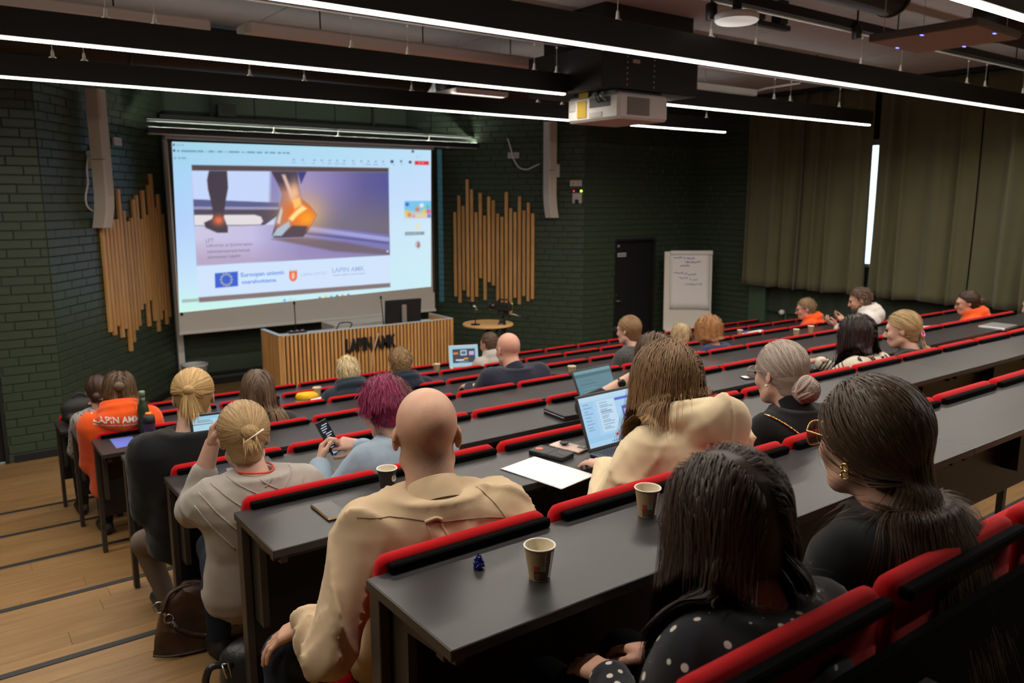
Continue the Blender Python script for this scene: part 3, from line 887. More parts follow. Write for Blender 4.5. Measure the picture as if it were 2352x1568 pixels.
    for (x, y, c) in ((926, 1272, (60, 170, 236)), (1190, 1255, (90, 130, 130)), (1235, 1246, (236, 206, 60)), (1277, 1246, (50, 180, 170)), (1320, 1241, (50, 90, 90)), (1360, 1238, (240, 110, 60)), (1405, 1232, (140, 90, 190)), (1858, 1196, (120, 150, 160)), (1916, 1192, (150, 180, 190)), (1980, 1186, (120, 150, 160)), (2008, 1186, (120, 140, 160))):
        put(blob(P, (x, y), 10, 10, 4), c)
    dashes(962, 1268, 1026, 1264, 6, (170, 205, 205), 45)
    return img
SCR_Y = 11.30
scr = thing('projection_screen', 'large pull-down projection screen showing a slide of an aching ankle', 'projection screen', (4.715, SCR_Y, 0.915), 0)
SX, SZ = 4.715, 0.915
CLOTH_S = mat('screen_cloth', (0.62, 0.58, 0.55), 0.8)
MB().box((-2.015, 0.0, 0.02), (2.015, 0.004, 2.60)).build('cloth', CLOTH_S, scr)
MB().box((-2.03, -0.02, -0.012), (2.03, 0.022, 0.026), 0.006).build('bottom_bar', mat('screen_bar', (0.70, 0.68, 0.65), 0.4), scr)
MB().box((-2.04, -0.03, 2.585), (2.04, 0.09, 2.70), 0.012).build('roller_case', GREY, scr)
bd = MB()
for (x0, z0, x1, z1) in ((-2.0, 2.545, 2.0, 2.585), (-1.995, 0.25, -1.955, 2.55), (1.985, 0.30, 2.012, 2.585)):
    bd.box((x0, -0.0012, z0), (x1, 0.0005, z1))
bd.build('black_border', BLACK, scr)
def unproj(px, py): return at(px, py, y=SCR_Y)
def toppx(x, y, z):            # picture position of a point of the slide, in the coordinates used by paint()
    p = np.stack([np.asarray(x), np.full_like(x, y), np.asarray(z) - CAM_Z], -1)
    F = np.array(_F); R = np.array(_R); U = np.array(_U); d = p @ F
    px = 1176 + 1829 * (p @ R) / d; py = 784 - 1829 * (p @ U) / d
    return np.stack([(px - 370) * 3.266, (py - 300) * 3.266], -1)
NU, NV = 380, 214
u = np.linspace(0, 1, NU); v = np.linspace(0, 1, NV)
UU, VV = np.meshgrid(u, v, indexing='ij')
TLc, TRc, BRc, BLc = (2.776, 3.469), (6.707, 3.499), (6.663, 1.314), (2.712, 1.209)
gx = (1 - VV) * ((1 - UU) * BLc[0] + UU * BRc[0]) + VV * ((1 - UU) * TLc[0] + UU * TRc[0])
gz = (1 - VV) * ((1 - UU) * BLc[1] + UU * BRc[1]) + VV * ((1 - UU) * TLc[1] + UU * TRc[1])
colr = lin(paint(toppx(gx, SCR_Y, gz)))
def grid_mesh(name, co, col, m):
    nu, nv = co.shape[:2]
    me = bpy.data.meshes.new(name)
    idx = np.arange(nu * nv).reshape(nu, nv)
    q = np.stack([idx[:-1, :-1], idx[1:, :-1], idx[1:, 1:], idx[:-1, 1:]], -1).reshape(-1, 4)
    me.vertices.add(nu * nv); me.vertices.foreach_set('co', co.reshape(-1).astype(np.float32))
    me.loops.add(q.size); me.loops.foreach_set('vertex_index', q.reshape(-1).astype(np.int32))
    me.polygons.add(len(q)); me.polygons.foreach_set('loop_start', np.arange(0, q.size, 4, dtype=np.int32))
    try: me.polygons.foreach_set('loop_total', np.full(len(q), 4, np.int32))
    except Exception: pass
    me.update(calc_edges=True)
    if col is not None:
        ca = me.color_attributes.new('Col', 'FLOAT_COLOR', 'POINT')
        c4 = np.concatenate([col.reshape(-1, 3), np.ones((nu * nv, 1))], 1).astype(np.float32)
        ca.data.foreach_set('color', c4.reshape(-1))
    me.materials.append(m)
    return me
def emit_attr(name, gain):
    m = bpy.data.materials.new(name); m.use_nodes = True
    nt = m.node_tree; b = nt.nodes['Principled BSDF']
    a = nt.nodes.new('ShaderNodeAttribute'); a.attribute_name = 'Col'
    nt.links.new(a.outputs['Color'], b.inputs['Emission Color'])
    b.inputs['Emission Strength'].default_value = gain
    b.inputs['Base Color'].default_value = (0.05, 0.05, 0.05, 1); b.inputs['Roughness'].default_value = 0.8
    return m
SLIDE = emit_attr('projected_slide', SCREEN_GAIN)
co = np.stack([gx - SX, np.full_like(gx, -0.0025), gz - SZ], -1)
obj('projected_slide', grid_mesh('projected_slide', co, colr, SLIDE), scr)
def text_mesh(name, s, size, M, m, parent, depth=0.0, bold=0.0, spacing=1.0, shear=0.0):
    cu = bpy.data.curves.new(name, 'FONT'); cu.body = s; cu.size = size; cu.extrude = depth; cu.offset = bold; cu.space_character = spacing; cu.shear = shear
    cu.resolution_u = 3
    tmp = bpy.data.objects.new(name, cu); C.objects.link(tmp)
    dg = bpy.context.evaluated_depsgraph_get()
    me = bpy.data.meshes.new_from_object(tmp.evaluated_get(dg))
    bpy.data.objects.remove(tmp); bpy.data.curves.remove(cu)
    me.materials.clear(); me.materials.append(m)
    o = obj(name, me, parent); o.matrix_local = M
    return o
def scr_text(s, px0, py0, px1, py1, hpx, col, gain=1.0, bold=0.0, spacing=1.0):
    """text on the slide: base line from one photo pixel to another, capital height in pixels"""
    a = at(px0, py0, y=SCR_Y); b = at(px1, py1, y=SCR_Y); t_ = at(px0, py0 - hpx, y=SCR_Y)
    m = mat('slide_ink_' + s[:6].replace(' ', '_').lower(), (0.02, 0.02, 0.02), 0.8, emit=tuple(lin(col)), estr=gain)
    o = text_mesh('lettering', s, 1.0, Matrix.Identity(4), m, scr, 0, bold, spacing)
    w = max(vv.co.x for vv in o.data.vertices); h = 0.70
    xd = (b - a); L = xd.length; xd.normalize()
    up = Vector((0, 0, (t_ - a).z)); 
    o.matrix_local = Matrix(((xd.x * L / w, 0, 0, a.x - SX), (0, 0, -1, -0.0045), (xd.z * L / w, up.z / h, 0, a.z - SZ), (0, 0, 0, 1)))
    return o
scr_text('Euroopan unionin', 553, 636, 652, 628, 10, (72, 132, 222), bold=0.012)
scr_text('osarahoittama', 555, 652, 634, 646, 9, (72, 132, 222), bold=0.012)
scr_text('LAPIN LIITTO', 691, 634, 749, 628, 6, (160, 182, 222))
scr_text('LAPIN AMK', 762, 626, 837, 621, 11, (64, 78, 128), bold=0.015)
scr_text('LAPLAND UNIVERSITY OF APPLIED SCIENCES', 763, 634, 838, 628, 3.0, (104, 128, 178))
scr_text('LFT', 472, 557, 491, 555, 9, (126, 118, 142))
scr_text('Liikunnan ja fysioterapian', 474, 567, 580, 562, 7, (116, 108, 134))
scr_text('kehittämisympäristöstä', 476, 581, 574, 576, 7, (112, 104, 132))
scr_text('elinvoimaa Lappiin', 477, 594, 552, 588, 7, (112, 104, 132))

# ------------------------------------------------------------------ lectern
LX0, LX1, LY0, LY1, LH = 3.36, 5.80, 9.25, 9.88, 1.10
lec = thing('lectern', 'long oak-slatted lectern desk below the screen', 'lectern', (LX0, LY0, 0), 0)
W_ = LX1 - LX0; D_ = LY1 - LY0
core = mat('lectern_core', (0.035, 0.018, 0.009), 0.7)
MB().box((0.03, 0.035, 0.04), (W_ - 0.03, 0.06, LH - 0.02)).build('front_board', core, lec)
MB().box((0.0, 0.0, 0.0), (0.024, D_, LH), 0.003).build('side_panel', OAK, lec)
MB().box((W_ - 0.024, 0.0, 0.0), (W_, D_, LH), 0.003).build('side_panel', OAK, lec)
MB().box((0.02, 0.05, LH - 0.10), (W_ - 0.02, D_ - 0.02, LH - 0.07), 0.003).build('worktop', mat('grey_worktop', (0.30, 0.31, 0.31), 0.3), lec)
n = 47; pit = W_ / n
_sl = MB().box((0, 0, 0), (0.031, 0.034, LH), 0.003).mesh('slat', OAK)
for i in range(n):
    obj('slat', _sl, lec, (i * pit + 0.010, 0.0, 0))
for s in (0.02, ):
    ns = 12
    for i in range(ns):
        o = obj('slat', _sl, lec, (-0.034, 0.02 + i * D_ / ns, 0)); o.rotation_euler = (0, 0, PI / 2); o.location = (-0.0, 0.01 + i * D_ / ns, 0)
top_rim = MB().box((-0.036, -0.002, LH), (0.024, D_, LH + 0.012), 0.003).box((0.024, -0.002, LH), (W_ - 0.024, 0.036, LH + 0.012), 0.003).box((W_ - 0.024, -0.002, LH), (W_ + 0.002, D_, LH + 0.012), 0.003)
top_rim.build('top_rim', mat('pale_rim', (0.52, 0.56, 0.58), 0.35), lec)
p0 = at(793, 805, y=LY0); p1 = at(908, 791, y=LY0)
o = text_mesh('lettering', 'LAPIN AMK', 1.0, Matrix.Identity(4), BLACK, lec, 0.02, 0.03)
w = max(vv.co.x for vv in o.data.vertices)
o.matrix_local = Matrix((((p1.x - p0.x) / w, 0, 0, p0.x - LX0), (0, 0, -0.6, -0.013), (0, 0.235, 0, p0.z - 0.02), (0, 0, 0, 1)))
# pale streak: a hanging cable in front of the slats
MB().tube([(p.x - LX0, -0.03, p.z) for p in (at(869, 765, y=LY0 - 0.03), at(862, 790, y=LY0 - 0.03), at(855, 812, y=LY0 - 0.03), at(853, 850, y=LY0 - 0.03), at(856, 885, y=LY0 - 0.03))], 0.010, 8).build('cable', mat('pale_cable', (0.55, 0.38, 0.22), 0.5), lec, True)
# things on the lectern
def upright_at(px, py, y): return at(px, py, y=y)
t = thing('monitor', 'black monitor seen from behind on the lectern', 'monitor', (upright_at(925, 742, 9.55).x, 9.55, LH - 0.069), math.radians(-3))
MB().box((-0.265, -0.02, 0.03), (0.265, 0.02, 0.36), 0.006, Matrix.Rotation(math.radians(6), 4, 'X')).build('screen_back', BLACK, t)
MB().box((-0.035, -0.07, 0.012), (0.035, -0.035, 0.29), 0.008).build('stand_post', mat('silver_plastic', (0.45, 0.42, 0.40), 0.35, 0.6), t)
MB().box((-0.12, -0.12, 0.0), (0.12, 0.09, 0.012), 0.004).build('stand_foot', STEEL, t)
for (pb, pt, lab) in (((680, 764), (676, 699), 'gooseneck microphone at the left end of the lectern'), ((881, 745), (875, 686), 'gooseneck microphone left of the black monitor')):
    b = upright_at(*pb, 9.42); a = upright_at(*pt, 9.42)
    t = thing('gooseneck_microphone', lab, 'microphone', (b.x, 9.42, LH - 0.069), 0, 'gooseneck microphones on the lectern')
    dz = a.z - (LH - 0.07)
    MB().box((-0.05, -0.05, 0), (0.05, 0.05, 0.03), 0.006).build('base', BLACK, t)
    MB().tube([(0, 0, 0.03), (a.x * 0.3 - b.x * 0.3, 0, dz * 0.5), (a.x - b.x, 0, dz)], 0.007, 8).build('gooseneck', BLACKM, t, True)
    MB().lathe([(0.0, -0.01), (0.013, 0.0), (0.014, 0.03), (0.0, 0.045)], 12, c=(a.x - b.x, 0, dz)).build('capsule', BLACK, t, True)
b = upright_at(790, 748, 9.5)
t = thing('cable_coil', 'loop of black cable on the lectern', 'cable', (b.x, 9.5, LH - 0.068), 0)
MB().tube([(0.11 * math.cos(a) + 0.02 * math.sin(3 * a), 0.05 * math.sin(a), 0.06 + 0.055 * math.sin(a * 1.0 + 0.4)) for a in np.linspace(0, 4 * PI, 40)], 0.008, 8).build('loop', BLACK, t, True)
MB().box((-0.12, -0.06, 0), (0.16, 0.06, 0.03), 0.006).build('cable_box', BLACK, t)
t = thing('control_box', 'small black control box at the left corner of the lectern', 'control box', (LX0 + 0.12, LY0 + 0.08, LH + 0.013), 0)
MB().box((0, -0.05, 0), (0.22, 0.05, 0.02), 0.005).build('case', BLACK, t)
for i in range(3): MB().lathe([(0.012, 0), (0.012, 0.012), (0, 0.013)], 10, c=(0.04 + i * 0.07, 0, 0.02)).build('knob', GREY, t)
# cream cabinet behind the lectern
t = thing('low_cabinet', 'cream low cabinet behind the lectern', 'cabinet', (5.05, 10.35, 0), 0)
MB().box((-0.62, -0.22, 0.04), (0.62, 0.22, 1.02), 0.006).build('carcass', mat('cream_paint', (0.50, 0.44, 0.34), 0.5), t)
for s in (-1, 1):
    MB().box((s * 0.31 - 0.295, -0.238, 0.07), (s * 0.31 + 0.295, -0.22, 0.98), 0.003).build('door', mat('cream_paint'), t)
MB().box((-0.6, -0.2, 0), (0.6, 0.2, 0.04)).build('plinth', BLACK, t)
# waste bin by the front wall
b = at(447, 845, y=11.45)
t = thing('waste_bin', 'grey plastic waste bin under the screen', 'bin', (b.x, 11.45, 0), 0)
MB().lathe([(0.12, 0.0), (0.17, 0.33), (0.182, 0.335), (0.182, 0.35), (0.165, 0.35), (0.16, 0.33), (0.115, 0.01), (0, 0.01)], 28).build('bucket', mat('bin_plastic', (0.62, 0.64, 0.66), 0.4), t, True)
t.scale = (1, 1, 1.3)
# round table with microphone stand and camera tripod
RT = at(1121, 742, z=1.04)
t = thing('round_table', 'round oak bar table right of the lectern', 'table', (RT.x, RT.y, 0), 0)
MB().lathe([(0.0, 1.012), (0.345, 1.012), (0.35, 1.018), (0.35, 1.034), (0.345, 1.04), (0, 1.04)], 48).build('tabletop', OAKT, t)
MB().lathe([(0.03, 0.02), (0.03, 1.012)], 16).build('column', BLACKM, t, True)
MB().lathe([(0.0, 0.0), (0.24, 0.0), (0.24, 0.012), (0.04, 0.03), (0, 0.03)], 32).build('foot', BLACKM, t)
MB().lathe([(0.1, 0.995), (0.1, 1.012)], 20).build('mount_plate', BLACKM, t)
b = at(1092, 746, z=1.04)
t = thing('microphone_stand', 'black desk microphone stand on the round table', 'microphone', b, 0)
MB().lathe([(0.0, 0), (0.065, 0), (0.065, 0.012), (0.012, 0.02), (0, 0.02)], 24).build('base', BLACKM, t)
MB().tube([(0, 0, 0.015), (0, 0, 0.24)], 0.007, 8).build('pole', BLACKM, t, True)
a = at(1074, 688, y=b.y) - b; c = at(1098, 712, y=b.y) - b
MB().tube([a, a * 0.5 + c * 0.5], [0.022, 0.016], 12).build('microphone_body', BLACK, t, True)
MB().tube([a * 0.45 + c * 0.55, c], [0.013, 0.012], 12).build('silver_collar', STEEL, t, True)
# video camera on tripod
b = at(1155, 745, y=8.75)
t = thing('tripod', 'black camera tripod beside the round table', 'tripod', (b.x, 8.75, 0), 0)
zt = at(1155, 722, y=8.75).z
MB().tube([(0, 0, 0.55), (0, 0, zt)], 0.020, 12).build('centre_column', BLACKM, t, True)
for k in range(3):
    an = 0.5 + 2 * PI * k / 3
    lg = MB().tube([(0.03 * math.cos(an), 0.03 * math.sin(an), zt - 0.08), (0.22 * math.cos(an), 0.22 * math.sin(an), 0.55)], 0.017, 8)
    l_ = lg.build('leg', BLACKM, t, True)
    MB().tube([(0.22 * math.cos(an), 0.22 * math.sin(an), 0.55), (0.40 * math.cos(an), 0.40 * math.sin(an), 0.0)], 0.012, 8).build('leg_extension', BLACKM, l_, True)
MB().box((-0.06, -0.05, zt - 0.02), (0.06, 0.05, zt + 0.05), 0.01).build('head', BLACK, t)
h0 = Vector((0.04, -0.02, zt + 0.02)); h1 = at(1216, 730, y=8.55) - Vector((b.x, 8.75, 0))
MB().tube([h0, h0 * 0.35 + h1 * 0.65], 0.008, 8).build('pan_handle', STEEL, t, True)
MB().tube([h0 * 0.35 + h1 * 0.65, h1], 0.013, 10).build('handle_grip', BLACK, t, True)
cz = zt + 0.05
t = thing('video_camera', 'black video camera on the tripod, turned to the screen', 'camera', (b.x, 8.75, cz), math.radians(30))
MB().box((-0.05, -0.12, 0.0), (0.05, 0.11, 0.11), 0.012).build('body', BLACK, t)
MB().lathe([(0.05, 0), (0.055, 0.10), (0.04, 0.105), (0, 0.09)], 20, M=Matrix.Translation((0, 0.10, 0.055)) @ Matrix.Rotation(-PI / 2, 4, 'X')).build('lens', SHELL, t, True)
MB().tube([(0, -0.09, 0.11), (0, -0.09, 0.155), (0, 0.06, 0.155), (0, 0.06, 0.11)], 0.012, 8).build('carry_handle', BLACK, t, True)
MB().box((0.052, -0.10, 0.02), (0.06, 0.0, 0.09), 0.003).build('side_screen', SHELL, t)
MB().lathe([(0.0, 0), (0.006, 0), (0.006, 0.004), (0, 0.005)], 8, c=(0.03, -0.125, 0.1)).build('tally_light', mat('green_led', (0.1, 0.8, 0.1), 0.4, emit=(0.3, 1, 0.05), estr=4.0), t)
# ------------------------------------------------------------------ wooden slat reliefs on the angled walls
def wall_pt(px, py, a, b, off=0.0):
    a = Vector((*a, 0)); b = Vector((*b, 0)); d = (b - a).normalized(); n = Vector((d.y, -d.x, 0))   # n: into the room
    a2 = a + n * off
    r = ray(px, py); t = n.dot(Vector((a2.x, a2.y, 0))) / (n.x * r.x + n.y * r.y)
    p = Vector((r.x * t, r.y * t, r.z * t + CAM_Z))
    return (p - a2).dot(d), p.z, p
def slats(name, label, a, b, px0, px1, pyref, tops, bots):
    """tops/bots: (px, py) of the upper and lower ends of each slat, left to right"""
    a3 = Vector((*a, 0)); d = (Vector((*b, 0)) - a3).normalized(); n = Vector((d.y, -d.x, 0))
    M = frame(a3 + n * 0.012, d)
    t = thing(name, label, 'wall relief')
    t.matrix_world = M
    N = len(tops)
    u0 = wall_pt(px0, pyref, a, b)[0]; u1 = wall_pt(px1, pyref, a, b)[0]
    for i in range(N):
        u = u0 + (u1 - u0) * (i + 0.5) / N
        wd = (u1 - u0) / N * 0.66
        zt = wall_pt(*tops[i], a, b)[1]; zb = wall_pt(*bots[i], a, b)[1]
        MB().box((u - wd / 2, -0.042, zb), (u + wd / 2, -0.004, zt), 0.004).build('slat', OAK, t)
    for z in (1.45, 2.2):
        MB().box((u0 + 0.02, -0.006, z), (u1 - 0.02, 0.0, z + 0.05)).build('back_rail', BLACK, t)
    return t
lt = [(232, 505), (239, 505), (246, 505), (253, 505), (260, 503), (271, 435), (275, 483), (286, 508), (292, 500), (297, 458), (304, 448), (312, 503), (318, 437), (326, 494), (333, 425), (338, 399), (347, 476), (353, 446), (361, 492)]
lb = [(243, 764), (250, 772), (260, 750), (270, 777), (281, 755), (290, 808), (295, 788), (301, 760), (309, 750), (316, 712), (324, 698), (331, 751), (339, 690), (347, 738), (354, 763), (360, 735), (366, 714), (372, 747), (378, 730)]
slats('oak_slat_relief', 'oak slat wall relief left of the screen below the speaker', LW0, LW1, 229, 378, 600, lt, lb)
rt_ = [(1048, 487), (1059, 449), (1068, 473), (1079, 412), (1089, 435), (1098, 487), (1108, 443), (1116, 495), (1127, 451), (1137, 460), (1146, 490), (1155, 498), (1165, 441), (1174, 478), (1184, 487), (1195, 451), (1204, 483), (1214, 465), (1225, 490)]
rb = [(1047, 680), (1057, 694), (1066, 666), (1076, 681), (1085, 692), (1096, 681), (1105, 638), (1113, 688), (1123, 647), (1132, 655), (1143, 690), (1152, 693), (1161, 697), (1172, 722), (1181, 683), (1191, 698), (1202, 679), (1212, 691), (1222, 686)]
slats('oak_slat_relief', 'oak slat wall relief right of the screen above the round table', RW0, RW1, 1043, 1230, 580, rt_, rb)
# ------------------------------------------------------------------ column loudspeakers, wall boxes
SPK = mat('speaker_beige', (0.62, 0.56, 0.49), 0.55)
GRL = mat('speaker_grille', (0.55, 0.50, 0.44), 0.7, bump=(700, 0.5))
def speaker(label, wa, wb, px, py, ztop, zbot, rot, off=0.17):
    u_, z_, p = wall_pt(px, py, wa, wb, off)
    d = (Vector((*wb, 0)) - Vector((*wa, 0))).normalized()
    t = thing('column_speaker', label, 'loudspeaker', (p.x, p.y, zbot), math.atan2(d.y, d.x) + rot)
    H = ztop - zbot
    prof = [(0.0, 0.06), (0.10, 0.035), (0.22, 0.012), (0.38, 0.0), (H - 0.002, 0.0)]
    zsp = H * 0.5
    for nm, zs in (('lower_cabinet', [q for q in prof if q[0] <= 0.38] + [(zsp - 0.004, 0.0)]), ('upper_cabinet', [(zsp + 0.004, 0.0), (H, 0.0)])):
        vs = []; fs = []
        sec = [(-0.085, 0.075), (-0.075, -0.06), (-0.06, -0.075), (0.06, -0.075), (0.075, -0.06), (0.085, 0.075)]
        for (z, o) in zs:
            for (x, y) in sec: vs.append((x, y + o, z))
        k = len(sec)
        for i in range(len(zs) - 1):
            for j in range(k): fs.append((i * k + j, i * k + (j + 1) % k, (i + 1) * k + (j + 1) % k, (i + 1) * k + j))
        fs.append(tuple(range(k - 1, -1, -1))); fs.append(tuple((len(zs) - 1) * k + j for j in range(k)))
        MB().add(vs, fs).build(nm, SPK, t)
    MB().box((-0.055, -0.0775, 0.36), (0.055, -0.074, H - 0.03)).build('grille', GRL, t)
    MB().lathe([(0.0, 0), (0.012, 0), (0.0, 0.004)], 10, M=Matrix.Translation((0.03, -0.078, 0.4)) @ Matrix.Rotation(PI / 2, 4, 'X')).build('badge', STEEL, t)
    MB().box((-0.04, 0.07, zsp - 0.1), (0.04, 0.20, zsp + 0.1), 0.006).build('wall_bracket', WHITE, t)
    return t
s1 = speaker('tall beige column loudspeaker on the wall left of the screen', LW0, LW1, 234, 367, 3.93, 2.40, math.radians(-8))
s2 = speaker('tall beige column loudspeaker on the wall right of the screen', RW0, RW1, 1262, 390, 3.90, 2.44, math.radians(-28))
def on_wall(wa, wb, pts, off): return [wall_pt(px, py, wa, wb, off)[2] for (px, py) in pts]
def cable(label, pts, r, m, parent_name='speaker_cable'):
    c = Vector(pts[0])
    o = MB().tube([Vector(p) - c for p in smooth_path(pts)], r, 8).build(parent_name, m, None, True)
    o.location = c
    return tag(o, label, 'cable')
def smooth_path(pts, n=6):
    pts = [Vector(p) for p in pts]; out = []
    for i in range(len(pts) - 1):
        p0, p1, p2, p3 = pts[max(i - 1, 0)], pts[i], pts[i + 1], pts[min(i + 2, len(pts) - 1)]
        for k in range(n):
            t = k / n
            out.append(0.5 * ((2 * p1) + (p2 - p0) * t + (2 * p0 - 5 * p1 + 4 * p2 - p3) * t * t + (3 * p1 - p0 - 3 * p2 + p3) * t ** 3))
    out.append(pts[-1]); return out
cable('white cable looping down beside the left loudspeaker', on_wall(LW0, LW1, [(212, 340), (203, 360), (200, 390), (202, 420), (197, 450), (200, 472), (212, 484), (218, 484)], 0.03), 0.011, WHITE)
cable('white cable hanging from the beam to the right loudspeaker', on_wall(RW0, RW1, [(1166, 318), (1173, 340), (1180, 365), (1192, 384), (1210, 389), (1225, 383), (1240, 376)], 0.05), 0.011, WHITE)
def wall_box(name, label, cat, wa, wb, px, py, w, h, m, off=0.012):
    u_, z_, p = wall_pt(px, py, wa, wb, off)
    d = (Vector((*wb, 0)) - Vector((*wa, 0))).normalized()
    t = thing(name, label, cat)
    t.matrix_world = frame(p, d)
    MB().box((-w / 2, -0.03, -h / 2), (w / 2, 0.0, h / 2), 0.005).build('case', m, t)
    return t
IV = mat('ivory_plastic', (0.52, 0.47, 0.43), 0.45)
for (wa, wb, px, py, lab) in ((LW0, LW1, 266, 325, 'wall socket beside the left loudspeaker'), (RW0, RW1, 1180, 357, 'wall socket behind the hanging cable, right of the screen'), (RW0, RW1, 1323, 421, 'wall socket above the small alarm unit')):
    t = wall_box('wall_socket', lab, 'socket', wa, wb, px, py, 0.19, 0.095, IV)
    for s in (-1, 1): MB().lathe([(0.03, 0), (0.028, 0.003), (0, 0.001)], 16, M=Matrix.Translation((s * 0.045, -0.03, 0)) @ Matrix.Rotation(PI / 2, 4, 'X')).build('outlet', GREY, t)
t = wall_box('alarm_unit', 'small alarm unit with red and green lights on the wall', 'alarm', RW0, RW1, 1326, 452, 0.15, 0.20, IV)
MB().box((-0.075, -0.034, 0.06), (0.085, -0.028, 0.125), 0.003).build('display', BLACK, t)
MB().lathe([(0.011, 0), (0.0, 0.006)], 10, M=Matrix.Translation((-0.05, -0.034, 0.09)) @ Matrix.Rotation(PI / 2, 4, 'X')).build('red_light', mat('red_led', (0.8, 0.05, 0.05), 0.4, emit=(1, 0.05, 0.05), estr=2), t)
MB().lathe([(0.017, 0), (0.0, 0.008)], 10, M=Matrix.Translation((0.068, -0.034, 0.09)) @ Matrix.Rotation(PI / 2, 4, 'X')).build('green_light', mat('lime_led', (0.1, 0.8, 0.1), 0.4, emit=(0.35, 1, 0.02), estr=6), t)
MB().box((-0.03, -0.045, -0.10), (0.03, -0.03, -0.04), 0.004).build('keyhole', BLACK, t)
# black loudspeaker / lamp box on the beam above the screen and horizontal dark beam
b = struct('trim_2', MB().box((2.75, 11.75, 3.79), (6.9, 11.83, 3.86), 0.004), BLACK)
p = at(521, 263, y=11.7)
t = thing('beam_box', 'small black box on the dark beam over the screen', 'box', (p.x, 11.72, 3.862), 0)
MB().box((-0.13, -0.06, 0), (0.13, 0.06, 0.17), 0.01).build('case', BLACK, t)
MB().box((-0.1, -0.064, 0.03), (0.1, -0.058, 0.14)).build('grille', BLACKM, t)
for x in (3.45, 5.95):
    MB().tube([(x, 11.79, 3.86), (x, 11.79, CEIL_Z)], 0.02, 8).build('drop_rod', BLACK, b)
# ------------------------------------------------------------------ flip chart
cdir = Vector((_R.x, _R.y, 0)).normalized()
pc = at(1581, 670, y=8.95)
t = thing('flip_chart', 'white flip chart with blue handwriting beside the black door', 'flip chart')
t.matrix_world = frame((pc.x, pc.y, 0), cdir)
dep = (pc - Vector((0, 0, CAM_Z))).dot(_F); pxm = 1829 / dep
zt = at(1581, 578, y=pc.y).z; zb = at(1581, 757, y=pc.y).z
hw = 55 / pxm
tilt = Matrix.Translation((0, 0, zb)) @ Matrix.Rotation(math.radians(-4), 4, 'X') @ Matrix.Translation((0, 0, -zb))
BOARD = mat('flip_board', (0.74, 0.70, 0.64), 0.35)
MB().box((-hw, 0, zb), (hw, 0.02, zt), 0.006, tilt).build('board', BOARD, t)
MB().box((-hw + 13 / pxm, -0.03, zt - 0.055), (hw, 0.0, zt + 0.015), 0.008, tilt).build('clamp_bar', WHITE, t)
pad_m = mat('flip_paper', (0.82, 0.79, 0.80), 0.8)
pb = MB(); 
vs = []; fs = []
zb2 = at(1581, 710, y=pc.y).z
for j in range(9):
    for i in range(9):
        x = -hw + 13 / pxm + (2 * hw - 18 / pxm) * i / 8; z = zt - 0.03 + (zb2 - zt + 0.03) * j / 8
        y = -0.008 - 0.012 * math.sin(j / 8 * 2.6) - (0.03 if (i > 6 and j > 6) else 0) * ((i - 6) / 2) * ((j - 6) / 2)
        vs.append(tilt @ Vector((x, y, z)))
fs = [(j * 9 + i, j * 9 + i + 1, (j + 1) * 9 + i + 1, (j + 1) * 9 + i) for j in range(8) for i in range(8)]
po = pb.add(vs, fs).build('paper_pad', pad_m, t, True)
sm = po.modifiers.new('thick', 'SOLIDIFY'); sm.thickness = 0.006; sm.offset = -1
INK = mat('blue_marker', (0.10, 0.12, 0.42), 0.6)
def scribble(x, z, w, seed):
    r = random.Random(seed); pts = []
    n = max(8, int(w / 0.007))
    for i in range(n):
        pts.append(tilt @ Vector((x + w * i / n, -0.0235, z + r.uniform(-0.016, 0.022) * (1 if i % 2 else -0.4))))
    MB().tube(pts, 0.0035, 4).build('handwriting', INK, po)
for k, (px, py, wpx) in enumerate(((1546, 594, 22), (1570, 594, 4), (1577, 594, 18), (1572, 603, 36), (1562, 612, 22), (1548, 630, 24), (1574, 630, 4), (1580, 631, 20), (1560, 641, 20), (1584, 642, 4), (1591, 642, 12), (1574, 654, 40))):
    q = at(px, py, y=pc.y)
    xl = (px - 1581) / pxm
    scribble(xl, q.z, wpx / pxm, k)
for (x, y) in ((-hw * 0.85, 0.06), (hw * 0.85, 0.06), (0, 0.5)):
    MB().tube([(x, y, 0), (x * 0.6, 0.09, zb + 0.3)], 0.014, 8).build('leg', STEEL, t, True)
MB().box((-hw * 0.95, -0.07, zb - 0.02), (hw * 0.95, 0.01, zb + 0.005), 0.004).build('pen_tray', BOARD, t)
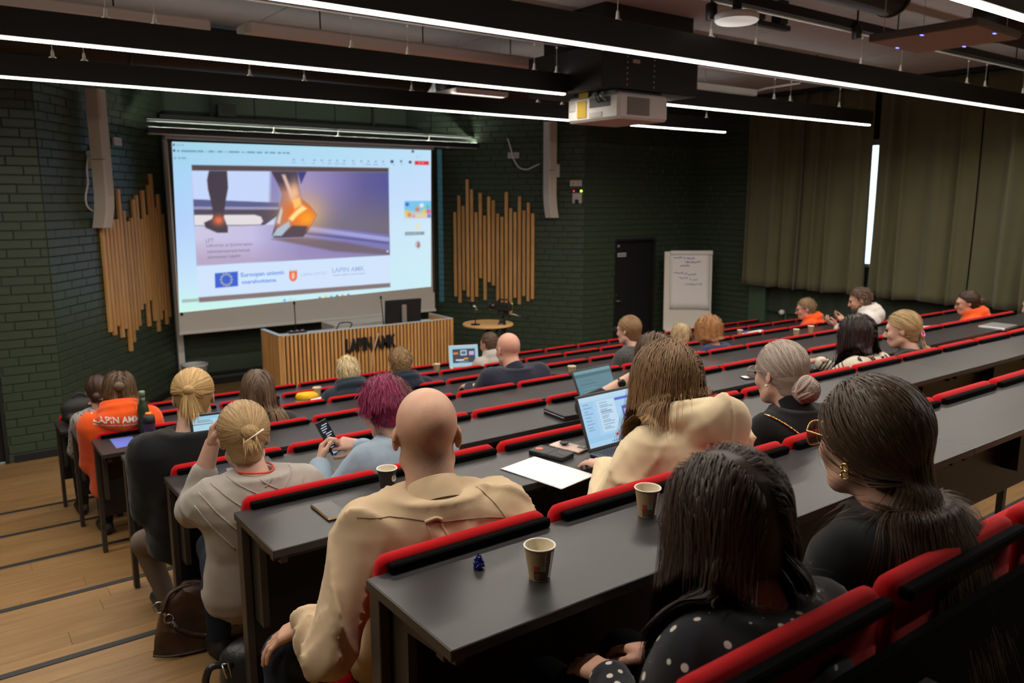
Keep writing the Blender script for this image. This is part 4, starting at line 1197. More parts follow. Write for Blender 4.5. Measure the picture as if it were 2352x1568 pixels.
# ------------------------------------------------------------------ curtains, pipe under the window
CURT = mat('olive_curtain', (0.105, 0.100, 0.054), 0.95, spec=0.1, sheen=0.25, bump=(420, 0.35), var=0.06, vscale=3)
XC = 10.72
def curtain(label, ya, yb, seed, ztop=4.26, zb0=1.37):
    """hanging fabric between y=ya and y=yb (ya > yb)"""
    r = np.random.default_rng(seed)
    n = int((ya - yb) / 0.018); m = 26
    s = np.linspace(0, 1, n)
    per = 0.27 + 0.06 * r.random()
    ph = np.cumsum(1 + 0.5 * np.sin(np.linspace(0, 9, n) + r.random() * 6) + 0.25 * np.sin(np.linspace(0, 23, n) + r.random() * 6)); ph = ph / ph[-1] * (ya - yb) / per * 2 * PI
    zz = np.linspace(0, 1, m)
    co = np.zeros((n, m, 3))
    for j, tz in enumerate(zz):
        amp = 0.035 + 0.045 * (tz ** 0.7)
        w = np.sin(ph + 0.5 * np.sin(3 * tz + ph * 0.13)) + 0.35 * np.sin(2 * ph + 1.3 + tz * 1.5)
        co[:, j, 0] = XC + amp * w * (0.8 + 0.3 * np.sin(np.linspace(0, 5, n) + seed))
        co[:, j, 1] = ya + (yb - ya) * s + 0.02 * np.cos(ph)
        co[:, j, 2] = ztop + (zb0 - ztop) * tz + (0.012 * np.sin(ph * 0.5) if j == m - 1 else 0)
    ctr = np.array([XC, (ya + yb) / 2, zb0])
    me = grid_mesh('curtain', co - ctr, None, CURT)
    me.polygons.foreach_set('use_smooth', [True] * len(me.polygons))
    o = obj('curtain', me, None, tuple(ctr))
    md = o.modifiers.new('thick', 'SOLIDIFY'); md.thickness = 0.004
    tag(o, label, 'curtain', 'olive green curtains')
    hem = [Vector(co[i, m - 1] - ctr) + Vector((-0.002, 0, 0.05)) for i in range(0, n, 2)]
    MB().tube(hem, 0.003, 4).build('hem', CURT, o, True)
    return o
def cy(px, py=560): return at(px, py, x=XC).y
curtain('olive curtain at the front end of the window wall, above the man in orange', cy(1708), cy(1835), 3)
curtain('olive curtain just left of the bright window gap', cy(1833), cy(1984, 560), 5)
curtain('olive curtain just right of the bright window gap', cy(2000, 560), cy(2222), 8)
curtain('olive curtain at the right edge of the picture', cy(2234), 0.9, 13)
t = thing('curtain_rail', 'black curtain rail under the ceiling', 'rail', (XC, 4.6, 4.27), 0)
MB().box((-0.03, -3.8, 0), (0.03, 3.9, 0.07), 0.004).build('rail_body', BLACKM, t)
t = thing('heating_pipe', 'green heating pipe with white valve under the curtain', 'pipe', (XR - 0.05, 7.88, 0.955), 0)
MB().tube([(0, 0, 0), (0, -3.0, 0)], 0.014, 10).build('pipe_run', mat('green_pillar'), t, True)
MB().tube([(0, -0.35, 0), (0, -0.35, -0.95)], 0.011, 8).build('riser', mat('green_pillar'), t, True)
MB().lathe([(0.0, -0.05), (0.03, -0.045), (0.042, -0.01), (0.036, 0.035), (0.0, 0.05)], 16, M=Matrix.Translation((-0.03, -0.30, 0.0)) @ Matrix.Rotation(PI / 2, 4, 'Y')).build('valve', WHITE, t, True)
# ------------------------------------------------------------------ implicit bodies: a small signed-distance toolkit
V3 = lambda *a: np.array(a, float)
def surf_nets(V, xs, ys, zs):
    S = V < 0
    c = np.zeros(tuple(n - 1 for n in V.shape), np.int8)
    for i in (0, 1):
        for j in (0, 1):
            for k in (0, 1):
                c += S[i:V.shape[0] - 1 + i, j:V.shape[1] - 1 + j, k:V.shape[2] - 1 + k]
    act = (c > 0) & (c < 8)
    I = np.argwhere(act)
    if len(I) == 0: return np.zeros((0, 3)), np.zeros((0, 4), int)
    idx = -np.ones(act.shape, np.int64); idx[act] = np.arange(len(I))
    acc = np.zeros((len(I), 3)); cnt = np.zeros(len(I))
    ax = (xs, ys, zs)
    for a in range(3):
        b, d = [(1, 2), (0, 2), (0, 1)][a]
        for ib in (0, 1):
            for id_ in (0, 1):
                o0 = [0, 0, 0]; o0[b] = ib; o0[d] = id_
                o1 = list(o0); o1[a] = 1
                p0 = I + o0; p1 = I + o1
                v0 = V[p0[:, 0], p0[:, 1], p0[:, 2]]; v1 = V[p1[:, 0], p1[:, 1], p1[:, 2]]
                m = (v0 < 0) != (v1 < 0)
                t = np.where(m, v0 / np.where(m, v0 - v1, 1), 0)
                P = np.stack([ax[q][p0[:, q]] for q in range(3)], 1).astype(float)
                P[:, a] += t * (ax[a][p1[:, a]] - ax[a][p0[:, a]])
                acc[m] += P[m]; cnt[m] += 1
    verts = acc / cnt[:, None]
    faces = []
    for a in range(3):
        b, d = [(1, 2), (2, 0), (0, 1)][a]
        sl0 = [slice(None)] * 3; sl1 = [slice(None)] * 3
        sl0[a] = slice(0, -1); sl1[a] = slice(1, None)
        A = S[tuple(sl0)]; B = S[tuple(sl1)]
        E = np.argwhere(A != B)
        ok = (E[:, b] > 0) & (E[:, d] > 0) & (E[:, b] < V.shape[b] - 1) & (E[:, d] < V.shape[d] - 1)
        E = E[ok]
        if len(E) == 0: continue
        def cell(db, dd):
            q = E.copy(); q[:, b] += db; q[:, d] += dd
            return idx[q[:, 0], q[:, 1], q[:, 2]]
        q = np.stack([cell(-1, -1), cell(0, -1), cell(0, 0), cell(-1, 0)], 1)
        inn = S[E[:, 0], E[:, 1], E[:, 2]]
        q[~inn] = q[~inn][:, ::-1]
        faces.append(q)
    return verts, np.concatenate(faces) if faces else np.zeros((0, 4), int)
def smin(a, b, k):
    if k <= 0: return np.minimum(a, b)
    h = np.clip(0.5 + 0.5 * (b - a) / k, 0, 1)
    return b * (1 - h) + a * h - k * h * (1 - h)
class SDF:
    """list of primitives: (function, low corner, high corner, blend radius, mode)"""
    def __init__(self): self.p = []
    def add(self, fn, lo, hi, k=0.0, mode='u'):
        self.p.append((fn, np.asarray(lo, float), np.asarray(hi, float), k, mode)); return self
    def ell(self, c, r, k=0.0, mode='u', R=None):
        c = np.asarray(c, float); r = np.asarray(r, float)
        def fn(P):
            q = P - c
            if R is not None: q = q @ R
            n = np.sqrt(((q / r) ** 2).sum(-1)); m = np.sqrt(((q / (r * r)) ** 2).sum(-1)) + 1e-9
            return n * (n - 1) / m
        e = r.max()
        return self.add(fn, c - e, c + e, k, mode)
    def cap(self, a, b, ra, rb, k=0.0, mode='u', flat=None):
        a = np.asarray(a, float); b = np.asarray(b, float)
        d = b - a; L2 = max((d * d).sum(), 1e-9)
        def fn(P):
            q = P - a
            t = np.clip((q @ d) / L2, 0, 1)
            w = q - t[..., None] * d
            if flat is not None:
                ax, s = flat
                w = w + (w @ ax)[..., None] * ax * (1 / s - 1)
            return np.sqrt((w ** 2).sum(-1)) - (ra + (rb - ra) * t)
        e = max(ra, rb)
        return self.add(fn, np.minimum(a, b) - e, np.maximum(a, b) + e, k, mode)
    def ev(self, P, margin=0.05):
        """exact evaluation at scattered points"""
        d = np.full(P.shape[:-1], 1.0)
        for (fn, lo, hi, k, mode) in self.p:
            v = fn(P)
            if mode == 'u': d = smin(d, v, k)
            elif mode == 's': d = -smin(-d, v, k)
            elif mode == 'i': d = -smin(-d, -v, k)
        return d
    def grid(self, h, lo=None, hi=None, margin=0.06, post=None):
        if lo is None:
            lo = np.min([p[1] for p in self.p if p[4] == 'u'], 0) - 0.03; hi = np.max([p[2] for p in self.p if p[4] == 'u'], 0) + 0.03
        lo = np.asarray(lo, float); hi = np.asarray(hi, float)
        ax = [np.arange(lo[i], hi[i] + h, h) for i in range(3)]
        V = np.full([len(a) for a in ax], 1.0)
        for (fn, l, u, k, mode) in self.p:
            m = margin + k if mode != 'i' else 9
            s = []
            for i in range(3):
                i0 = max(0, int((l[i] - m - lo[i]) / h)); i1 = min(len(ax[i]), int((u[i] + m - lo[i]) / h) + 2)
                s.append(slice(i0, max(i0, i1)))
            s = tuple(s)
            if V[s].size == 0: continue
            P = np.stack(np.meshgrid(ax[0][s[0]], ax[1][s[1]], ax[2][s[2]], indexing='ij'), -1)
            v = fn(P)
            if mode == 'u': V[s] = smin(V[s], v, k)
            elif mode == 's': V[s] = -smin(-V[s], v, k)
            else: V[s] = -smin(-V[s], -v, k)
        if post is not None:
            P = np.stack(np.meshgrid(*ax, indexing='ij'), -1)
            V = post(P, V)
        return surf_nets(V, *ax)
def np_mesh(name, parts, m, smooth=True, col=None):
    """one mesh from several (verts, quads)"""
    vs = []; fs = []; o = 0
    for v, f in parts:
        vs.append(v); fs.append(np.asarray(f) + o); o += len(v)
    v = np.concatenate(vs); f = np.concatenate(fs)
    me = bpy.data.meshes.new(name)
    k = f.shape[1]
    me.vertices.add(len(v)); me.vertices.foreach_set('co', v.reshape(-1).astype(np.float32))
    me.loops.add(f.size); me.loops.foreach_set('vertex_index', f.reshape(-1).astype(np.int32))
    me.polygons.add(len(f)); me.polygons.foreach_set('loop_start', np.arange(0, f.size, k, dtype=np.int32))
    try: me.polygons.foreach_set('loop_total', np.full(len(f), k, np.int32))
    except Exception: pass
    me.polygons.foreach_set('use_smooth', np.full(len(f), smooth))
    me.update(calc_edges=True)
    if col is not None:
        ca = me.color_attributes.new('Col', 'FLOAT_COLOR', 'POINT')
        c4 = np.concatenate([col, np.ones((len(col), 1))], 1).astype(np.float32)
        ca.data.foreach_set('color', c4.reshape(-1))
    me.materials.append(m)
    return me
def wrinkle(P, seed, amp, f=22.0):
    """long soft folds: ridges of slowly bending parallel lines, each set strong only in places"""
    r = np.random.default_rng(seed)
    w = np.zeros(P.shape[:-1])
    for i in range(5):
        d = r.normal(size=3) * V3(0.7, 0.7, 1.0); d /= np.linalg.norm(d); d2 = r.normal(size=3); d2 /= np.linalg.norm(d2); d3 = r.normal(size=3); d3 /= np.linalg.norm(d3)
        ff = f * (0.55 + 0.3 * i)
        s = np.sin(P @ d * ff * 0.5 + r.random() * 6 + 1.3 * np.sin(P @ d2 * 9 + r.random() * 6))
        m = np.clip(0.5 + 0.9 * np.sin(P @ d3 * 13 + r.random() * 6), 0, 1)
        w += m * (1 - np.abs(s)) ** 3 / (1 + 0.35 * i)
    return amp * (0.45 - 1.25 * w)

def rotm(rz=0, rx=0, ry=0):
    return np.array((Matrix.Rotation(rz, 3, 'Z') @ Matrix.Rotation(rx, 3, 'X') @ Matrix.Rotation(ry, 3, 'Y')))

# ------------------------------------------------------------------ head in its own axes (x right, y forward, z up, origin between the ears)
CR_C, CR_R = V3(0, -0.014, 0.034), V3(0.0745, 0.0935, 0.084)
def head_sdf(fem=False, ear=True, beard=False):
    s = SDF()
    s.ell(CR_C, CR_R)
    s.ell((0, 0.030, -0.025), (0.060, 0.060, 0.085), 0.03)
    s.ell((0, 0.052, -0.088), (0.036, 0.034, 0.026), 0.03)
    for x in (-1, 1):
        s.cap((x * 0.052, 0.005, -0.062), (x * 0.03, 0.05, -0.094), 0.014, 0.014, 0.025)
        s.ell((x * 0.036, 0.066, -0.028), (0.024, 0.02, 0.024), 0.02)
        s.ell((x * 0.033, 0.098, 0.006), (0.017, 0.016, 0.012), 0.012, 's')
        if ear:
            R = rotm(rz=x * 0.35)
            s.ell((x * 0.0765, -0.008, -0.006), (0.0068, 0.0175, 0.029), 0.007, 'u', R)
            s.ell((x * 0.0845, -0.004, -0.002), (0.005, 0.009, 0.016), 0.004, 's', R)
    s.cap((-0.034, 0.080, 0.021), (0.034, 0.080, 0.021), 0.011, 0.011, 0.02)
    s.cap((0, 0.088, 0.010), (0, 0.107, -0.036), 0.008, 0.0125, 0.012)
    for x in (-1, 1): s.ell((x * 0.011, 0.096, -0.040), (0.009, 0.010, 0.008), 0.006)
    s.cap((-0.020, 0.086, -0.066), (0.020, 0.086, -0.066), 0.006, 0.006, 0.008)
    s.cap((-0.017, 0.085, -0.075), (0.017, 0.085, -0.075), 0.007, 0.007, 0.007)
    s.cap((-0.024, 0.096, -0.0705), (0.024, 0.096, -0.0705), 0.0022, 0.0022, 0.004, 's')
    return s
def hairline(y):
    return np.interp(y, [-0.1, -0.03, 0.0, 0.02, 0.05, 0.085], [-0.088, -0.078, -0.030, 0.018, 0.050, 0.076])

HAND_CACHE = {}
def hand_sdf(side, curl=0.35, spread=0.10, thumb_in=0.3, pose=None):
    """local: wrist at the origin, fingers along +y, palm facing -z, thumb towards -x*side (side=+1 right hand)"""
    s = SDF()
    s.cap((0, -0.05, 0), (0, 0.01, 0), 0.027, 0.026, 0.0, 'u', (V3(0, 0, 1), 0.75))
    for i, x in enumerate((-0.026, -0.009, 0.009, 0.026)):
        s.cap((x * 0.6, 0.012, 0), (x, 0.078 - 0.004 * abs(i - 1.3), 0.0), 0.016, 0.0125, 0.012)
    L = [(0.040, 0.024, 0.019), (0.044, 0.028, 0.020), (0.041, 0.026, 0.019), (0.032, 0.019, 0.017)]
    for i, x in enumerate((-0.027, -0.009, 0.009, 0.026)):
        p = V3(x, 0.080 - 0.004 * abs(i - 1.3), 0.0)
        an = curl * 0.7; sp = spread * (i - 1.5)
        r = (0.0092, 0.0096, 0.0092, 0.0080)[i]
        cu = pose[i] if pose else curl
        an = cu * 0.8
        for j, l in enumerate(L[i]):
            d = V3(math.sin(sp) * math.cos(an), math.cos(sp) * math.cos(an), -math.sin(an))
            q = p + d * l
            s.cap(p, q, r * (1 - 0.08 * j), r * (0.93 - 0.09 * j), 0.005 if j == 0 else 0.003)
            p = q; an += cu * (1.1, 0.9)[min(j, 1)]
    p = V3(-0.022, 0.018, -0.004); an = 0.75 - 0.5 * thumb_in
    for j, (l, r) in enumerate(((0.040, 0.0135), (0.032, 0.0105), (0.026, 0.0095))):
        d = V3(-math.sin(an), math.cos(an), -0.25 - 0.3 * thumb_in); d /= np.linalg.norm(d)
        q = p + d * l
        s.cap(p, q, r, r * 0.9, 0.008 if j == 0 else 0.003)
        p = q; an -= 0.25 + 0.3 * thumb_in
    return s
def hand_mesh(side, wrist, fdir, palm, curl=0.35, h=0.006, scale=1.0, thumb_in=0.3, spread=0.1, pose=None):
    key = (curl, h, thumb_in, spread, tuple(pose) if pose else None)
    if key not in HAND_CACHE:
        HAND_CACHE[key] = hand_sdf(1, curl, spread, thumb_in, pose).grid(h, margin=0.03)
    v, f = HAND_CACHE[key]
    v = v.copy() * scale
    y = np.asarray(fdir, float); y /= np.linalg.norm(y)
    n = -np.asarray(palm, float); n = n - (n @ y) * y; n /= np.linalg.norm(n)      # back of the hand = +z
    x = np.cross(y, n)
    if side < 0:
        v[:, 0] *= -1; f = f[:, ::-1]
    return np.asarray(wrist, float) + v[:, :1] * x + v[:, 1:2] * y + v[:, 2:3] * n, f

def ik(S, W, l1, l2, pole):
    S = np.asarray(S, float); W = np.asarray(W, float)
    d = W - S; L = np.linalg.norm(d)
    if L > (l1 + l2) * 0.995:
        W = S + d / L * (l1 + l2) * 0.995; d = W - S; L = np.linalg.norm(d)
    u = d / L
    a = (l1 * l1 - l2 * l2 + L * L) / (2 * L); hh = math.sqrt(max(l1 * l1 - a * a, 0))
    p = np.asarray(pole, float); p = p - (p @ u) * u; p /= np.linalg.norm(p) + 1e-9
    return S + u * a + p * hh, W

SKIN = {}
def skin_mat(name, col, stubble=None):
    if name in SKIN: return SKIN[name]
    m = mat('skin_' + name, col, 0.48, spec=0.4, bump=(260, 0.12), var=0.07, vscale=30)
    SKIN[name] = m
    return m
def hair_mat(name, rough=0.5, spec=0.32):
    return mat('hair_' + name, (0.1, 0.1, 0.1), rough, spec=spec, attr='Col')

def strands(n, root_fn, step_fn, push, nseg, ds, width, base, tip, rnd, seed, wvar=0.3):
    """grow n strands at once; returns ribbons (verts, quads) and colours"""
    r = np.random.default_rng(seed)
    P, D, st = root_fn(n, r)
    n = len(P)
    path = [P.copy()]; nor = []
    live = np.ones(n, bool)
    for s in range(nseg):
        D = step_fn(P, D, s, st, r)
        D /= np.linalg.norm(D, axis=1, keepdims=True) + 1e-9
        Q = P + D * ds * st['len'][:, None]
        Q, N = push(Q, st)
        P = Q; path.append(P.copy()); nor.append(N)
    nor = [nor[0]] + nor
    path = np.stack(path, 1); nor = np.stack(nor, 1)                 # n, seg+1, 3
    T = np.gradient(path, axis=1); T /= np.linalg.norm(T, axis=2, keepdims=True) + 1e-9
    B = np.cross(T, nor); B /= np.linalg.norm(B, axis=2, keepdims=True) + 1e-9
    tt = np.linspace(0, 1, nseg + 1)
    w = width * (1 - 0.75 * np.clip((tt - 0.7) / 0.3, 0, 1))[None, :, None] * (1 + wvar * (r.random((n, 1, 1)) - 0.5) * 2)
    nn = np.cross(B, T)
    tw = (r.random((n, 1, 1)) - 0.5) * 0.45                      # each ribbon slightly turned about its own axis
    B = B * np.cos(tw) + nn * np.sin(tw)
    v = np.stack([path + B * w / 2, path - B * w / 2], 2).reshape(-1, 3)
    base_i = np.arange(n)[:, None] * (nseg + 1) * 2 + np.arange(nseg)[None] * 2
    q1 = np.stack([base_i, base_i + 1, base_i + 3, base_i + 2], -1).reshape(-1, 4)
    base = np.asarray(base, float); tip = np.asarray(tip, float)
    c = base + (tip - base) * tt[None, :, None] ** 1.2
    c = np.broadcast_to(c, (n, nseg + 1, 3)) * (1 + rnd * (r.random((n, 1, 1)) * 2 - 1))
    if 'mul' in st: c = c * st['mul'][:, None, :]
    c = np.repeat(c, 2, axis=1).reshape(-1, 3)
    return (v, q1), np.clip(c, 0, 1)
# ------------------------------------------------------------------ one seated person
PT = np.array([-0.10, 0.0, 0.10, 0.25, 0.42, 0.60, 0.75, 0.86, 0.925, 0.97, 1.03])
PA = np.array([0.10, 0.165, 0.176, 0.166, 0.154, 0.166, 0.180, 0.176, 0.132, 0.098, 0.084])
PB = np.array([0.08, 0.120, 0.126, 0.116, 0.106, 0.114, 0.122, 0.104, 0.090, 0.080, 0.076])
EYE = mat('eye_dark', (0.02, 0.015, 0.012), 0.15)
DENIM = mat('dark_denim', (0.018, 0.024, 0.042), 0.9, spec=0.2, bump=(600, 0.3))
CHARC = mat('charcoal_trousers', (0.012, 0.012, 0.014), 0.9, spec=0.2)
SHOE = mat('dark_shoe', (0.012, 0.011, 0.011), 0.5)
PEOPLE = {}
class Person: pass
def person(key, label, crown, k, dy=0.17, s=1.0, fem=True, yaw=0.0, pitch=8.0, roll=0.0, tyaw=0.0, wide=1.0, skin=(0.50, 0.30, 0.22), top=None, infl=0.012, wr=0.004, hood=False, collar=None, band=0.0,
           near=0, wrists=None, poles=None, hands=True, hand_args=(None, None), sleeves=(0.0, 0.0), trousers=CHARC, knees=None, ankles=None, hump=0.03, nb_off=(0, 0, 0), seat_dx=0.0, cut_low=None, ears=True, topcut=0.985, shoulder_drop=0.0, group=None, name='person', neck=1.0, hipdy=0.0):
    p = Person(); p.near = near; p.k = k; p.s = s; p.fem = fem
    hf = (0.0105, 0.0078, 0.0056)[near]; hc = (0.019, 0.0145, 0.0098)[near]; hh = (0.0085, 0.0068, 0.005)[near]
    Y = DY(k) + dy + 0.07
    cw = np.array(at(*crown, y=Y))
    Rh = np.array(Matrix.Rotation(math.radians(yaw), 3, 'Z') @ Matrix.Rotation(math.radians(-pitch), 3, 'X') @ Matrix.Rotation(math.radians(roll), 3, 'Y'))
    H = cw - V3(0, 0, 0.117 * s)
    p.H, p.Rh = H, Rh
    W = lambda q: H + (np.asarray(q, float) * s) @ Rh.T            # head axes -> world
    Lc = lambda q: ((np.asarray(q, float) - H) @ Rh) / s
    p.W, p.Lc = W, Lc
    seat = DZ(k) - 0.445
    NB = W((0, -0.040, -0.095)) + V3(0, -0.026, -0.022) * s + np.asarray(nb_off)
    hip = V3(H[0] * 0.55 + NB[0] * 0.45 + seat_dx, DY(k) + 0.255 + hipdy, seat)
    p.hip, p.NB = hip, NB
    TY = math.radians(tyaw); Rt = np.array(Matrix.Rotation(TY, 3, 'Z')); p.Rt = Rt
    HT = NB[2] - hip[2]; nq = Rt.T @ (NB - hip)
    ws = wide * (0.93 if fem else 1.04)
    kz = HT / 0.60
    def cen(t):
        f = np.clip(t, 0, 1.1) ** 1.35
        return nq[0] * f, nq[1] * f - hump * np.sin(np.clip(t, 0, 1) * PI) ** 1.0 * (0.6 + 0.4 * np.clip(t, 0, 1))
    def torso(inf, wr_, seed):
        def fn(P):
            q = (P - hip) @ Rt
            t = q[..., 2] / HT
            cx, cy = cen(t)
            a = np.interp(t, PT, PA) * ws + inf; b = np.interp(t, PT, PB) * (0.5 + 0.5 * ws) + inf
            n = (np.abs((q[..., 0] - cx) / a) ** 2.5 + np.abs((q[..., 1] - cy) / b) ** 2.5) ** 0.4
            d = (n - 1) * np.minimum(a, b)
            d = np.maximum(d, (t - topcut) * HT - inf * 0.5); d = np.maximum(d, (-0.08 - t) * HT - inf)
            if wr_: d = d + wrinkle(q, seed, wr_, 40.0) * np.clip((0.99 - t) / 0.12, 0, 1)
            return d
        lo = np.minimum(hip, NB) - 0.30; hi = np.maximum(hip, NB) + 0.30
        lo[2] = hip[2] - 0.1; hi[2] = NB[2] + 0.06
        return fn, lo, hi
    seed = sum(map(ord, key))
    def tpt(x, t, y=0.0):
        cx, cy = cen(np.array(t)); return hip + Rt @ V3(cx + x, cy + y, t * HT)
    p.tpt = tpt
    Sh = {sd: tpt(sd * 0.158 * ws, 0.855 - shoulder_drop, -0.004) for sd in (-1, 1)}
    l1, l2 = 0.285 * s, 0.245 * s
    arms = {}
    for i, sd in enumerate((-1, 1)):
        w_ = wrists[i] if wrists and wrists[i] is not None else None
        if w_ is None:
            w_ = hip + Rt @ V3(sd * 0.075, 0.235, 0.165)
        elif isinstance(w_, str):
            w_ = V3(hip[0] + sd * 0.15, DY(k) + 0.60, DZ(k) - RISE + 0.045)
        pl = poles[i] if poles and poles[i] is not None else V3(sd * 0.55, -0.45, -0.8)
        E, Wr = ik(Sh[sd], np.asarray(w_, float), l1, l2, pl)
        arms[sd] = (Sh[sd], E, Wr)
    p.arms = arms
    # ---- body: head and neck fine, the rest slimmer than the clothes, hands with fingers
    hs = head_sdf(fem, ears)
    nb = Lc(NB + V3(0, 0.0, -0.06))
    hs.cap((0, -0.018, -0.055), nb, (0.047 if fem else 0.056) * neck, (0.056 if fem else 0.067) * neck, 0.03)
    v, f = hs.grid(hf / s, margin=0.05)
    parts = [(W(v), f)]
    p.hs = hs
    bs = SDF(); fn, lo, hi = torso(-0.016, 0, seed); bs.add(fn, lo, hi)
    for sd in (-1, 1):
        a, e, w = arms[sd]
        bs.cap(a, e, 0.045 * ws, 0.037, 0.03); bs.cap(e, w, 0.036, 0.026, 0.012)
    legs = []
    tz = TZ(k + 1) if k < 6 else 0.0
    for i, sd in enumerate((-1, 1)):
        kn = knees[i] if knees and knees[i] is not None else hip + Rt @ V3(sd * 0.115, 0.42, 0.06)
        an = ankles[i] if ankles and ankles[i] is not None else V3(kn[0], kn[1] + 0.02, tz + 0.09)
        kn = np.asarray(kn, float); an = np.asarray(an, float)
        hp = hip + Rt @ V3(sd * 0.085, 0.0, 0.085)
        legs.append((hp, kn, an))
        bs.cap(hp, kn, 0.066, 0.046, 0.03); bs.cap(kn, an, 0.044, 0.030, 0.02)
        bs.cap(an - V3(0, 0.03, 0.05), an + V3(sd * 0.02, 0.14, -0.055), 0.032, 0.026, 0.02)
    p.legs = legs
    parts.append(bs.grid(0.022, margin=0.05))
    if hands:
        for i, sd in enumerate((-1, 1)):
            a, e, w = arms[sd]
            ha = hand_args[i] or {}
            fd = ha.get('fdir', V3(0, 1, -0.15) if w_ is not None else (w - e)); pm = ha.get('palm', V3(-sd * 0.2, 0, -1))
            parts.append(hand_mesh(sd, w + (w - e) / np.linalg.norm(w - e) * 0.02, fd, pm, ha.get('curl', 0.45), hh, s * (0.9 if fem else 1.02), ha.get('thumb', 0.3), ha.get('spread', 0.1), ha.get('pose')))
            if sleeves[i] > 0:                  # bare forearm
                fs_ = SDF(); q = e + (w - e) * (1 - sleeves[i]) * 0.8
                fs_.cap(q, w + (w - e) * 0.08, 0.040 if fem else 0.044, 0.027 if fem else 0.030)
                parts.append(fs_.grid(hh * 1.3, margin=0.03))
    root = V3(hip[0], hip[1], seat)
    me = np_mesh('body', [(vv - root, ff) for vv, ff in parts], skin_mat(key, skin))
    body = obj(name, me, None, tuple(root)); tag(body, label, 'person', group)
    p.obj, p.root = body, root
    # ---- clothes
    cs = SDF(); fn, lo, hi = torso(infl, wr, seed); cs.add(fn, lo, hi)
    rw = 0.012 if wr > 0.002 else 0.0
    for i, sd in enumerate((-1, 1)):
        a, e, w = arms[sd]
        end = e + (w - e) * (1 - sleeves[i]) if sleeves[i] else w - (w - e) * 0.02
        def wrap(f0, sd_=sd):
            return lambda P: f0(P) + wrinkle(P, seed + 7 + sd_, wr * 1.15, 52.0)
        t_ = SDF().cap(a, e, 0.060 * ws + infl, 0.048 + infl * 0.9); f_, l_, h_, _, _ = t_.p[0]
        cs.add(wrap(f_) if wr else f_, l_, h_, 0.05)
        t_ = SDF().cap(e, end, 0.046 + infl * 0.9, 0.036 + infl * 0.7); f_, l_, h_, _, _ = t_.p[0]
        cs.add(wrap(f_) if wr else f_, l_, h_, 0.02)
    up = W((0, -0.03, -0.06)) - NB; up = up / np.linalg.norm(up); p.up = up
    if hood:
        hx = hood[3] if isinstance(hood, (tuple, list)) and len(hood) > 3 else 0.0
        hw_ = hood[:3] if isinstance(hood, (tuple, list)) else (0.150, 0.078, 0.105)
        c = NB + Rt @ V3(hx, -0.088, -0.045)
        def pouch(P):                                    # the bag of the hood hanging on the back, its tip drawn down
            q = (P - c) @ Rt
            q = q @ rotm(rx=0.22)
            zz = q[..., 2] / hw_[2]
            ax_ = hw_[0] * (0.72 + 0.28 * np.clip(zz + 0.6, 0, 1))
            n = np.sqrt((q[..., 0] / ax_) ** 2 + (q[..., 1] / hw_[1]) ** 2 + zz ** 2)
            return (n - 1) * hw_[1] * 0.9 + wrinkle(P, seed + 31, 0.004, 27.0) - 0.006 * np.exp(-(q[..., 0] / 0.012) ** 2)
        cs.add(pouch, c - 0.2, c + 0.2, 0.007)
        for (R_, r_, dz, ty) in ((0.094, 0.026, 0.004, 0.30), (0.084, 0.024, 0.046, 0.24)):     # two rolled folds round the neck
            def rim(P, R_=R_, r_=r_, dz=dz, ty=ty):
                q = (P - (NB + up * dz)) @ Rt
                rho = np.sqrt((q[..., 0] / 1.12) ** 2 + (q[..., 1] + 0.004) ** 2); hz = q[..., 2] + ty * q[..., 1]
                return np.sqrt((rho - R_) ** 2 + (hz * 0.8) ** 2) - r_ * (1 + 0.25 * np.clip(-q[..., 1] / 0.1, -1, 1))
            cs.add(rim, NB - 0.17, NB + 0.17, 0.010)
    # neck opening
    cs.cap(NB + up * 0.004 + Rt @ V3(0, 0.012, 0), NB + up * 0.16, ((0.0515 if fem else 0.061) + 0.004) * neck, ((0.049 if fem else 0.058) + 0.004) * neck, 0.004, 's')
    p.cs = cs
    tm = top or mat('dark_top', (0.012, 0.012, 0.014), 0.9)
    v, f = cs.grid(hc, margin=0.06)
    p.top_raw = (v, f)
    p.top = obj('top', np_mesh('top', [(v - root, f)], tm), body)
    if band:                                             # stand-up collar band as its own piece
        R0 = (0.052 if fem else 0.0635) * neck
        q = Vector(up).to_track_quat('Z', 'Y').to_matrix().to_4x4()
        Mc = Matrix.Translation(Vector(NB - root + Rt @ V3(0, 0.006, 0))) @ q
        MB().lathe([(R0 + 0.013, -0.046), (R0 + 0.0085, -0.020), (R0 + 0.004, band * 0.75), (R0 + 0.0028, band * 0.85), (R0 + 0.001, band * 0.75), (R0 + 0.004, -0.020), (R0 + 0.008, -0.046), (R0 + 0.013, -0.046)], 36, M=Mc, caps=False).build('collar', tm, body, True)
    # ---- trousers and shoes
    ls = SDF()
    ls.ell(hip + V3(0, 0.0, 0.09), (0.178 * (0.5 + 0.5 * ws), 0.13, 0.105))
    for hp, kn, an in legs:
        ls.cap(hp, kn, 0.088, 0.064, 0.04); ls.cap(kn, an, 0.062, 0.046, 0.02)
    hl = hc if (knees and near) else 0.02
    if knees and near:
        q_ = ls; base_p = list(q_.p)
        for j, (fn_, l_, h_, kk, md) in enumerate(base_p):
            q_.p[j] = ((lambda f0: (lambda P: f0(P) + wrinkle(P, seed + 3, 0.004, 42.0)))(fn_), l_, h_, kk, md)
    obj('trousers', np_mesh('trousers', [((lambda r_: (r_[0] - root, r_[1]))(ls.grid(hl)))], trousers), body)
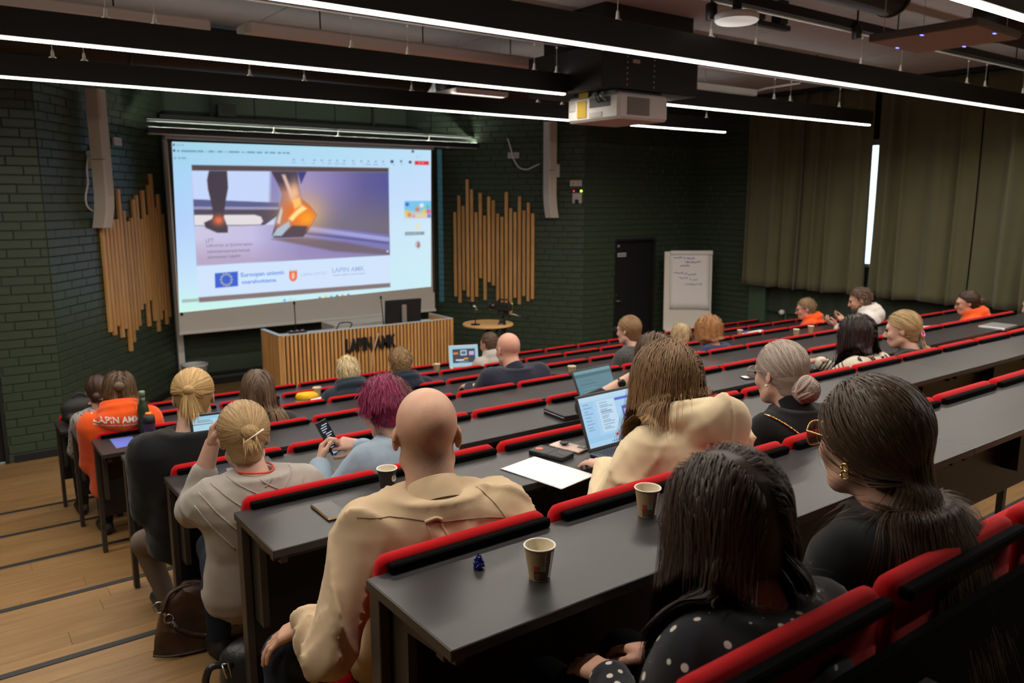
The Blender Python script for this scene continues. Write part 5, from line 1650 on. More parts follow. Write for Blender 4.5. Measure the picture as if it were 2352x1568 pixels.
    for i, (hp, kn, an) in enumerate(legs):
        ss = SDF()
        d = V3((-1, 1)[i] * 0.02, 0.15, 0)
        ss.cap(an + V3(0, -0.03, -0.052), an + d + V3(0, 0, -0.056), 0.040, 0.034, 0.0)
        ss.cap(an + V3(0, 0, 0.0), an + V3(0, 0.02, -0.04), 0.042, 0.042, 0.03)
        obj('shoe', np_mesh('shoe', [((lambda r_: (r_[0] - root, r_[1]))(ss.grid(0.016)))], SHOE), body)
    # ---- eyes
    em = MB()
    for x in (-1, 1):
        c = W((x * 0.033, 0.0845, 0.005)) - root
        em.lathe([(0.0, -0.0125 * s), (0.009 * s, -0.0088 * s), (0.0125 * s, 0), (0.009 * s, 0.0088 * s), (0, 0.0125 * s)], 10, c=tuple(c))
    em.build('eyes', EYE, body, True)
    bm_ = MB()
    PEOPLE[key] = p
    return p

def obstacle(p, extra=None):
    hs_, cs_ = p.hs, p.cs
    sk = SDF().ell(CR_C, CR_R).ell((0, 0.030, -0.025), (0.062, 0.060, 0.085), 0.03)
    nb = p.Lc(p.NB); sk.cap((0, -0.018, -0.05), nb, 0.05, 0.06, 0.03)
    def d(P, cloth=True):
        a = sk.ev(P)
        if cloth:
            low = P[:, 2] < -0.06
            if low.any():
                b = np.full(len(P), 1.0)
                b[low] = cs_.ev(p.W(P[low])) / p.s
                a = np.minimum(a, b)
        return a
    return d
def make_push(p, cloth=True):
    d = obstacle(p)
    def push(P, st):
        e = 0.004
        v = d(P, cloth)
        N = np.stack([d(P + V3(*(e * (i == j) for j in range(3))), cloth) - d(P - V3(*(e * (i == j) for j in range(3))), cloth) for i in range(3)], 1)
        N /= np.linalg.norm(N, axis=1, keepdims=True) + 1e-9
        m = np.maximum(st['off'] - v, 0)
        return P + N * m[:, None], N
    return push
def scalp(n, r, zlift=0.0, cond=None, lift=0.004):
    """random points of the hairy scalp"""
    out = []
    while sum(len(o) for o in out) < n:
        q = r.normal(size=(n * 3, 3)); q /= np.linalg.norm(q, axis=1, keepdims=True)
        P = CR_C + q * (CR_R + lift)
        low = r.random(len(P)) < 0.5
        P2 = P.copy(); z0 = -0.03
        # below the skull's equator follow the nape
        ok = P[:, 2] > hairline(P[:, 1]) + zlift
        if cond is not None: ok &= cond(P)
        out.append(P[ok])
    P = np.concatenate(out)[:n]
    N = (P - CR_C) / (CR_R ** 2); N /= np.linalg.norm(N, axis=1, keepdims=True)
    return P, N
def cap_mesh(p, infl=0.006, zlift=0.0, h=None, cond=None, wob=0.002, seed=1):
    s = SDF().ell(CR_C, CR_R + infl)
    s.cap((0, -0.045, -0.03), (0, -0.045, -0.06), 0.048 + infl, 0.045 + infl, 0.04)
    def post(P, V):
        f = hairline(P[..., 1]) + zlift - P[..., 2]
        if cond is not None: f = np.maximum(f, cond(P))
        return np.maximum(V + wrinkle(P, seed, wob, 60.0), f)
    v, f = s.grid(h or (0.008, 0.006, 0.0045)[p.near], post=post)
    return p.W(v) - p.root, f
def finish_hair(p, pieces, name='hair', mname='soft', rough=0.5, spec=0.32):
    me = np_mesh(name, [q[0] for q in pieces], hair_mat(mname, rough, spec), True, np.concatenate([q[1] for q in pieces]))
    return obj(name, me, p.obj)
def capc(p, v, c): return np.repeat(np.asarray(c, float)[None], len(v), 0)
G_ = V3(0, 0, -1)
NST = (520, 1900, 6400)
def hair_long(p, base, tip, L=0.40, part=0.0, n=None, seed=1, vol=0.012, width=None, wave=0.0, fwd=0.0, rnd=0.3, side_bias=0.0, mul=None, sep=0.9):
    """loose hair falling from a parting"""
    n = n or NST[p.near]; push = make_push(p); g = G_ @ p.Rh
    width = width or (0.0080, 0.0042, 0.0017)[p.near]
    ds = 0.017
    def root(n, r):
        P, N = scalp(n, r)
        sg = np.sign(P[:, 0] - part) ; sg[sg == 0] = 1
        D = np.stack([sg * sep, np.where(P[:, 1] > 0.02, -0.25 + fwd, -0.5), np.full(n, 0.05)], 1)
        D -= (D * N).sum(1, keepdims=True) * N
        ln = (L - (0.12 - P[:, 2]) * 0.9) * r.uniform(0.88, 1.05, n)
        st = {'off': 0.004 + vol * r.random(n) ** 0.8, 'len': ln / (ds * nseg), 'ph': r.random(n) * 6, 'sg': sg, 'r': r.normal(size=(n, 3)) * 0.10}
        if mul is not None: st['mul'] = mul(P, r)
        return P, D, st
    nseg = 22 if p.near else 15
    def step(P, D, s_, st, r):
        a = 0.62 if s_ < 5 else 0.5
        D = D * a + g * (1 - a) + st['r'] * 0.25
        D[:, 0] += side_bias * (s_ > 4)
        if wave: D += wave * np.stack([np.sin(s_ * 0.9 + st['ph']), np.cos(s_ * 0.8 + st['ph']), 0 * st['ph']], 1)
        return D
    q, c = strands(n, root, step, push, nseg, ds, width, base, tip, rnd, seed)
    cv = cap_mesh(p, 0.010, seed=seed)
    return finish_hair(p, [((p.W(q[0]) - p.root, q[1]), c), (cv, capc(p, cv[0], np.asarray(base) * 0.8))])
def hair_tied(p, base, tip, T, tail=0.22, bun=None, n=None, seed=1, width=None, rnd=0.28, lo=0.004, vol=0.006, mul=None, loose=0.06, taildir=(0, -0.35, -1), cond=None, hitr=0.024):
    """hair drawn back to T; tail falls from there, or winds into a bun of radius bun"""
    n = n or NST[p.near]; push = make_push(p); T = np.asarray(T, float); g = G_ @ p.Rh
    width = width or (0.0080, 0.0042, 0.0017)[p.near]
    nseg = 26 if bun else 24
    ds = 0.0155
    Bc = T + V3(0, -(bun or 0) * 0.55, -(bun or 0) * 0.25)
    td = np.asarray(taildir, float) @ p.Rh; td /= np.linalg.norm(td)
    def root(n, r):
        P, N = scalp(n, r, cond=cond)
        D = T - P; D -= (D * N).sum(1, keepdims=True) * N
        d = np.linalg.norm(T - P, axis=1)
        tot = d * 1.25 + (tail * r.uniform(0.75, 1.05, n) if not bun else bun * 4.0)
        ax = r.normal(size=(n, 3)) * 0.7 + V3(0.3, 1.0, 0.4) * (1 if bun else 0); ax /= np.linalg.norm(ax, axis=1, keepdims=True)
        st = {'off': lo + vol * r.random(n), 'len': tot / (ds * nseg), 'hit': np.zeros(n, bool), 'r': r.normal(size=(n, 3)), 'ax': ax, 'rb': (bun or 0) * r.uniform(0.72, 1.06, n)}
        if mul is not None: st['mul'] = mul(P, r)
        return P, D, st
    def step(P, D, s_, st, r):
        d = T - P; dist = np.linalg.norm(d, axis=1)
        st['hit'] |= dist < (hitr if not bun else 0.03)
        D1 = d / (dist[:, None] + 1e-6) + 0.06 * st['r']
        if bun:
            q = P - Bc; D2 = np.cross(st['ax'], q); D2 /= np.linalg.norm(D2, axis=1, keepdims=True) + 1e-6
        else:
            D2 = D * 0.30 + td * 0.40 + g * 0.30 + st['r'] * loose * 0.6
        return np.where(st['hit'][:, None], D2, D1)
    def push2(P, st):
        P, N = push(P, st)
        if bun:
            h = st['hit']
            q = P - Bc; dq = np.linalg.norm(q, axis=1, keepdims=True) + 1e-6
            P = np.where(h[:, None], Bc + q / dq * st['rb'][:, None], P)
            N = np.where(h[:, None], q / dq, N)
        return P, N
    q, c = strands(n, root, step, push2, nseg, ds, width, base, tip, rnd, seed)
    cv = cap_mesh(p, 0.006, seed=seed, cond=(lambda P: -cond(P)) if False else None)
    pieces = [((p.W(q[0]) - p.root, q[1]), c), (cv, capc(p, cv[0], np.asarray(base) * 0.75))]
    if bun:
        v, f = SDF().ell(Bc, V3(1, 0.9, 0.95) * bun * 0.8).grid(0.008)
        pieces.append(((p.W(v) - p.root, f), capc(p, v, np.asarray(tip) * 0.45)))
        rr = np.random.default_rng(seed + 5)
        for i in range((10, 18, 34)[p.near]):                    # thick coiled locks of the bun
            A = rr.normal(size=3) * V3(0.5, 1, 0.5) + V3(0, 0.8, 0); A /= np.linalg.norm(A)
            e1 = np.cross(A, rr.normal(size=3)); e1 /= np.linalg.norm(e1); e2 = np.cross(A, e1)
            r_ = bun * rr.uniform(0.78, 1.04); off = A * bun * rr.uniform(-0.55, 0.55); r_ *= math.sqrt(max(0.15, 1 - (np.linalg.norm(off) / bun) ** 2)) 
            a0 = rr.random() * 6; sp = rr.uniform(1.6, 3.6); tt = np.linspace(0, sp, 15)
            P_ = Bc + off + (e1 * np.cos(a0 + tt)[:, None] + e2 * np.sin(a0 + tt)[:, None]) * r_ * V3(1.05, 0.9, 1)
            mb_ = MB().tube([Vector(q_) for q_ in P_], [bun * 0.17 * math.sin(PI * (j + 0.6) / 15.2) ** 0.5 for j in range(15)], 6, False)
            vv = np.array(mb_.v); c_ = np.asarray(tip) * rr.uniform(0.6, 1.3)
            pieces.append(((p.W(vv) - p.root, np.array(mb_.f)), capc(p, vv, np.clip(c_, 0, 1))))
    return finish_hair(p, pieces)
def hair_short(p, base, tip, L=0.03, comb=(0.2, -0.6, -0.5), n=None, seed=1, width=None, up=0.45, vol=0.008, zlift=0.0, rnd=0.3, cond=None, mul=None, capinf=0.006, gz=0.15, Lf=None):
    n = n or (600, 2000, 7000)[p.near]; push = make_push(p, False); g = G_ @ p.Rh
    width = width or (0.0060, 0.0036, 0.0018)[p.near]
    nseg = 6; ds = 0.01
    def root(n, r):
        P, N = scalp(n, r, zlift, cond)
        D = N * up + np.asarray(comb) + 0.25 * r.normal(size=(n, 3))
        L_ = L * r.uniform(0.7, 1.15, n)
        if Lf is not None: L_ = L_ * Lf(P)
        st = {'off': 0.003 + vol * r.random(n), 'len': L_ / (ds * nseg)}
        if mul is not None: st['mul'] = mul(P, r)
        return P, D, st
    def step(P, D, s_, st, r): return D * 0.9 + g * gz
    q, c = strands(n, root, step, push, nseg, ds, width, base, tip, rnd, seed)
    cv = cap_mesh(p, capinf, zlift, seed=seed)
    return finish_hair(p, [((p.W(q[0]) - p.root, q[1]), c), (cv, capc(p, cv[0], np.asarray(base) * 0.85))])
def glasses(p, fm, lm, w=0.025, h=0.021, z=0.004, r=0.0016, square=2.6):
    def T(q): return Vector(p.W(q) - p.root)
    fr = MB(); 
    ln = MB()
    for x in (-1, 1):
        loop = []
        for a in np.linspace(0, 2 * PI, 21):
            ca, sa = math.cos(a), math.sin(a)
            e = 2.0 / square
            loop.append(T((x * 0.034 + w * abs(ca) ** e * (1 if ca >= 0 else -1), 0.109 - 0.006 * abs(ca) ** 2, z + h * abs(sa) ** e * (1 if sa >= 0 else -1))))
        fr.tube(loop, r * p.s, 6)
        o = len(ln.v); ln.add(loop[:-1], [tuple(range(20))])
        fr.tube([T((x * (0.034 + w), 0.104, z + h * 0.45)), T((x * 0.072, 0.095, z + h * 0.45)), T((x * 0.0785, 0.03, z + h * 0.4)), T((x * 0.0800, -0.004, z + 0.008)), T((x * 0.0795, -0.022, z - 0.014))], r * 1.1 * p.s, 6)
    fr.tube([T((-0.034 + w, 0.108, z + 0.004)), T((0, 0.112, z + 0.007)), T((0.034 - w, 0.108, z + 0.004))], r * p.s, 6)
    g = fr.build('glasses', fm, p.obj, True)
    ln.build('lens', lm, g)
    return g
def bvh_of(p):
    v, f = p.top_raw
    return BVHTree.FromPolygons([tuple(q) for q in v], [tuple(q) for q in f])
def on_back(p, pts, off=0.002, view=(0, 1, 0)):
    """project (x, z) points of the person's back plane along view onto the garment; world points"""
    b = bvh_of(p) if not hasattr(p, 'bvh') else p.bvh
    p.bvh = b
    out = []
    for (x, z) in pts:
        o = Vector((x, p.hip[1] - 0.8, z)); h = b.ray_cast(o, Vector(view).normalized())
        if h[0] is not None: out.append(h[0] + h[1] * off)
    return out
def seam(p, pts, r, m, name='seam', off=0.001, n=24):
    """thin raised line sewn on the back of the garment"""
    P = [Vector((a, 0, b)) for a, b in pts]
    path = smooth_path(P, max(2, n // max(1, len(P) - 1)))
    w = on_back(p, [(q.x, q.z) for q in path], off)
    if len(w) < 2: return None
    return MB().tube([q - Vector(p.root) for q in w], r, 5).build(name, m, p.top, True)
# ------------------------------------------------------------------ the audience
def cloth(name, col, scale=900, st=0.22, rough=0.92, var=0.08): return mat(name, col, rough, spec=0.15, sheen=0.15, bump=(scale, st), var=var, vscale=9)
def dotted(name, base, dot, scale, rad, rnd=0.35):
    m = cloth(name, base); nt = m.node_tree; b = nt.nodes['Principled BSDF']
    tc = nt.nodes.new('ShaderNodeTexCoord'); v = nt.nodes.new('ShaderNodeTexVoronoi'); v.inputs['Scale'].default_value = scale; v.inputs['Randomness'].default_value = rnd
    nt.links.new(tc.outputs['Object'], v.inputs['Vector'])
    lt = nt.nodes.new('ShaderNodeMath'); lt.operation = 'LESS_THAN'; lt.inputs[1].default_value = rad
    nt.links.new(v.outputs['Distance'], lt.inputs[0])
    mx = nt.nodes.new('ShaderNodeMix'); mx.data_type = 'RGBA'
    mx.inputs['A'].default_value = (*base, 1); mx.inputs['B'].default_value = (*dot, 1)
    nt.links.new(lt.outputs['Value'], mx.inputs['Factor']); nt.links.new(mx.outputs['Result'], b.inputs['Base Color'])
    return m
def az(crown, k, dy=0.17, f=0.85):
    q = at(*crown, y=DY(k) + dy); return (math.degrees(math.atan2(11.3 - q.y, 4.7 - q.x)) - 90) * f
SK1 = (0.50, 0.275, 0.19); SK2 = (0.56, 0.33, 0.25); SK3 = (0.46, 0.25, 0.18)
GOLD = mat('gold_metal', (0.85, 0.52, 0.18), 0.25, 1.0)
LENS = mat('clear_lens', (0.9, 0.9, 0.9), 0.05, trans=1.0, alpha=0.25)
TINT = mat('tinted_lens', (0.16, 0.075, 0.055), 0.08, spec=0.6, alpha=0.82)
BLK_FRAME = mat('black_frame', (0.01, 0.01, 0.011), 0.25)
PEARL = mat('pearl', (0.85, 0.8, 0.72), 0.2)
BLACKKNIT = cloth('black_knit', (0.006, 0.006, 0.0075))
ORANGE = cloth('orange_fleece', (0.72, 0.085, 0.010))
NAVY = cloth('navy_wool', (0.012, 0.015, 0.032))
def stubble(p, col, zl=0.0, n=None):
    return None
# 1 --- bald man in the linen shirt
SHIRT = cloth('beige_linen_shirt', (0.52, 0.38, 0.24), 1100, 0.2, var=0.10)
wl = at(716, 1432, y=1.95)
p = person('bald', 'bald man with glasses in a beige linen shirt, seen from behind at the nearest desk', (978, 893), 0, dy=0.19, s=1.10, fem=False, yaw=-27, pitch=9, tyaw=-14, wide=1.10, skin=(0.52, 0.29, 0.195), top=SHIRT, infl=0.018, wr=0.016, band=0.020, near=2,
           wrists=(wl, None), poles=(V3(-0.5, -0.55, -0.7), None), hand_args=({'fdir': V3(-0.72, 0.45, -0.40), 'palm': V3(0.1, -0.1, -1), 'curl': 0.35, 'thumb': 0.3, 'spread': 0.14}, None), trousers=DENIM,
           knees=(np.array(at(655, 1500, y=2.10)), None), ankles=(np.array(at(640, 1640, y=2.05)) * V3(1, 1, 0) + V3(0, 0, TZ(1) + 0.09), None), hump=0.025)
m = MATS['skin_bald']; nt = m.node_tree; b_ = nt.nodes['Principled BSDF']
# shaved stubble: darker crown of short hair round the back, as wear of the skin colour in head axes
tc = nt.nodes.new('ShaderNodeTexCoord'); mp_ = nt.nodes.new('ShaderNodeVectorMath'); mp_.operation = 'SUBTRACT'
nape = p.W((0.0, -0.075, -0.035)) - p.root
mp_.inputs[1].default_value = tuple(nape)
nt.links.new(tc.outputs['Object'], mp_.inputs[0])
sca = nt.nodes.new('ShaderNodeVectorMath'); sca.operation = 'MULTIPLY'; sca.inputs[1].default_value = (10.5, 9.0, 13.0); nt.links.new(mp_.outputs['Vector'], sca.inputs[0])
ln_ = nt.nodes.new('ShaderNodeVectorMath'); ln_.operation = 'LENGTH'; nt.links.new(sca.outputs['Vector'], ln_.inputs[0])
nz = nt.nodes.new('ShaderNodeTexNoise'); nz.inputs['Scale'].default_value = 420; nt.links.new(tc.outputs['Object'], nz.inputs['Vector'])
mr = nt.nodes.new('ShaderNodeMapRange'); mr.inputs['From Min'].default_value = 1.1; mr.inputs['From Max'].default_value = 0.35; mr.inputs['To Min'].default_value = 0.0; mr.inputs['To Max'].default_value = 0.62
nt.links.new(ln_.outputs['Value'], mr.inputs['Value'])
mu = nt.nodes.new('ShaderNodeMath'); mu.operation = 'MULTIPLY_ADD'; mu.inputs[1].default_value = 1.5; mu.inputs[2].default_value = -0.05; nt.links.new(nz.outputs['Fac'], mu.inputs[0])
mm = nt.nodes.new('ShaderNodeMath'); mm.operation = 'MULTIPLY'; mm.use_clamp = True; nt.links.new(mr.outputs['Result'], mm.inputs[0]); nt.links.new(mu.outputs['Value'], mm.inputs[1])
old = b_.inputs['Base Color'].links[0].from_socket
mx = nt.nodes.new('ShaderNodeMix'); mx.data_type = 'RGBA'; mx.inputs['B'].default_value = (0.065, 0.04, 0.028, 1)
nt.links.new(mm.outputs['Value'], mx.inputs['Factor']); nt.links.new(old, mx.inputs['A']); nt.links.new(mx.outputs['Result'], b_.inputs['Base Color'])
glasses(p, BLK_FRAME, LENS, r=0.0022)
def bx(px, py, p): q = at(px, py, y=p.NB[1] - 0.10); return (q.x, q.z)
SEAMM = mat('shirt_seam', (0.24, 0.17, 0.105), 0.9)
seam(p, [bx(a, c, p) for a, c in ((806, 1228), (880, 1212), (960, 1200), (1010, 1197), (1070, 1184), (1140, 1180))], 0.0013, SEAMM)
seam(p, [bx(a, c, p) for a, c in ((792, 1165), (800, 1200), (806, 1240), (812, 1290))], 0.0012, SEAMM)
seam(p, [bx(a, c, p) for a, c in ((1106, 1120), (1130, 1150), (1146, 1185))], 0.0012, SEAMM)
q = [bx(a, c, p) for a, c in ((980, 1202), (1000, 1190), (1012, 1192))]
seam(p, q, 0.006, SHIRT, 'loop', 0.002)
for a, c in (((982, 1205), (990, 1240)), ((1010, 1200), (1024, 1236))):
    seam(p, [bx(*a, p), bx(*c, p)], 0.004, SHIRT, 'pleat', -0.001)
# 2 --- polka-dot woman
POLKA = dotted('polka_dot_blouse', (0.010, 0.011, 0.015), (0.55, 0.50, 0.44), 34.0, 0.24, 0.25)
p = person('polka', 'dark haired woman in a black blouse with white polka dots, in the rearmost row', (1672, 1052), -1, dy=0.20, s=1.0, yaw=-2, pitch=16, tyaw=-6, wide=0.98, skin=SK3, top=POLKA, infl=0.012, wr=0.005, near=2)
hair_long(p, (0.048, 0.027, 0.017), (0.024, 0.013, 0.009), L=0.44, part=-0.012, seed=3, vol=0.022, fwd=0.05, rnd=0.28)
glasses(p, BLK_FRAME, LENS)
# 3 --- long brown hair, tinted glasses
p = person('brown', 'woman with long smooth brown hair and tinted gold glasses, black top, rearmost row', (2008, 881), -1, dy=0.20, s=1.03, yaw=-9, pitch=4, tyaw=-8, wide=0.96, skin=(0.58, 0.33, 0.24), top=BLACKKNIT, infl=0.012, wr=0.003, near=2)
hair_tied(p, (0.085, 0.050, 0.027), (0.060, 0.034, 0.018), (0.025, -0.102, -0.075), tail=0.37, seed=5, vol=0.018, rnd=0.3, hitr=0.062, loose=0.14, taildir=(0.05, -0.02, -1), cond=lambda P: (P[:, 2] > 0.022) | (P[:, 1] < -0.035))
glasses(p, GOLD, TINT, 0.029, 0.026, 0.0, 0.0014, 2.2)
e = MB()
for (r_, z_) in ((0.008, -0.043), (0.009, -0.058)):
    c = p.W((-0.0785, -0.006, z_)) - p.root
    e.tube([Vector(c) + Vector((0.002, r_ * math.cos(a), r_ * math.sin(a))) for a in np.linspace(0, 2 * PI, 13)], 0.0028, 6)
e.build('earring', GOLD, p.obj, True)
# 4 --- cream hoodie
CREAM = cloth('cream_fleece', (0.68, 0.55, 0.36), 1100, 0.15, var=0.05)
wl = at(1392, 1078, z=DZ(1) + 0.035)
p = person('cream', 'woman with long wavy light brown hair in a cream hoodie at a laptop', (1533, 803), 0, dy=0.24, s=1.05, yaw=-3, pitch=17, tyaw=-12, wide=1.12, skin=SK2, top=CREAM, infl=0.022, wr=0.009, hood=(0.145, 0.066, 0.150, 0.045), near=2,
           wrists=(wl, None), poles=(V3(-0.75, -0.5, -0.6), None), hand_args=({'fdir': V3(0.10, 1, -0.06), 'palm': V3(0.05, 0, -1), 'curl': 0.25, 'thumb': 0.1, 'spread': 0.16}, None), nb_off=(0.02, 0, 0.0))
hair_long(p, (0.16, 0.088, 0.040), (0.30, 0.165, 0.065), L=0.36, part=0.03, seed=7, vol=0.034, wave=0.12, fwd=-0.15, rnd=0.34, side_bias=-0.03, n=7000)
w0, e0 = p.arms[-1][2], p.arms[-1][1]; u_ = (w0 - e0) / np.linalg.norm(w0 - e0)
def wristwatch(p, sd, m_strap, m_face, back=0.0):
    a, e, w = p.arms[sd]; u = Vector(w - e).normalized(); c = Vector(w) + u * back
    s_ = u.orthogonal().normalized(); t_ = u.cross(s_)
    MB().tube([c + (s_ * math.cos(x) + t_ * math.sin(x)) * 0.030 - Vector(p.root) for x in np.linspace(0, 2 * PI, 25)], 0.0055, 6).build('watch_strap', m_strap, p.obj, True)
    n = (Vector((0, 0, CAM_Z)) - c).normalized(); n = (n - u * n.dot(u)).normalized()
    M = Matrix.Translation(c + n * 0.031 - Vector(p.root)) @ n.to_track_quat('Z', 'Y').to_matrix().to_4x4()
    MB().lathe([(0.0, -0.004), (0.020, -0.004), (0.021, 0.004), (0.018, 0.006), (0, 0.006)], 24, M=M).build('watch_case', m_face, p.obj, True)
    return M
wristwatch(p, -1, GOLD, SHELL, 0.005)
seam(p, [bx(a, c, p) for a, c in ((1400, 1045), (1425, 1075), (1445, 1110), (1452, 1140))], 0.0022, CREAM, 'seam', 0.001)
PINK = mat('pink_print', (0.62, 0.13, 0.22), 0.8)
w_ = on_back(p, [(at(1555, 1091, y=p.NB[1] - 0.1).x, at(1555, 1091, y=p.NB[1] - 0.1).z)], 0.002)
if w_:
    mk = MB()
    for (rx, rz, r_) in ((-0.012, 0.0, 0.016), (0.014, 0.004, 0.015), (0.0, -0.014, 0.012)):
        mk.tube([w_[0] - Vector(p.root) + Vector((rx + r_ * math.cos(a), -0.001, rz + r_ * 0.8 * math.sin(a))) for a in np.linspace(0, 2 * PI, 13)], 0.004, 5)
    mk.build('pink_print', PINK, p.top)
# 5 --- ash-blonde bun
p = person('ash', 'ash blonde woman with a low bun, glasses and black turtleneck with gold chain strap', (1797, 786), 0, dy=0.20, s=1.03, yaw=-6, pitch=8, tyaw=-8, wide=1.0, skin=SK2, top=BLACKKNIT, infl=0.012, wr=0.002, band=0.045, near=2, wrists=(None, None))
def ashmul(P, r):
    n = len(P); k_ = r.random((n, 1)); return np.where(k_ < 0.3, 0.62, np.where(k_ > 0.72, 1.25, 0.95)) * np.ones((1, 3))
hair_tied(p, (0.36, 0.285, 0.235), (0.33, 0.25, 0.22), (0.0, -0.090, -0.045), bun=0.047, seed=9, rnd=0.2, vol=0.007, mul=ashmul)
glasses(p, mat('mauve_frame', (0.32, 0.22, 0.24), 0.3), LENS, 0.027, 0.022)
c = p.W((-0.079, 0.0, -0.040)) - p.root
MB().lathe([(0, -0.006), (0.0045, -0.0045), (0.006, 0), (0.0045, 0.0045), (0, 0.006)], 10, c=tuple(c)).build('earring', PEARL, p.obj, True)
path = on_back(p, [(q.x, q.z) for q in smooth_path([Vector((*bx(a, c_, p)[:1], 0, bx(a, c_, p)[1])) for a, c_ in ((1762, 935), (1785, 938), (1806, 955), (1826, 978), (1842, 1000), (1852, 1016))], 10)], 0.004)
ch = MB()
for i in range(0, len(path) - 1):
    a, b = path[i], path[i + 1]; mid = (a + b) / 2; d = (b - a)
    ch.tube([mid - d * 0.62, mid - d * 0.2 + Vector((0.002 * (i % 2), 0, 0)), mid + d * 0.2, mid + d * 0.62], [0.0018, 0.0036, 0.0036, 0.0018], 6)
if ch.v:
    ch.v = [tuple(Vector(q) - Vector(p.root)) for q in ch.v]
    ch.build('chain_strap', GOLD, p.obj, True)
# 6 --- grey cardigan, hand at her head
GREYK = cloth('grey_knit', (0.36, 0.32, 0.285), 420, 0.55, var=0.16)
wl = at(484, 1030, y=2.93)
p = person('grey', 'woman in a grey ribbed cardigan, blonde hair pinned up, one hand at her head', (556, 929), 1, dy=0.18, s=1.02, yaw=-14, pitch=12, tyaw=-8, wide=1.04, skin=SK2, top=GREYK, infl=0.020, wr=0.0045, near=2,
           wrists=(wl, None), poles=(V3(-0.25, 0.35, -1.0), None), hand_args=({'fdir': V3(0.18, -0.10, 0.95), 'palm': V3(0.7, -0.5, 0.0), 'curl': 0.75, 'thumb': 0.5}, None), sleeves=(0.40, 0.0), trousers=DENIM, knees=((0.84, 3.22, TZ(2) + 0.50), (1.06, 3.22, TZ(2) + 0.50)), nb_off=(0.03, 0, 0))
hair_tied(p, (0.36, 0.225, 0.105), (0.44, 0.29, 0.14), (0.008, -0.088, 0.030), bun=0.030, seed=11, rnd=0.35, vol=0.012)
a = Vector(p.W((-0.012, -0.150, -0.010))) - Vector(p.root); b = Vector(p.W((0.058, -0.120, 0.028))) - Vector(p.root)
MB().tube([a, b], [0.0016, 0.0034], 8).build('hair_stick', mat('ivory_stick', (0.75, 0.68, 0.55), 0.3), p.obj, True)
hs = MB(); r = random.Random(4)
for i in range(16):                              # loose ends of the twist
    q0 = V3(0.012 + r.uniform(-0.02, 0.02), -0.118, 0.005 + r.uniform(-0.01, 0.02)); q1 = q0 + V3(r.uniform(-0.02, 0.03), -0.012, -0.05 - r.uniform(0, 0.03))
    hs.tube([Vector(p.W(q0)) - Vector(p.root), Vector(p.W((q0 + q1) / 2 + V3(0, -0.01, 0))) - Vector(p.root), Vector(p.W(q1)) - Vector(p.root)], [0.0035, 0.003, 0.0006], 5)
hs.build('hair_ends', mat('hair_blonde_ends', (0.42, 0.27, 0.12), 0.45), p.obj, True)
for (x0_, z0_, x1_, z1_) in ((490, 1085, 660, 1155), (470, 1100, 600, 1185), (450, 1120, 570, 1235), (437, 1140, 545, 1265), (575, 1085, 668, 1130), (610, 1118, 668, 1050), (640, 1130, 695, 1068), (668, 1140, 706, 1095)):
    seam(p, [bx(x0_, z0_, p), ((bx(x0_, z0_, p)[0] + bx(x1_, z1_, p)[0]) / 2 - 0.008, (bx(x0_, z0_, p)[1] + bx(x1_, z1_, p)[1]) / 2 - 0.006), bx(x1_, z1_, p)], 0.0032, GREYK, 'knit_rib', 0.0005)
REDC = mat('red_cord', (0.55, 0.05, 0.02), 0.7)
MB().tube([Vector(p.NB) + Vector(p.up) * 0.014 + Vector((0.0605 * math.cos(a), 0.0605 * math.sin(a), 0.004 * math.sin(2 * a))) - Vector(p.root) for a in np.linspace(0, 2 * PI, 25)], 0.0035, 6).build('neck_cord', REDC, p.obj, True)
# 7 --- denim shirt, magenta hair, phone
DEN = cloth('light_denim', (0.26, 0.335, 0.42), 1200, 0.25, var=0.12)
wl = at(735, 1072, y=3.00); wr_ = at(832, 1030, y=3.00)
p = person('denim', 'woman with short magenta and brown hair in a light denim shirt, holding a phone', (882, 869), 1, dy=0.22, s=1.03, yaw=8, pitch=22, tyaw=6, wide=1.14, skin=SK2, top=DEN, infl=0.020, wr=0.005, band=0.02, near=2,
           wrists=(wl, wr_), poles=(V3(-0.55, -0.4, -0.8), V3(0.6, -0.4, -0.8)), hand_args=({'fdir': V3(0.30, 0.35, 0.75), 'palm': V3(0.75, -0.25, 0.1), 'curl': 0.85, 'thumb': 0.6}, {'fdir': V3(-0.92, 0.30, 0.20), 'palm': V3(-0.25, 0.6, -0.6), 'curl': 0.9, 'thumb': 0.2, 'pose': (0.25, 0.9, 1.0, 1.0)}), nb_off=(0.02, 0, 0))
def magmul(P, r):
    t_ = np.clip((P[:, :1] + 0.012) / 0.04 + 0.2 * (r.random((len(P), 1)) - 0.5), 0, 1) * np.clip((0.06 + P[:, 2:3] * -0.4 + 0.02) / 0.05, 0, 1)
    return (1 - t_) * np.array([[1, 1, 1]]) + t_ * np.array([[0.62, 3.4, 0.7]])
hair_short(p, (0.21, 0.012, 0.062), (0.26, 0.016, 0.08), L=0.060, comb=(-0.15, -0.55, -0.30), up=0.35, vol=0.016, seed=13, gz=0.25, mul=magmul, Lf=lambda P: np.where(P[:, 2] < 0.02, 0.38, 1.0), capinf=0.008)
glasses(p, mat('silver_frame', (0.5, 0.48, 0.5), 0.3, 0.8), LENS)
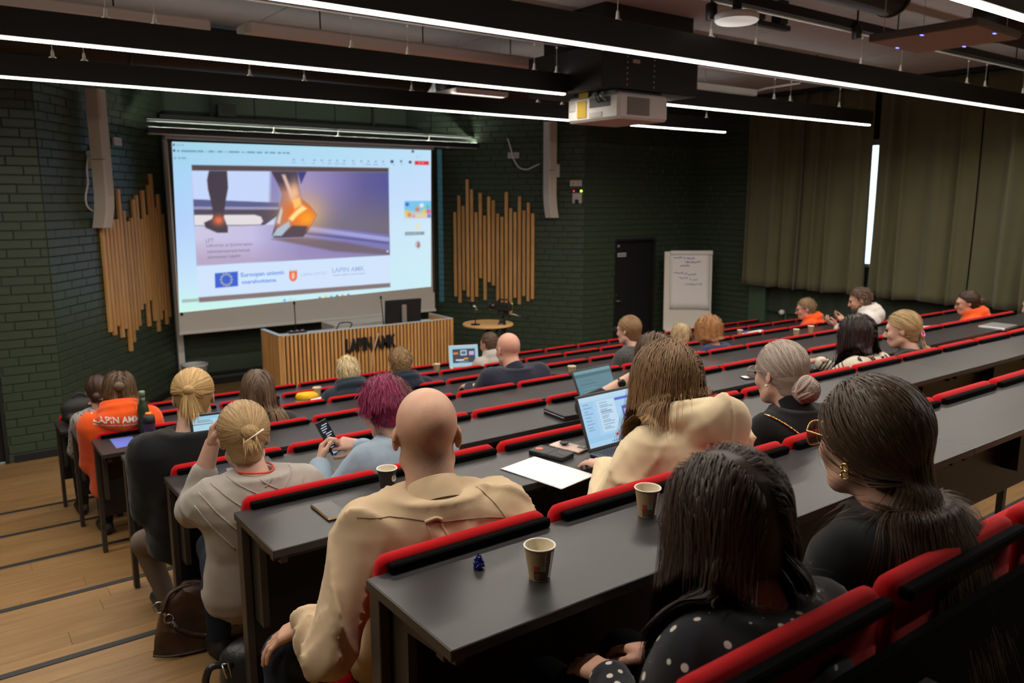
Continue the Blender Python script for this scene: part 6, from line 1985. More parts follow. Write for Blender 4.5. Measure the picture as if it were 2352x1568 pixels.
# 8 --- 
kn = np.array(at(332, 1245, y=4.10)); an = np.array(at(385, 1350, y=4.02))
p = person('bunman', 'man with blond hair tied in a bun and shaved sides, black sweater', (440, 851), 2, dy=0.18, s=1.08, fem=False, yaw=-16, pitch=6, tyaw=-2, wide=1.14, skin=SK2, top=BLACKKNIT, infl=0.022, wr=0.005, near=1,
           trousers=mat('grey_jeans', (0.17, 0.135, 0.11), 0.9, spec=0.2, bump=(500, 0.3)), knees=(kn, None), ankles=(V3(an[0], 4.06, TZ(3) + 0.09), None), nb_off=(-0.03, 0, 0))
top_only = lambda P: (P[:, 2] > 0.028) | (P[:, 1] < -0.088)
hair_tied(p, (0.40, 0.24, 0.095), (0.50, 0.32, 0.13), (-0.012, -0.098, 0.042), tail=0.11, seed=15, rnd=0.35, vol=0.010, cond=top_only, taildir=(0.03, -0.25, -1), loose=0.12)
kb, f_ = SDF().ell((-0.012, -0.112, 0.046), (0.024, 0.022, 0.022)).grid(0.006)
obj('hair_knot', np_mesh('hair_knot', [(p.W(kb) - p.root, f_)], mat('hair_blond_knot', (0.40, 0.24, 0.095), 0.5, bump=(90, 0.8))), p.obj)
# 9 --- watch woman behind the cream hoodie
wl = at(1440, 872, y=2.83)
p = person('watch', 'brown haired woman in black propping her head, with a round wristwatch, behind the cream hoodie', (1505, 769), 1, dy=0.20, s=1.0, yaw=-4, pitch=10, tyaw=-5, wide=0.98, skin=SK2, top=BLACKKNIT, infl=0.014, wr=0.004, near=1,
           wrists=(wl, None), poles=(V3(-0.9, 0.2, -0.9), None), hand_args=({'fdir': V3(0.75, -0.1, 0.7), 'palm': V3(0.5, -0.8, -0.3), 'curl': 0.7}, None), sleeves=(0.62, 0))
hair_long(p, (0.075, 0.042, 0.022), (0.09, 0.05, 0.026), L=0.36, part=0.01, seed=17, vol=0.02, rnd=0.3)
wristwatch(p, -1, BLACK, SHELL, -0.035)
# 10 --- orange hoodie with white lettering
p = person('orangew', 'woman with half-up brown hair in an orange hoodie with white lettering on the back', (270, 856), 4, dy=0.16, s=1.04, yaw=-10, pitch=8, roll=6, tyaw=-6, wide=1.14, skin=SK2, top=ORANGE, infl=0.028, wr=0.006, hood=(0.160, 0.085, 0.095), near=1)
hair_long(p, (0.085, 0.048, 0.024), (0.27, 0.16, 0.075), L=0.30, part=0.0, seed=19, vol=0.020, wave=0.12, fwd=-0.3, rnd=0.35)
kb, f_ = SDF().ell((0.0, -0.122, 0.035), (0.035, 0.026, 0.030)).grid(0.006)
obj('hair_knot', np_mesh('hair_knot', [(p.W(kb) - p.root, f_)], mat('hair_brown_knot', (0.09, 0.052, 0.026), 0.5, bump=(90, 0.9))), p.obj)
lw = mat('white_print', (0.75, 0.72, 0.68), 0.8)
def back_text(p, s, px0, py0, px1, py1, hpx, m):
    """printed letters bent onto the garment's back"""
    yb = p.NB[1] - 0.1
    cu = bpy.data.curves.new('lettering', 'FONT'); cu.body = s; cu.size = 1.0; cu.resolution_u = 2; cu.offset = 0.015
    tmp = bpy.data.objects.new('lettering', cu); C.objects.link(tmp)
    me = bpy.data.meshes.new_from_object(tmp.evaluated_get(bpy.context.evaluated_depsgraph_get()))
    bpy.data.objects.remove(tmp); bpy.data.curves.remove(cu)
    w = max(v.co.x for v in me.vertices)
    a = at(px0, py0, y=yb); b = at(px1, py1, y=yb); hh = (at(px0, py0 - hpx, y=yb) - a).z
    bad = []
    for v in me.vertices:
        q = a.lerp(b, v.co.x / w); z = q.z + hh * v.co.y / 0.7
        hit = on_back(p, [(q.x, z)], 0.0025)
        if hit: v.co = hit[0] - Vector(p.root)
        else: v.co = Vector((q.x, yb, z)) - Vector(p.root)
    me.materials.clear(); me.materials.append(m)
    return obj('lettering', me, p.top)
back_text(p, 'LAPIN AMK', 216, 970, 318, 962, 14, lw)
back_text(p, 'LAPLAND UNIVERSITY OF APPLIED SCIENCES', 216, 977, 316, 969, 3, lw)
# 11 --- dark hair left of her
p = person('darkl', 'person with dark pinned hair in a patterned top, half hidden by the orange hoodie', (221, 863), 5, dy=0.16, s=1.0, yaw=-8, pitch=8, wide=0.95, skin=SK3, top=dotted('speckled_top', (0.30, 0.26, 0.25), (0.04, 0.04, 0.045), 38, 0.30, 0.8), near=0)
hair_tied(p, (0.05, 0.024, 0.016), (0.06, 0.03, 0.02), (-0.01, -0.10, -0.03), bun=0.028, seed=21)
# 12 --- long straight brown hair
p = person('longb', 'woman with long straight dark blonde hair and a graphite top, left half of the hall', (590, 851), 3, dy=0.17, s=1.04, yaw=-15, pitch=5, tyaw=-10, wide=1.0, skin=SK2, top=cloth('graphite_top', (0.022, 0.022, 0.020)), near=1)
hair_long(p, (0.115, 0.072, 0.046), (0.20, 0.125, 0.066), L=0.50, part=0.0, seed=23, vol=0.014, fwd=-0.4, sep=0.6, rnd=0.25, side_bias=0.02)
# 13 --- platinum pixie
p = person('blondp', 'person with short platinum blond hair and a dark teal sweatshirt', (797, 819), 4, dy=0.18, s=1.0, yaw=-10, pitch=10, tyaw=-6, wide=1.06, skin=SK2, top=cloth('teal_black', (0.014, 0.024, 0.034)), infl=0.022, hood=(0.14, 0.07, 0.07), near=1)
hair_short(p, (0.56, 0.42, 0.22), (0.68, 0.55, 0.33), L=0.05, comb=(0.15, -0.5, -0.5), up=0.35, vol=0.014, seed=25, gz=0.3)
# 14 --- man in navy hoodie
p = person('navyh', 'man with short dark blond hair in a navy hoodie', (918, 798), 4, dy=0.18, s=1.12, fem=False, yaw=-8, pitch=8, tyaw=-6, wide=1.06, skin=SK2, top=cloth('navy_fleece', (0.010, 0.016, 0.030)), infl=0.024, hood=(0.16, 0.075, 0.085), near=1)
hair_short(p, (0.23, 0.135, 0.058), (0.29, 0.175, 0.08), L=0.022, comb=(0.0, -0.4, -0.6), up=0.5, vol=0.009, seed=27)
# 15 --- navy blazer, shaved head
p = person('suit', 'man with a shaved head in a dark navy blazer, leaning on his desk', (1167, 765), 3, dy=0.24, s=1.08, fem=False, yaw=-4, pitch=10, tyaw=-8, wide=1.22, skin=(0.55, 0.29, 0.215), top=cloth('navy_blazer', (0.016, 0.018, 0.034)), infl=0.024, wr=0.005, band=0.02, near=1, wrists=('desk', 'desk'))
# 16 --- grey hoodie man with laptop
p = person('ghood', 'man with thinning brown hair in a pale grey hoodie at a white laptop', (1124, 763), 5, dy=0.18, s=1.06, fem=False, yaw=8, pitch=8, tyaw=0, wide=1.05, skin=SK1, top=cloth('pale_grey_fleece', (0.40, 0.37, 0.345)), infl=0.024, hood=(0.15, 0.075, 0.08), near=0)
hair_short(p, (0.10, 0.060, 0.036), (0.12, 0.075, 0.045), L=0.014, comb=(0, -0.4, -0.5), up=0.5, vol=0.005, seed=29, zlift=0.012, capinf=0.003)
# 17 --- ponytail in a grey vest
p = person('pony', 'woman with a brown ponytail and glasses, grey quilted vest over black sleeves', (1445, 726), 3, dy=0.18, s=1.02, yaw=12, pitch=4, tyaw=4, wide=0.98, skin=SK2, top=dotted('grey_quilt', (0.060, 0.062, 0.060), (0.02, 0.021, 0.021), 42, 0.28, 0.0), infl=0.018, near=1)
hair_tied(p, (0.22, 0.125, 0.060), (0.27, 0.155, 0.075), (0.012, -0.100, -0.040), tail=0.20, seed=31, vol=0.008, taildir=(0.12, -0.35, -1))
glasses(p, BLK_FRAME, LENS)
ab = SDF()
for sd in (-1, 1):
    a, e, w = p.arms[sd]; ab.cap(a + (e - a) * 0.12, e, 0.068, 0.060, 0.0); ab.cap(e, w - (w - e) * 0.03, 0.059, 0.046, 0.02)
obj('sleeves', np_mesh('sleeves', [((lambda r_: (r_[0] - p.root, r_[1]))(ab.grid(0.014)))], BLACKKNIT), p.obj)
# 18 --- wavy blonde
p = person('wavy', 'woman with long wavy blonde hair, before the foot of the flip chart', (1563, 744), 4, dy=0.16, s=0.98, yaw=6, pitch=4, wide=0.9, skin=SK2, top=BLACKKNIT, near=0)
hair_long(p, (0.42, 0.31, 0.165), (0.52, 0.40, 0.22), L=0.34, part=0.0, seed=33, vol=0.018, wave=0.16, fwd=-0.3, n=520)
# 19 --- ginger bob
p = person('ginger', 'woman with a ginger bob in a blue fleece with an orange badge', (1628, 729), 3, dy=0.18, s=1.06, yaw=14, pitch=10, tyaw=10, wide=1.0, skin=(0.56, 0.27, 0.20), top=cloth('blue_fleece', (0.018, 0.034, 0.085)), infl=0.02, near=1)
hair_long(p, (0.34, 0.155, 0.058), (0.44, 0.22, 0.09), L=0.20, part=0.01, seed=35, vol=0.030, wave=0.10, fwd=0.1, rnd=0.35)
q = Vector(p.tpt(-0.10, 0.80, 0.10)) - Vector(p.root)
MB().box(q - Vector((0.03, 0.025, 0.03)), q + Vector((0.03, 0.04, 0.03)), 0.006).build('badge', mat('orange_badge', (0.7, 0.25, 0.03), 0.6), p.obj)
# 20 --- flowered cardigan
FLW = cloth('ecru_cardigan', (0.52, 0.47, 0.38))
p = person('flower', 'woman with long black hair in a cream cardigan with black flowers', (1967, 727), 1, dy=0.20, s=1.08, yaw=8, pitch=10, tyaw=2, wide=1.08, skin=SK3, top=FLW, infl=0.018, wr=0.003, near=1, wrists=('desk', 'desk'))
hair_long(p, (0.016, 0.008, 0.007), (0.030, 0.010, 0.009), L=0.42, part=-0.01, seed=37, vol=0.022, rnd=0.45, fwd=-0.35, side_bias=0.015)
INKB = mat('black_knit_flower', (0.008, 0.008, 0.009), 0.95)
yb = p.NB[1] - 0.1
fm = MB(); ce = MB()
for j in range(7):
    for i in range(13):
        px = 1860 + i * 19 + (j % 2) * 9; py = 806 + j * 17 - i * 1.8
        q = at(px, py, y=yb)
        hit = on_back(p, [(q.x, q.z)], 0.003)
        if not hit: continue
        c = hit[0] - Vector(p.root)
        R_ = 0.017; vs = []
        for a in np.linspace(0, 2 * PI, 31)[:-1]:
            r_ = R_ * (0.62 + 0.38 * abs(math.cos(2.5 * a)))
            g2 = on_back(p, [(q.x + r_ * math.cos(a), q.z + r_ * math.sin(a))], 0.003)
            vs.append((g2[0] - Vector(p.root)) if g2 and abs(g2[0].y - hit[0].y) < 0.03 else c + Vector((r_ * math.cos(a), 0, r_ * math.sin(a))))
        fm.add([c + Vector((0, -0.0005, 0))] + vs, [(0, k_ + 1, (k_ + 1) % 30 + 1) for k_ in range(30)])
        ce.lathe([(0.005, 0.0), (0.0, 0.001)], 8, M=Matrix.Translation(c + Vector((0, -0.0015, 0))) @ Matrix.Rotation(PI / 2, 4, 'X'))
o_ = fm.build('flower_print', INKB, p.top); o_['kind'] = 'stuff'
o_ = ce.build('flower_centre', FLW, p.top); o_['kind'] = 'stuff'
# striped sleeves of the cardigan
for sd in (-1, 1):
    a, e, w = p.arms[sd]
    st_ = MB()
    for seg, (r0, r1) in (((a, e), (0.080, 0.069)), ((e, w), (0.067, 0.052))):
        s0, s1 = Vector(seg[0]), Vector(seg[1]); u = (s1 - s0).normalized(); x_ = u.orthogonal().normalized(); y_ = u.cross(x_)
        for i in range(11):
            t_ = 0.1 + 0.085 * i; cc = s0.lerp(s1, t_); rr = (r0 + (r1 - r0) * t_) * 0.985
            st_.tube([cc + (x_ * math.cos(b) + y_ * math.sin(b)) * rr - Vector(p.root) for b in np.linspace(0, 2 * PI, 19)], 0.0042, 4)
    o_ = st_.build('sleeve_stripes', INKB, p.top); o_['kind'] = 'stuff'
# 21 --- ponytail with pink tie
p = person('ponyp', 'woman with a blonde ponytail in a pink hair tie and a black top', (2076, 715), 1, dy=0.19, s=1.08, yaw=22, pitch=8, tyaw=12, wide=1.0, skin=SK2, top=BLACKKNIT, infl=0.014, near=1)
hair_tied(p, (0.34, 0.225, 0.105), (0.47, 0.32, 0.15), (0.0, -0.112, -0.030), tail=0.20, seed=39, vol=0.009, taildir=(0.05, -0.28, -1))
c = Vector(p.W((0, -0.115, -0.033))) - Vector(p.root)
MB().tube([c + Vector((0.018 * math.cos(a), 0.006 * math.sin(a), 0.018 * math.sin(a))) for a in np.linspace(0, 2 * PI, 17)], 0.007, 8).build('hair_tie', mat('pink_tie', (0.75, 0.20, 0.42), 0.7), p.obj, True)
# 22 --- orange man by the window
p = person('om', 'man with glasses and short fair hair in an orange sweatshirt by the window wall', (1852, 685), 4, dy=0.18, s=1.10, fem=False, yaw=38, pitch=10, tyaw=34, wide=1.0, skin=(0.55, 0.27, 0.20), top=ORANGE, infl=0.024, hood=(0.15, 0.07, 0.06), near=0)
hair_short(p, (0.20, 0.125, 0.065), (0.26, 0.165, 0.09), L=0.02, comb=(0, -0.4, -0.5), up=0.5, seed=41, vol=0.009)
glasses(p, BLK_FRAME, LENS)
# 23 --- white hoodie man with phone
WHF = cloth('white_fleece', (0.60, 0.555, 0.53))
wl = at(1925, 752, y=4.92); wr2 = at(1945, 738, y=5.0)
p = person('wh', 'bearded man in a white hoodie looking at his phone by the window', (1977, 661), 3, dy=0.20, s=1.12, fem=False, yaw=34, pitch=14, tyaw=32, wide=1.12, skin=SK1, top=WHF, infl=0.026, wr=0.005, hood=(0.155, 0.08, 0.095), near=0, wrists=(wl, wr2), hand_args=({'fdir': V3(-0.5, 0.5, 0.3), 'palm': V3(0.3, 0.3, 0.9), 'curl': 0.5}, {'fdir': V3(-0.6, 0.4, 0.2), 'palm': V3(-0.4, -0.3, 0.9), 'curl': 0.5}))
hair_short(p, (0.085, 0.050, 0.028), (0.11, 0.066, 0.036), L=0.03, comb=(0, -0.5, -0.4), up=0.5, seed=43, vol=0.010)
v_, f_ = SDF().ell((0, 0.050, -0.085), (0.050, 0.048, 0.040), 0).cap((-0.055, 0.01, -0.06), (-0.03, 0.05, -0.09), 0.02, 0.02, 0.02).cap((0.055, 0.01, -0.06), (0.03, 0.05, -0.09), 0.02, 0.02, 0.02).grid(0.008)
obj('beard', np_mesh('beard', [(p.W(v_) - p.root, f_)], mat('hair_beard', (0.075, 0.045, 0.026), 0.8, bump=(200, 0.6))), p.obj)
# 24 --- orange woman with a bun
p = person('ow', 'woman with glasses and a dark bun in an orange hoodie near the right edge', (2224, 669), 2, dy=0.18, s=1.02, yaw=36, pitch=8, tyaw=30, wide=1.0, skin=(0.53, 0.27, 0.19), top=ORANGE, infl=0.024, hood=(0.14, 0.075, 0.075), near=0)
hair_tied(p, (0.045, 0.024, 0.015), (0.07, 0.035, 0.02), (0.0, -0.108, 0.012), bun=0.032, seed=45)
glasses(p, BLK_FRAME, LENS)
# 25 --- cut by the right edge
p = person('oe', 'person in an orange hoodie cut off by the right edge of the picture', (2384, 668), 1, dy=0.34, s=1.06, yaw=40, pitch=14, tyaw=30, wide=1.05, skin=SK1, top=ORANGE, infl=0.024, hood=(0.15, 0.075, 0.07), near=0)
hair_short(p, (0.08, 0.05, 0.03), (0.10, 0.06, 0.035), L=0.025, seed=47)
# ------------------------------------------------------------------ things on the desks and steps
PAPER = mat('white_paper', (0.72, 0.70, 0.71), 0.85)
def dpt(px, py, k): return at(px, py, z=DZ(k))
# paper cups
CUP = mat('kraft_cup', (0.40, 0.27, 0.145), 0.6, var=0.06)
CUPD = mat('dark_print', (0.035, 0.030, 0.028), 0.6)
CUPIN = mat('cup_inside', (0.66, 0.58, 0.44), 0.5)
RIM = mat('cup_rim', (0.78, 0.72, 0.62), 0.4)
CREDP = mat('red_print', (0.50, 0.06, 0.03), 0.7); CGRP = mat('mint_print', (0.30, 0.46, 0.36), 0.7)
def cup(label, c, ang=0.0, dark=False, s=1.0, detail=True, coffee=False):
    t = thing('paper_cup', label, 'paper cup', c, ang, 'paper coffee cups')
    H_, r0, r1 = 0.080 * s, 0.0235 * s, 0.0345 * s
    R = lambda z: r0 + (r1 - r0) * z / H_
    MB().lathe([(0.0, 0.004), (r0 - 0.002, 0.004), (r0, 0.0), (r0, 0.001), (r1, H_ - 0.002)], 40, caps=False).build('cup_wall', CUPD if dark else CUP, t, True)
    MB().lathe([(r1 - 0.0008, H_), (r0 - 0.0005, 0.006), (0.0, 0.006)], 40, caps=False).build('lining', CUPIN, t, True)
    MB().lathe([(r1 - 0.0012, H_ - 0.0025), (r1 + 0.0016, H_ - 0.0028), (r1 + 0.0024, H_ - 0.001), (r1 + 0.0012, H_ + 0.0008), (r1 - 0.0010, H_ + 0.0002), (r1 - 0.0012, H_ - 0.0025)], 40, caps=False).build('rim', RIM, t, True)
    if coffee: MB().lathe([(R(H_ * 0.5) - 0.001, H_ * 0.5), (0, H_ * 0.5)], 24).build('coffee', mat('coffee', (0.03, 0.014, 0.007), 0.1), t)
    def patch(a0, a1, z0, z1, m, nm, off=0.0004):
        n = 8; b = MB(); vs = []
        for i in range(n + 1):
            a = a0 + (a1 - a0) * i / n
            for z in (z0, z1): vs.append(((R(z) + off) * math.cos(a), (R(z) + off) * math.sin(a), z))
        b.add(vs, [(2 * i, 2 * i + 2, 2 * i + 3, 2 * i + 1) for i in range(n)]); return b.build(nm, m, t, True)
    if detail:
        d2 = math.radians
        if not dark:
            st = patch(d2(-58), d2(-14), 0.002, H_ - 0.004, mat('slate_print', (0.075, 0.072, 0.075), 0.6), 'dark_stripe')
            b = MB()
            for i in range(9):                                  # upright lettering of the stripe
                z = 0.012 + i * 0.0072; r = R(z) + 0.0009; a = d2(-36)
                b.box((-0.0042, -0.0005, -0.0028), (0.0042, 0.0005, 0.0024), 0, Matrix.Translation((r * math.cos(a), r * math.sin(a), z)) @ Matrix.Rotation(a + PI / 2, 4, 'Z'))
            b.build('stripe_lettering', CUPIN, t)
            patch(d2(-118), d2(-91), 0.026 * s, 0.040 * s, CREDP, 'red_square'); patch(d2(-89), d2(-62), 0.026 * s, 0.040 * s, CGRP, 'mint_square')
            patch(d2(-118), d2(-62), 0.005 * s, 0.025 * s, CUPD, 'info_panel')
            b = MB()
            for i in range(5):
                z = (0.0080 + i * 0.0034) * s; r = R(z) + 0.0009
                vs = []
                for j in range(7):
                    a = d2(-114 + j * 8); vs += [(r * math.cos(a), r * math.sin(a), z - 0.0005), (r * math.cos(a), r * math.sin(a), z + 0.0005)]
                b.add(vs, [(2 * j, 2 * j + 2, 2 * j + 3, 2 * j + 1) for j in range(6)])
            b.build('small_print', CUP, t)
        else:
            M = Matrix.Rotation(d2(-40), 4, 'Z') @ Matrix.Translation((R(H_ * 0.6) + 0.001, 0, H_ * 0.6)) @ Matrix.Rotation(PI / 2, 4, 'Y')
            MB().lathe([(0.011, 0.0), (0.0115, 0.0012), (0.0095, 0.0012), (0.009, 0)], 20, M=M).build('round_emblem', CUPIN, t)
    return t
AC = math.degrees(math.atan2(-1, -0.75))
cup('kraft paper cup on the nearest desk, in the middle of the picture', dpt(1239, 1326, 0), math.radians(-38), s=1.0)
cup('kraft paper cup beside the dark haired woman on the nearest desk', dpt(1486, 1183, 0), math.radians(-46), s=1.0)
cup('dark paper cup behind the red backrest left of the bald head', dpt(890, 1124, 1) + Vector((0, 0, 0)), math.radians(-30), True)
for (px, py, k, lab) in ((729, 910, 5, 'small paper cup beside the yellow cloth'), (1004, 852, 6, 'small paper cup beside the white laptop'), (1313, 861, 4, 'kraft paper cup on a middle desk behind the navy blazer'), (1699, 772, 5, 'paper cup beside the sheets near the flip chart'), (1828, 772, 4, 'paper cup in front of the man in orange by the window'), (1862, 764, 4, 'second paper cup, right of the one before the man in orange')):
    cup(lab, dpt(px, py, k), math.radians(-30), s=1.0, detail=(k == 4 and px < 1400), coffee=False)
# laptops
SILV = mat('silver_laptop', (0.42, 0.42, 0.44), 0.35, 0.7)
DARKL = mat('dark_laptop', (0.05, 0.055, 0.065), 0.35, 0.3)
KEYS = mat('laptop_keys', (0.02, 0.02, 0.024), 0.5)
def screen_paint(kind):
    nu, nv = 96, 60
    U, V = np.meshgrid(np.linspace(0, 1, nu), np.linspace(0, 1, nv), indexing='ij')
    img = np.zeros((nu, nv, 3)) 
    def rect(u0, u1, v0, v1, c): img[(U >= u0) & (U <= u1) & (V >= v0) & (V <= v1)] = c
    def dots(u0, u1, v0, v1, n, c, seed, frac=0.6):
        r = np.random.default_rng(seed)
        for i in range(n):
            v = v1 - (v1 - v0) * (i + 0.5) / n
            rect(u0, u0 + (u1 - u0) * (0.4 + frac * r.random()), v - 0.009, v + 0.009, c)
    if kind == 'mail':
        img[:] = (170, 214, 246)
        rect(0, 1, 0.90, 1, (186, 222, 246)); rect(0.0, 0.24, 0.2, 0.9, (160, 208, 244)); rect(0.30, 0.62, 0.25, 0.88, (196, 228, 252))
        dots(0.05, 0.2, 0.3, 0.88, 9, (110, 150, 190), 1); dots(0.33, 0.60, 0.28, 0.85, 13, (130, 160, 190), 2)
        rect(0.63, 1, 0.82, 0.88, (40, 90, 214)); rect(0.72, 1, 0.45, 0.68, (40, 84, 220)); rect(0.75, 0.85, 0.50, 0.62, (226, 226, 250)); rect(0.77, 0.83, 0.53, 0.59, (150, 90, 210)); rect(0.87, 0.95, 0.50, 0.62, (210, 226, 250))
        rect(0, 1, 0.10, 0.20, (150, 204, 240)); rect(0.50, 0.55, 0.135, 0.175, (226, 40, 40)); rect(0.62, 0.67, 0.14, 0.18, (60, 80, 110)); dots(0.7, 0.95, 0.3, 0.42, 3, (110, 140, 180), 5)
        for i in range(9): rect(0.40 + i * 0.04, 0.42 + i * 0.04, 0.03, 0.06, (40, 110, 190))
    elif kind == 'teal':
        img[:] = (70, 124, 142)
        rect(0, 1, 0.80, 0.90, (30, 96, 104)); rect(0, 1, 0.90, 1, (96, 150, 168)); dots(0.08, 0.9, 0.12, 0.74, 6, (50, 100, 120), 3); dots(0.1, 0.5, 0.3, 0.5, 2, (110, 160, 172), 4)
    elif kind == 'doc':
        img[:] = (176, 220, 240)
        rect(0, 1, 0.93, 1, (150, 205, 236)); rect(0, 1, 0.80, 0.82, (60, 90, 110)); dots(0.06, 0.5, 0.84, 0.92, 2, (90, 130, 150), 3)
        rect(0.60, 0.68, 0.38, 0.52, (235, 150, 150)); rect(0.62, 0.66, 0.42, 0.48, (240, 236, 236)); rect(0.50, 0.56, 0.12, 0.2, (70, 190, 140)); dots(0.6, 0.95, 0.2, 0.35, 3, (90, 140, 190), 6)
        rect(0.46, 0.49, 0.3, 0.5, (90, 110, 150))
    else:
        img[:] = (150, 206, 226)
        rect(0.10, 0.92, 0.12, 0.86, (22, 36, 60)); rect(0.38, 0.62, 0.52, 0.78, (196, 216, 230)); rect(0.42, 0.58, 0.57, 0.73, (60, 100, 140)); rect(0.12, 0.30, 0.58, 0.68, (220, 130, 40)); rect(0.70, 0.88, 0.52, 0.72, (196, 170, 226)); rect(0.2, 0.5, 0.25, 0.32, (230, 226, 240)); rect(0.5, 0.66, 0.3, 0.38, (236, 150, 40)); rect(0.3, 0.66, 0.18, 0.22, (140, 160, 190))
    return lin(img), U, V
LAP_EMIT = emit_attr('laptop_picture', 0.85)
def laptop(label, c, ang, kind, w=0.33, d=0.225, tilt=18, body=DARKL, bezel=KEYS):
    t = thing('laptop', label, 'laptop', c, ang, 'open laptops')
    MB().box((-w / 2, -d, 0.0005), (w / 2, 0, 0.015), 0.004).build('base', body, t)
    kb = MB()
    for j in range(5):
        for i in range(13):
            x = -w / 2 + 0.03 + i * (w - 0.06) / 13; y = -0.025 - j * 0.019
            kb.box((x, y - 0.016, 0.0145), (x + (w - 0.06) / 13 - 0.003, y, 0.0165), 0.001)
    kb.build('keyboard', KEYS, t)
    MB().box((-0.05, -d + 0.012, 0.0145), (0.05, -d + 0.075, 0.0158), 0.001).build('touchpad', SILV, t)
    M = Matrix.Translation((0, 0.002, 0.013)) @ Matrix.Rotation(math.radians(-tilt), 4, 'X')
    h = d * 0.98
    lid = MB().box((-w / 2, -0.001, 0.0), (w / 2, 0.006, h), 0.003, M).build('lid', body, t)
    MB().box((-w / 2 + 0.003, -0.0022, 0.003), (w / 2 - 0.003, -0.0005, h - 0.003), 0, M).build('bezel', bezel, lid)
    col, U, V = screen_paint(kind)
    co = np.stack([(U - 0.5) * (w - 0.022), np.full_like(U, -0.0032), 0.014 + V * (h - 0.026)], -1)
    Mn = np.array(M); co = co @ Mn[:3, :3].T + Mn[:3, 3]
    obj('picture', grid_mesh('picture', co, col, LAP_EMIT), lid)
    return t
def lap_at(label, pl, pr, k, kind, d=0.225, tilt=18, **kw):
    """hinge line between two photo pixels on desk k"""
    a, b = dpt(*pl, k), dpt(*pr, k); m = (a + b) / 2; v = b - a
    return laptop(label, m, math.atan2(v.y, v.x), kind, w=v.length, d=d, tilt=tilt, **kw)
a = dpt(1352, 1046, 1); laptop('laptop with a bright mail page before the cream hoodie', (a.x + 0.165, a.y + 0.0, a.z), math.radians(3), 'mail', 0.34, 0.235, 22)
a = dpt(1345, 945, 2); laptop('dark laptop with a teal page before the woman with the watch', (a.x + 0.165, a.y + 0.04, a.z), math.radians(6), 'teal', 0.33, 0.225, 26, body=KEYS)
a = dpt(452, 1076, 2); laptop('laptop behind the raised hand of the grey cardigan', (a.x + 0.155, a.y + 0.02, a.z), math.radians(-6), 'doc', 0.31, 0.22, 14)
a = dpt(1038, 848, 6); laptop('white laptop open towards the man in the grey hoodie', (a.x + 0.16, a.y, a.z), math.radians(-20), 'slides', 0.33, 0.24, 12, body=mat('white_laptop', (0.6, 0.62, 0.64), 0.4), bezel=mat('white_bezel', (0.45, 0.62, 0.70), 0.4))
# sheets of paper
def sheet(label, corners, k, m=PAPER, th=0.0012, cat='paper', nm='paper_sheet', group=None, n=1):
    P = [dpt(*c, k) for c in corners]; c = sum(P, Vector()) / 4
    t = thing(nm, label, cat, c, 0, group)
    for j in range(n):
        b = MB(); ang = 0.0 if j == n - 1 else random.uniform(-0.03, 0.03)
        Rz = Matrix.Rotation(ang, 3, 'Z')
        q = [Rz @ (p - c) for p in P]
        z0 = 0.0005 + j * th
        vs = [(p.x, p.y, z0) for p in q] + [(p.x, p.y, z0 + th * 0.8) for p in q]
        b.add(vs, [(3, 2, 1, 0), (4, 5, 6, 7), (0, 1, 5, 4), (1, 2, 6, 5), (2, 3, 7, 6), (3, 0, 4, 7)]).build('sheet', m, t)
    return t
sheet('white sheets of paper beside the black phone case on the second desk', [(1150, 1078), (1227, 1050), (1366, 1092), (1292, 1124)], 1, n=3)
sheet('blue sheet on the desk left of the black sweater', [(252, 1009), (303, 1002), (323, 1018), (268, 1030)], 4, mat('blue_paper', (0.10, 0.13, 0.52), 0.8))
sheet('white note beside the yellow cloth', [(712, 916), (737, 911), (741, 916), (716, 921)], 5)
sheet('white sheets on a far desk left of the man in orange', [(1700, 766), (1746, 757), (1779, 765), (1733, 774)], 5, n=2)
sheet('white paper on the far desk between the ponytail and the woman in orange', [(2104, 750), (2140, 748), (2148, 757), (2110, 758)], 3)
sheet('pale papers beside the kraft cup on a middle desk', [(1335, 858), (1386, 846), (1392, 850), (1348, 864)], 4)
# phones and cases
def phone(label, c, ang, m_back, w=0.074, l=0.152, h=0.009, up='screen', extra=None, cat='phone'):
    t = thing('mobile_phone', label, cat, c, ang)
    MB().box((-w / 2, -l / 2, 0.0005), (w / 2, l / 2, h), 0.003).build('case', m_back, t)
    if up == 'screen':
        MB().box((-w / 2 + 0.003, -l / 2 + 0.003, h - 0.0005), (w / 2 - 0.003, l / 2 - 0.003, h + 0.0006), 0.0005).build('glass', SHELL, t)
    return t
def dir_on(pa, pb, k):
    a, b = dpt(*pa, k), dpt(*pb, k); return (a + b) / 2, math.atan2((b - a).y, (b - a).x)
c, an = dir_on((736, 1164), (772, 1192), 1)
t = phone('black phone lying on the second desk left of the bald man', dpt(758, 1175, 1), an - PI / 2, mat('gold_edge', (0.30, 0.17, 0.05), 0.3, 0.8))
c, an = dir_on((1228, 1036), (1312, 1056), 1)
t = phone('black flip phone case with a round red sticker', dpt(1266, 1046, 1), an - PI / 2, mat('black_leather', (0.012, 0.012, 0.013), 0.45, bump=(300, 0.3)), 0.085, 0.165, 0.020, 'none')
MB().box((-0.0445, -0.012, 0.006), (0.0445, 0.012, 0.0215), 0.003).build('clasp_strap', MATS['black_leather'], t)
MB().lathe([(0.0, 0.0203), (0.016, 0.0203), (0.016, 0.0210), (0, 0.0211)], 24, c=(0.005, -0.055, 0)).build('round_sticker', mat('red_sticker', (0.60, 0.14, 0.08), 0.6), t)
MB().tube([(0.02, 0.07, 0.0205), (0.008, 0.045, 0.021), (-0.015, 0.03, 0.021)], 0.002, 6).build('case_print', mat('grey_print', (0.10, 0.10, 0.10), 0.4), t)
c, an = dir_on((1272, 1022), (1345, 1040), 1)
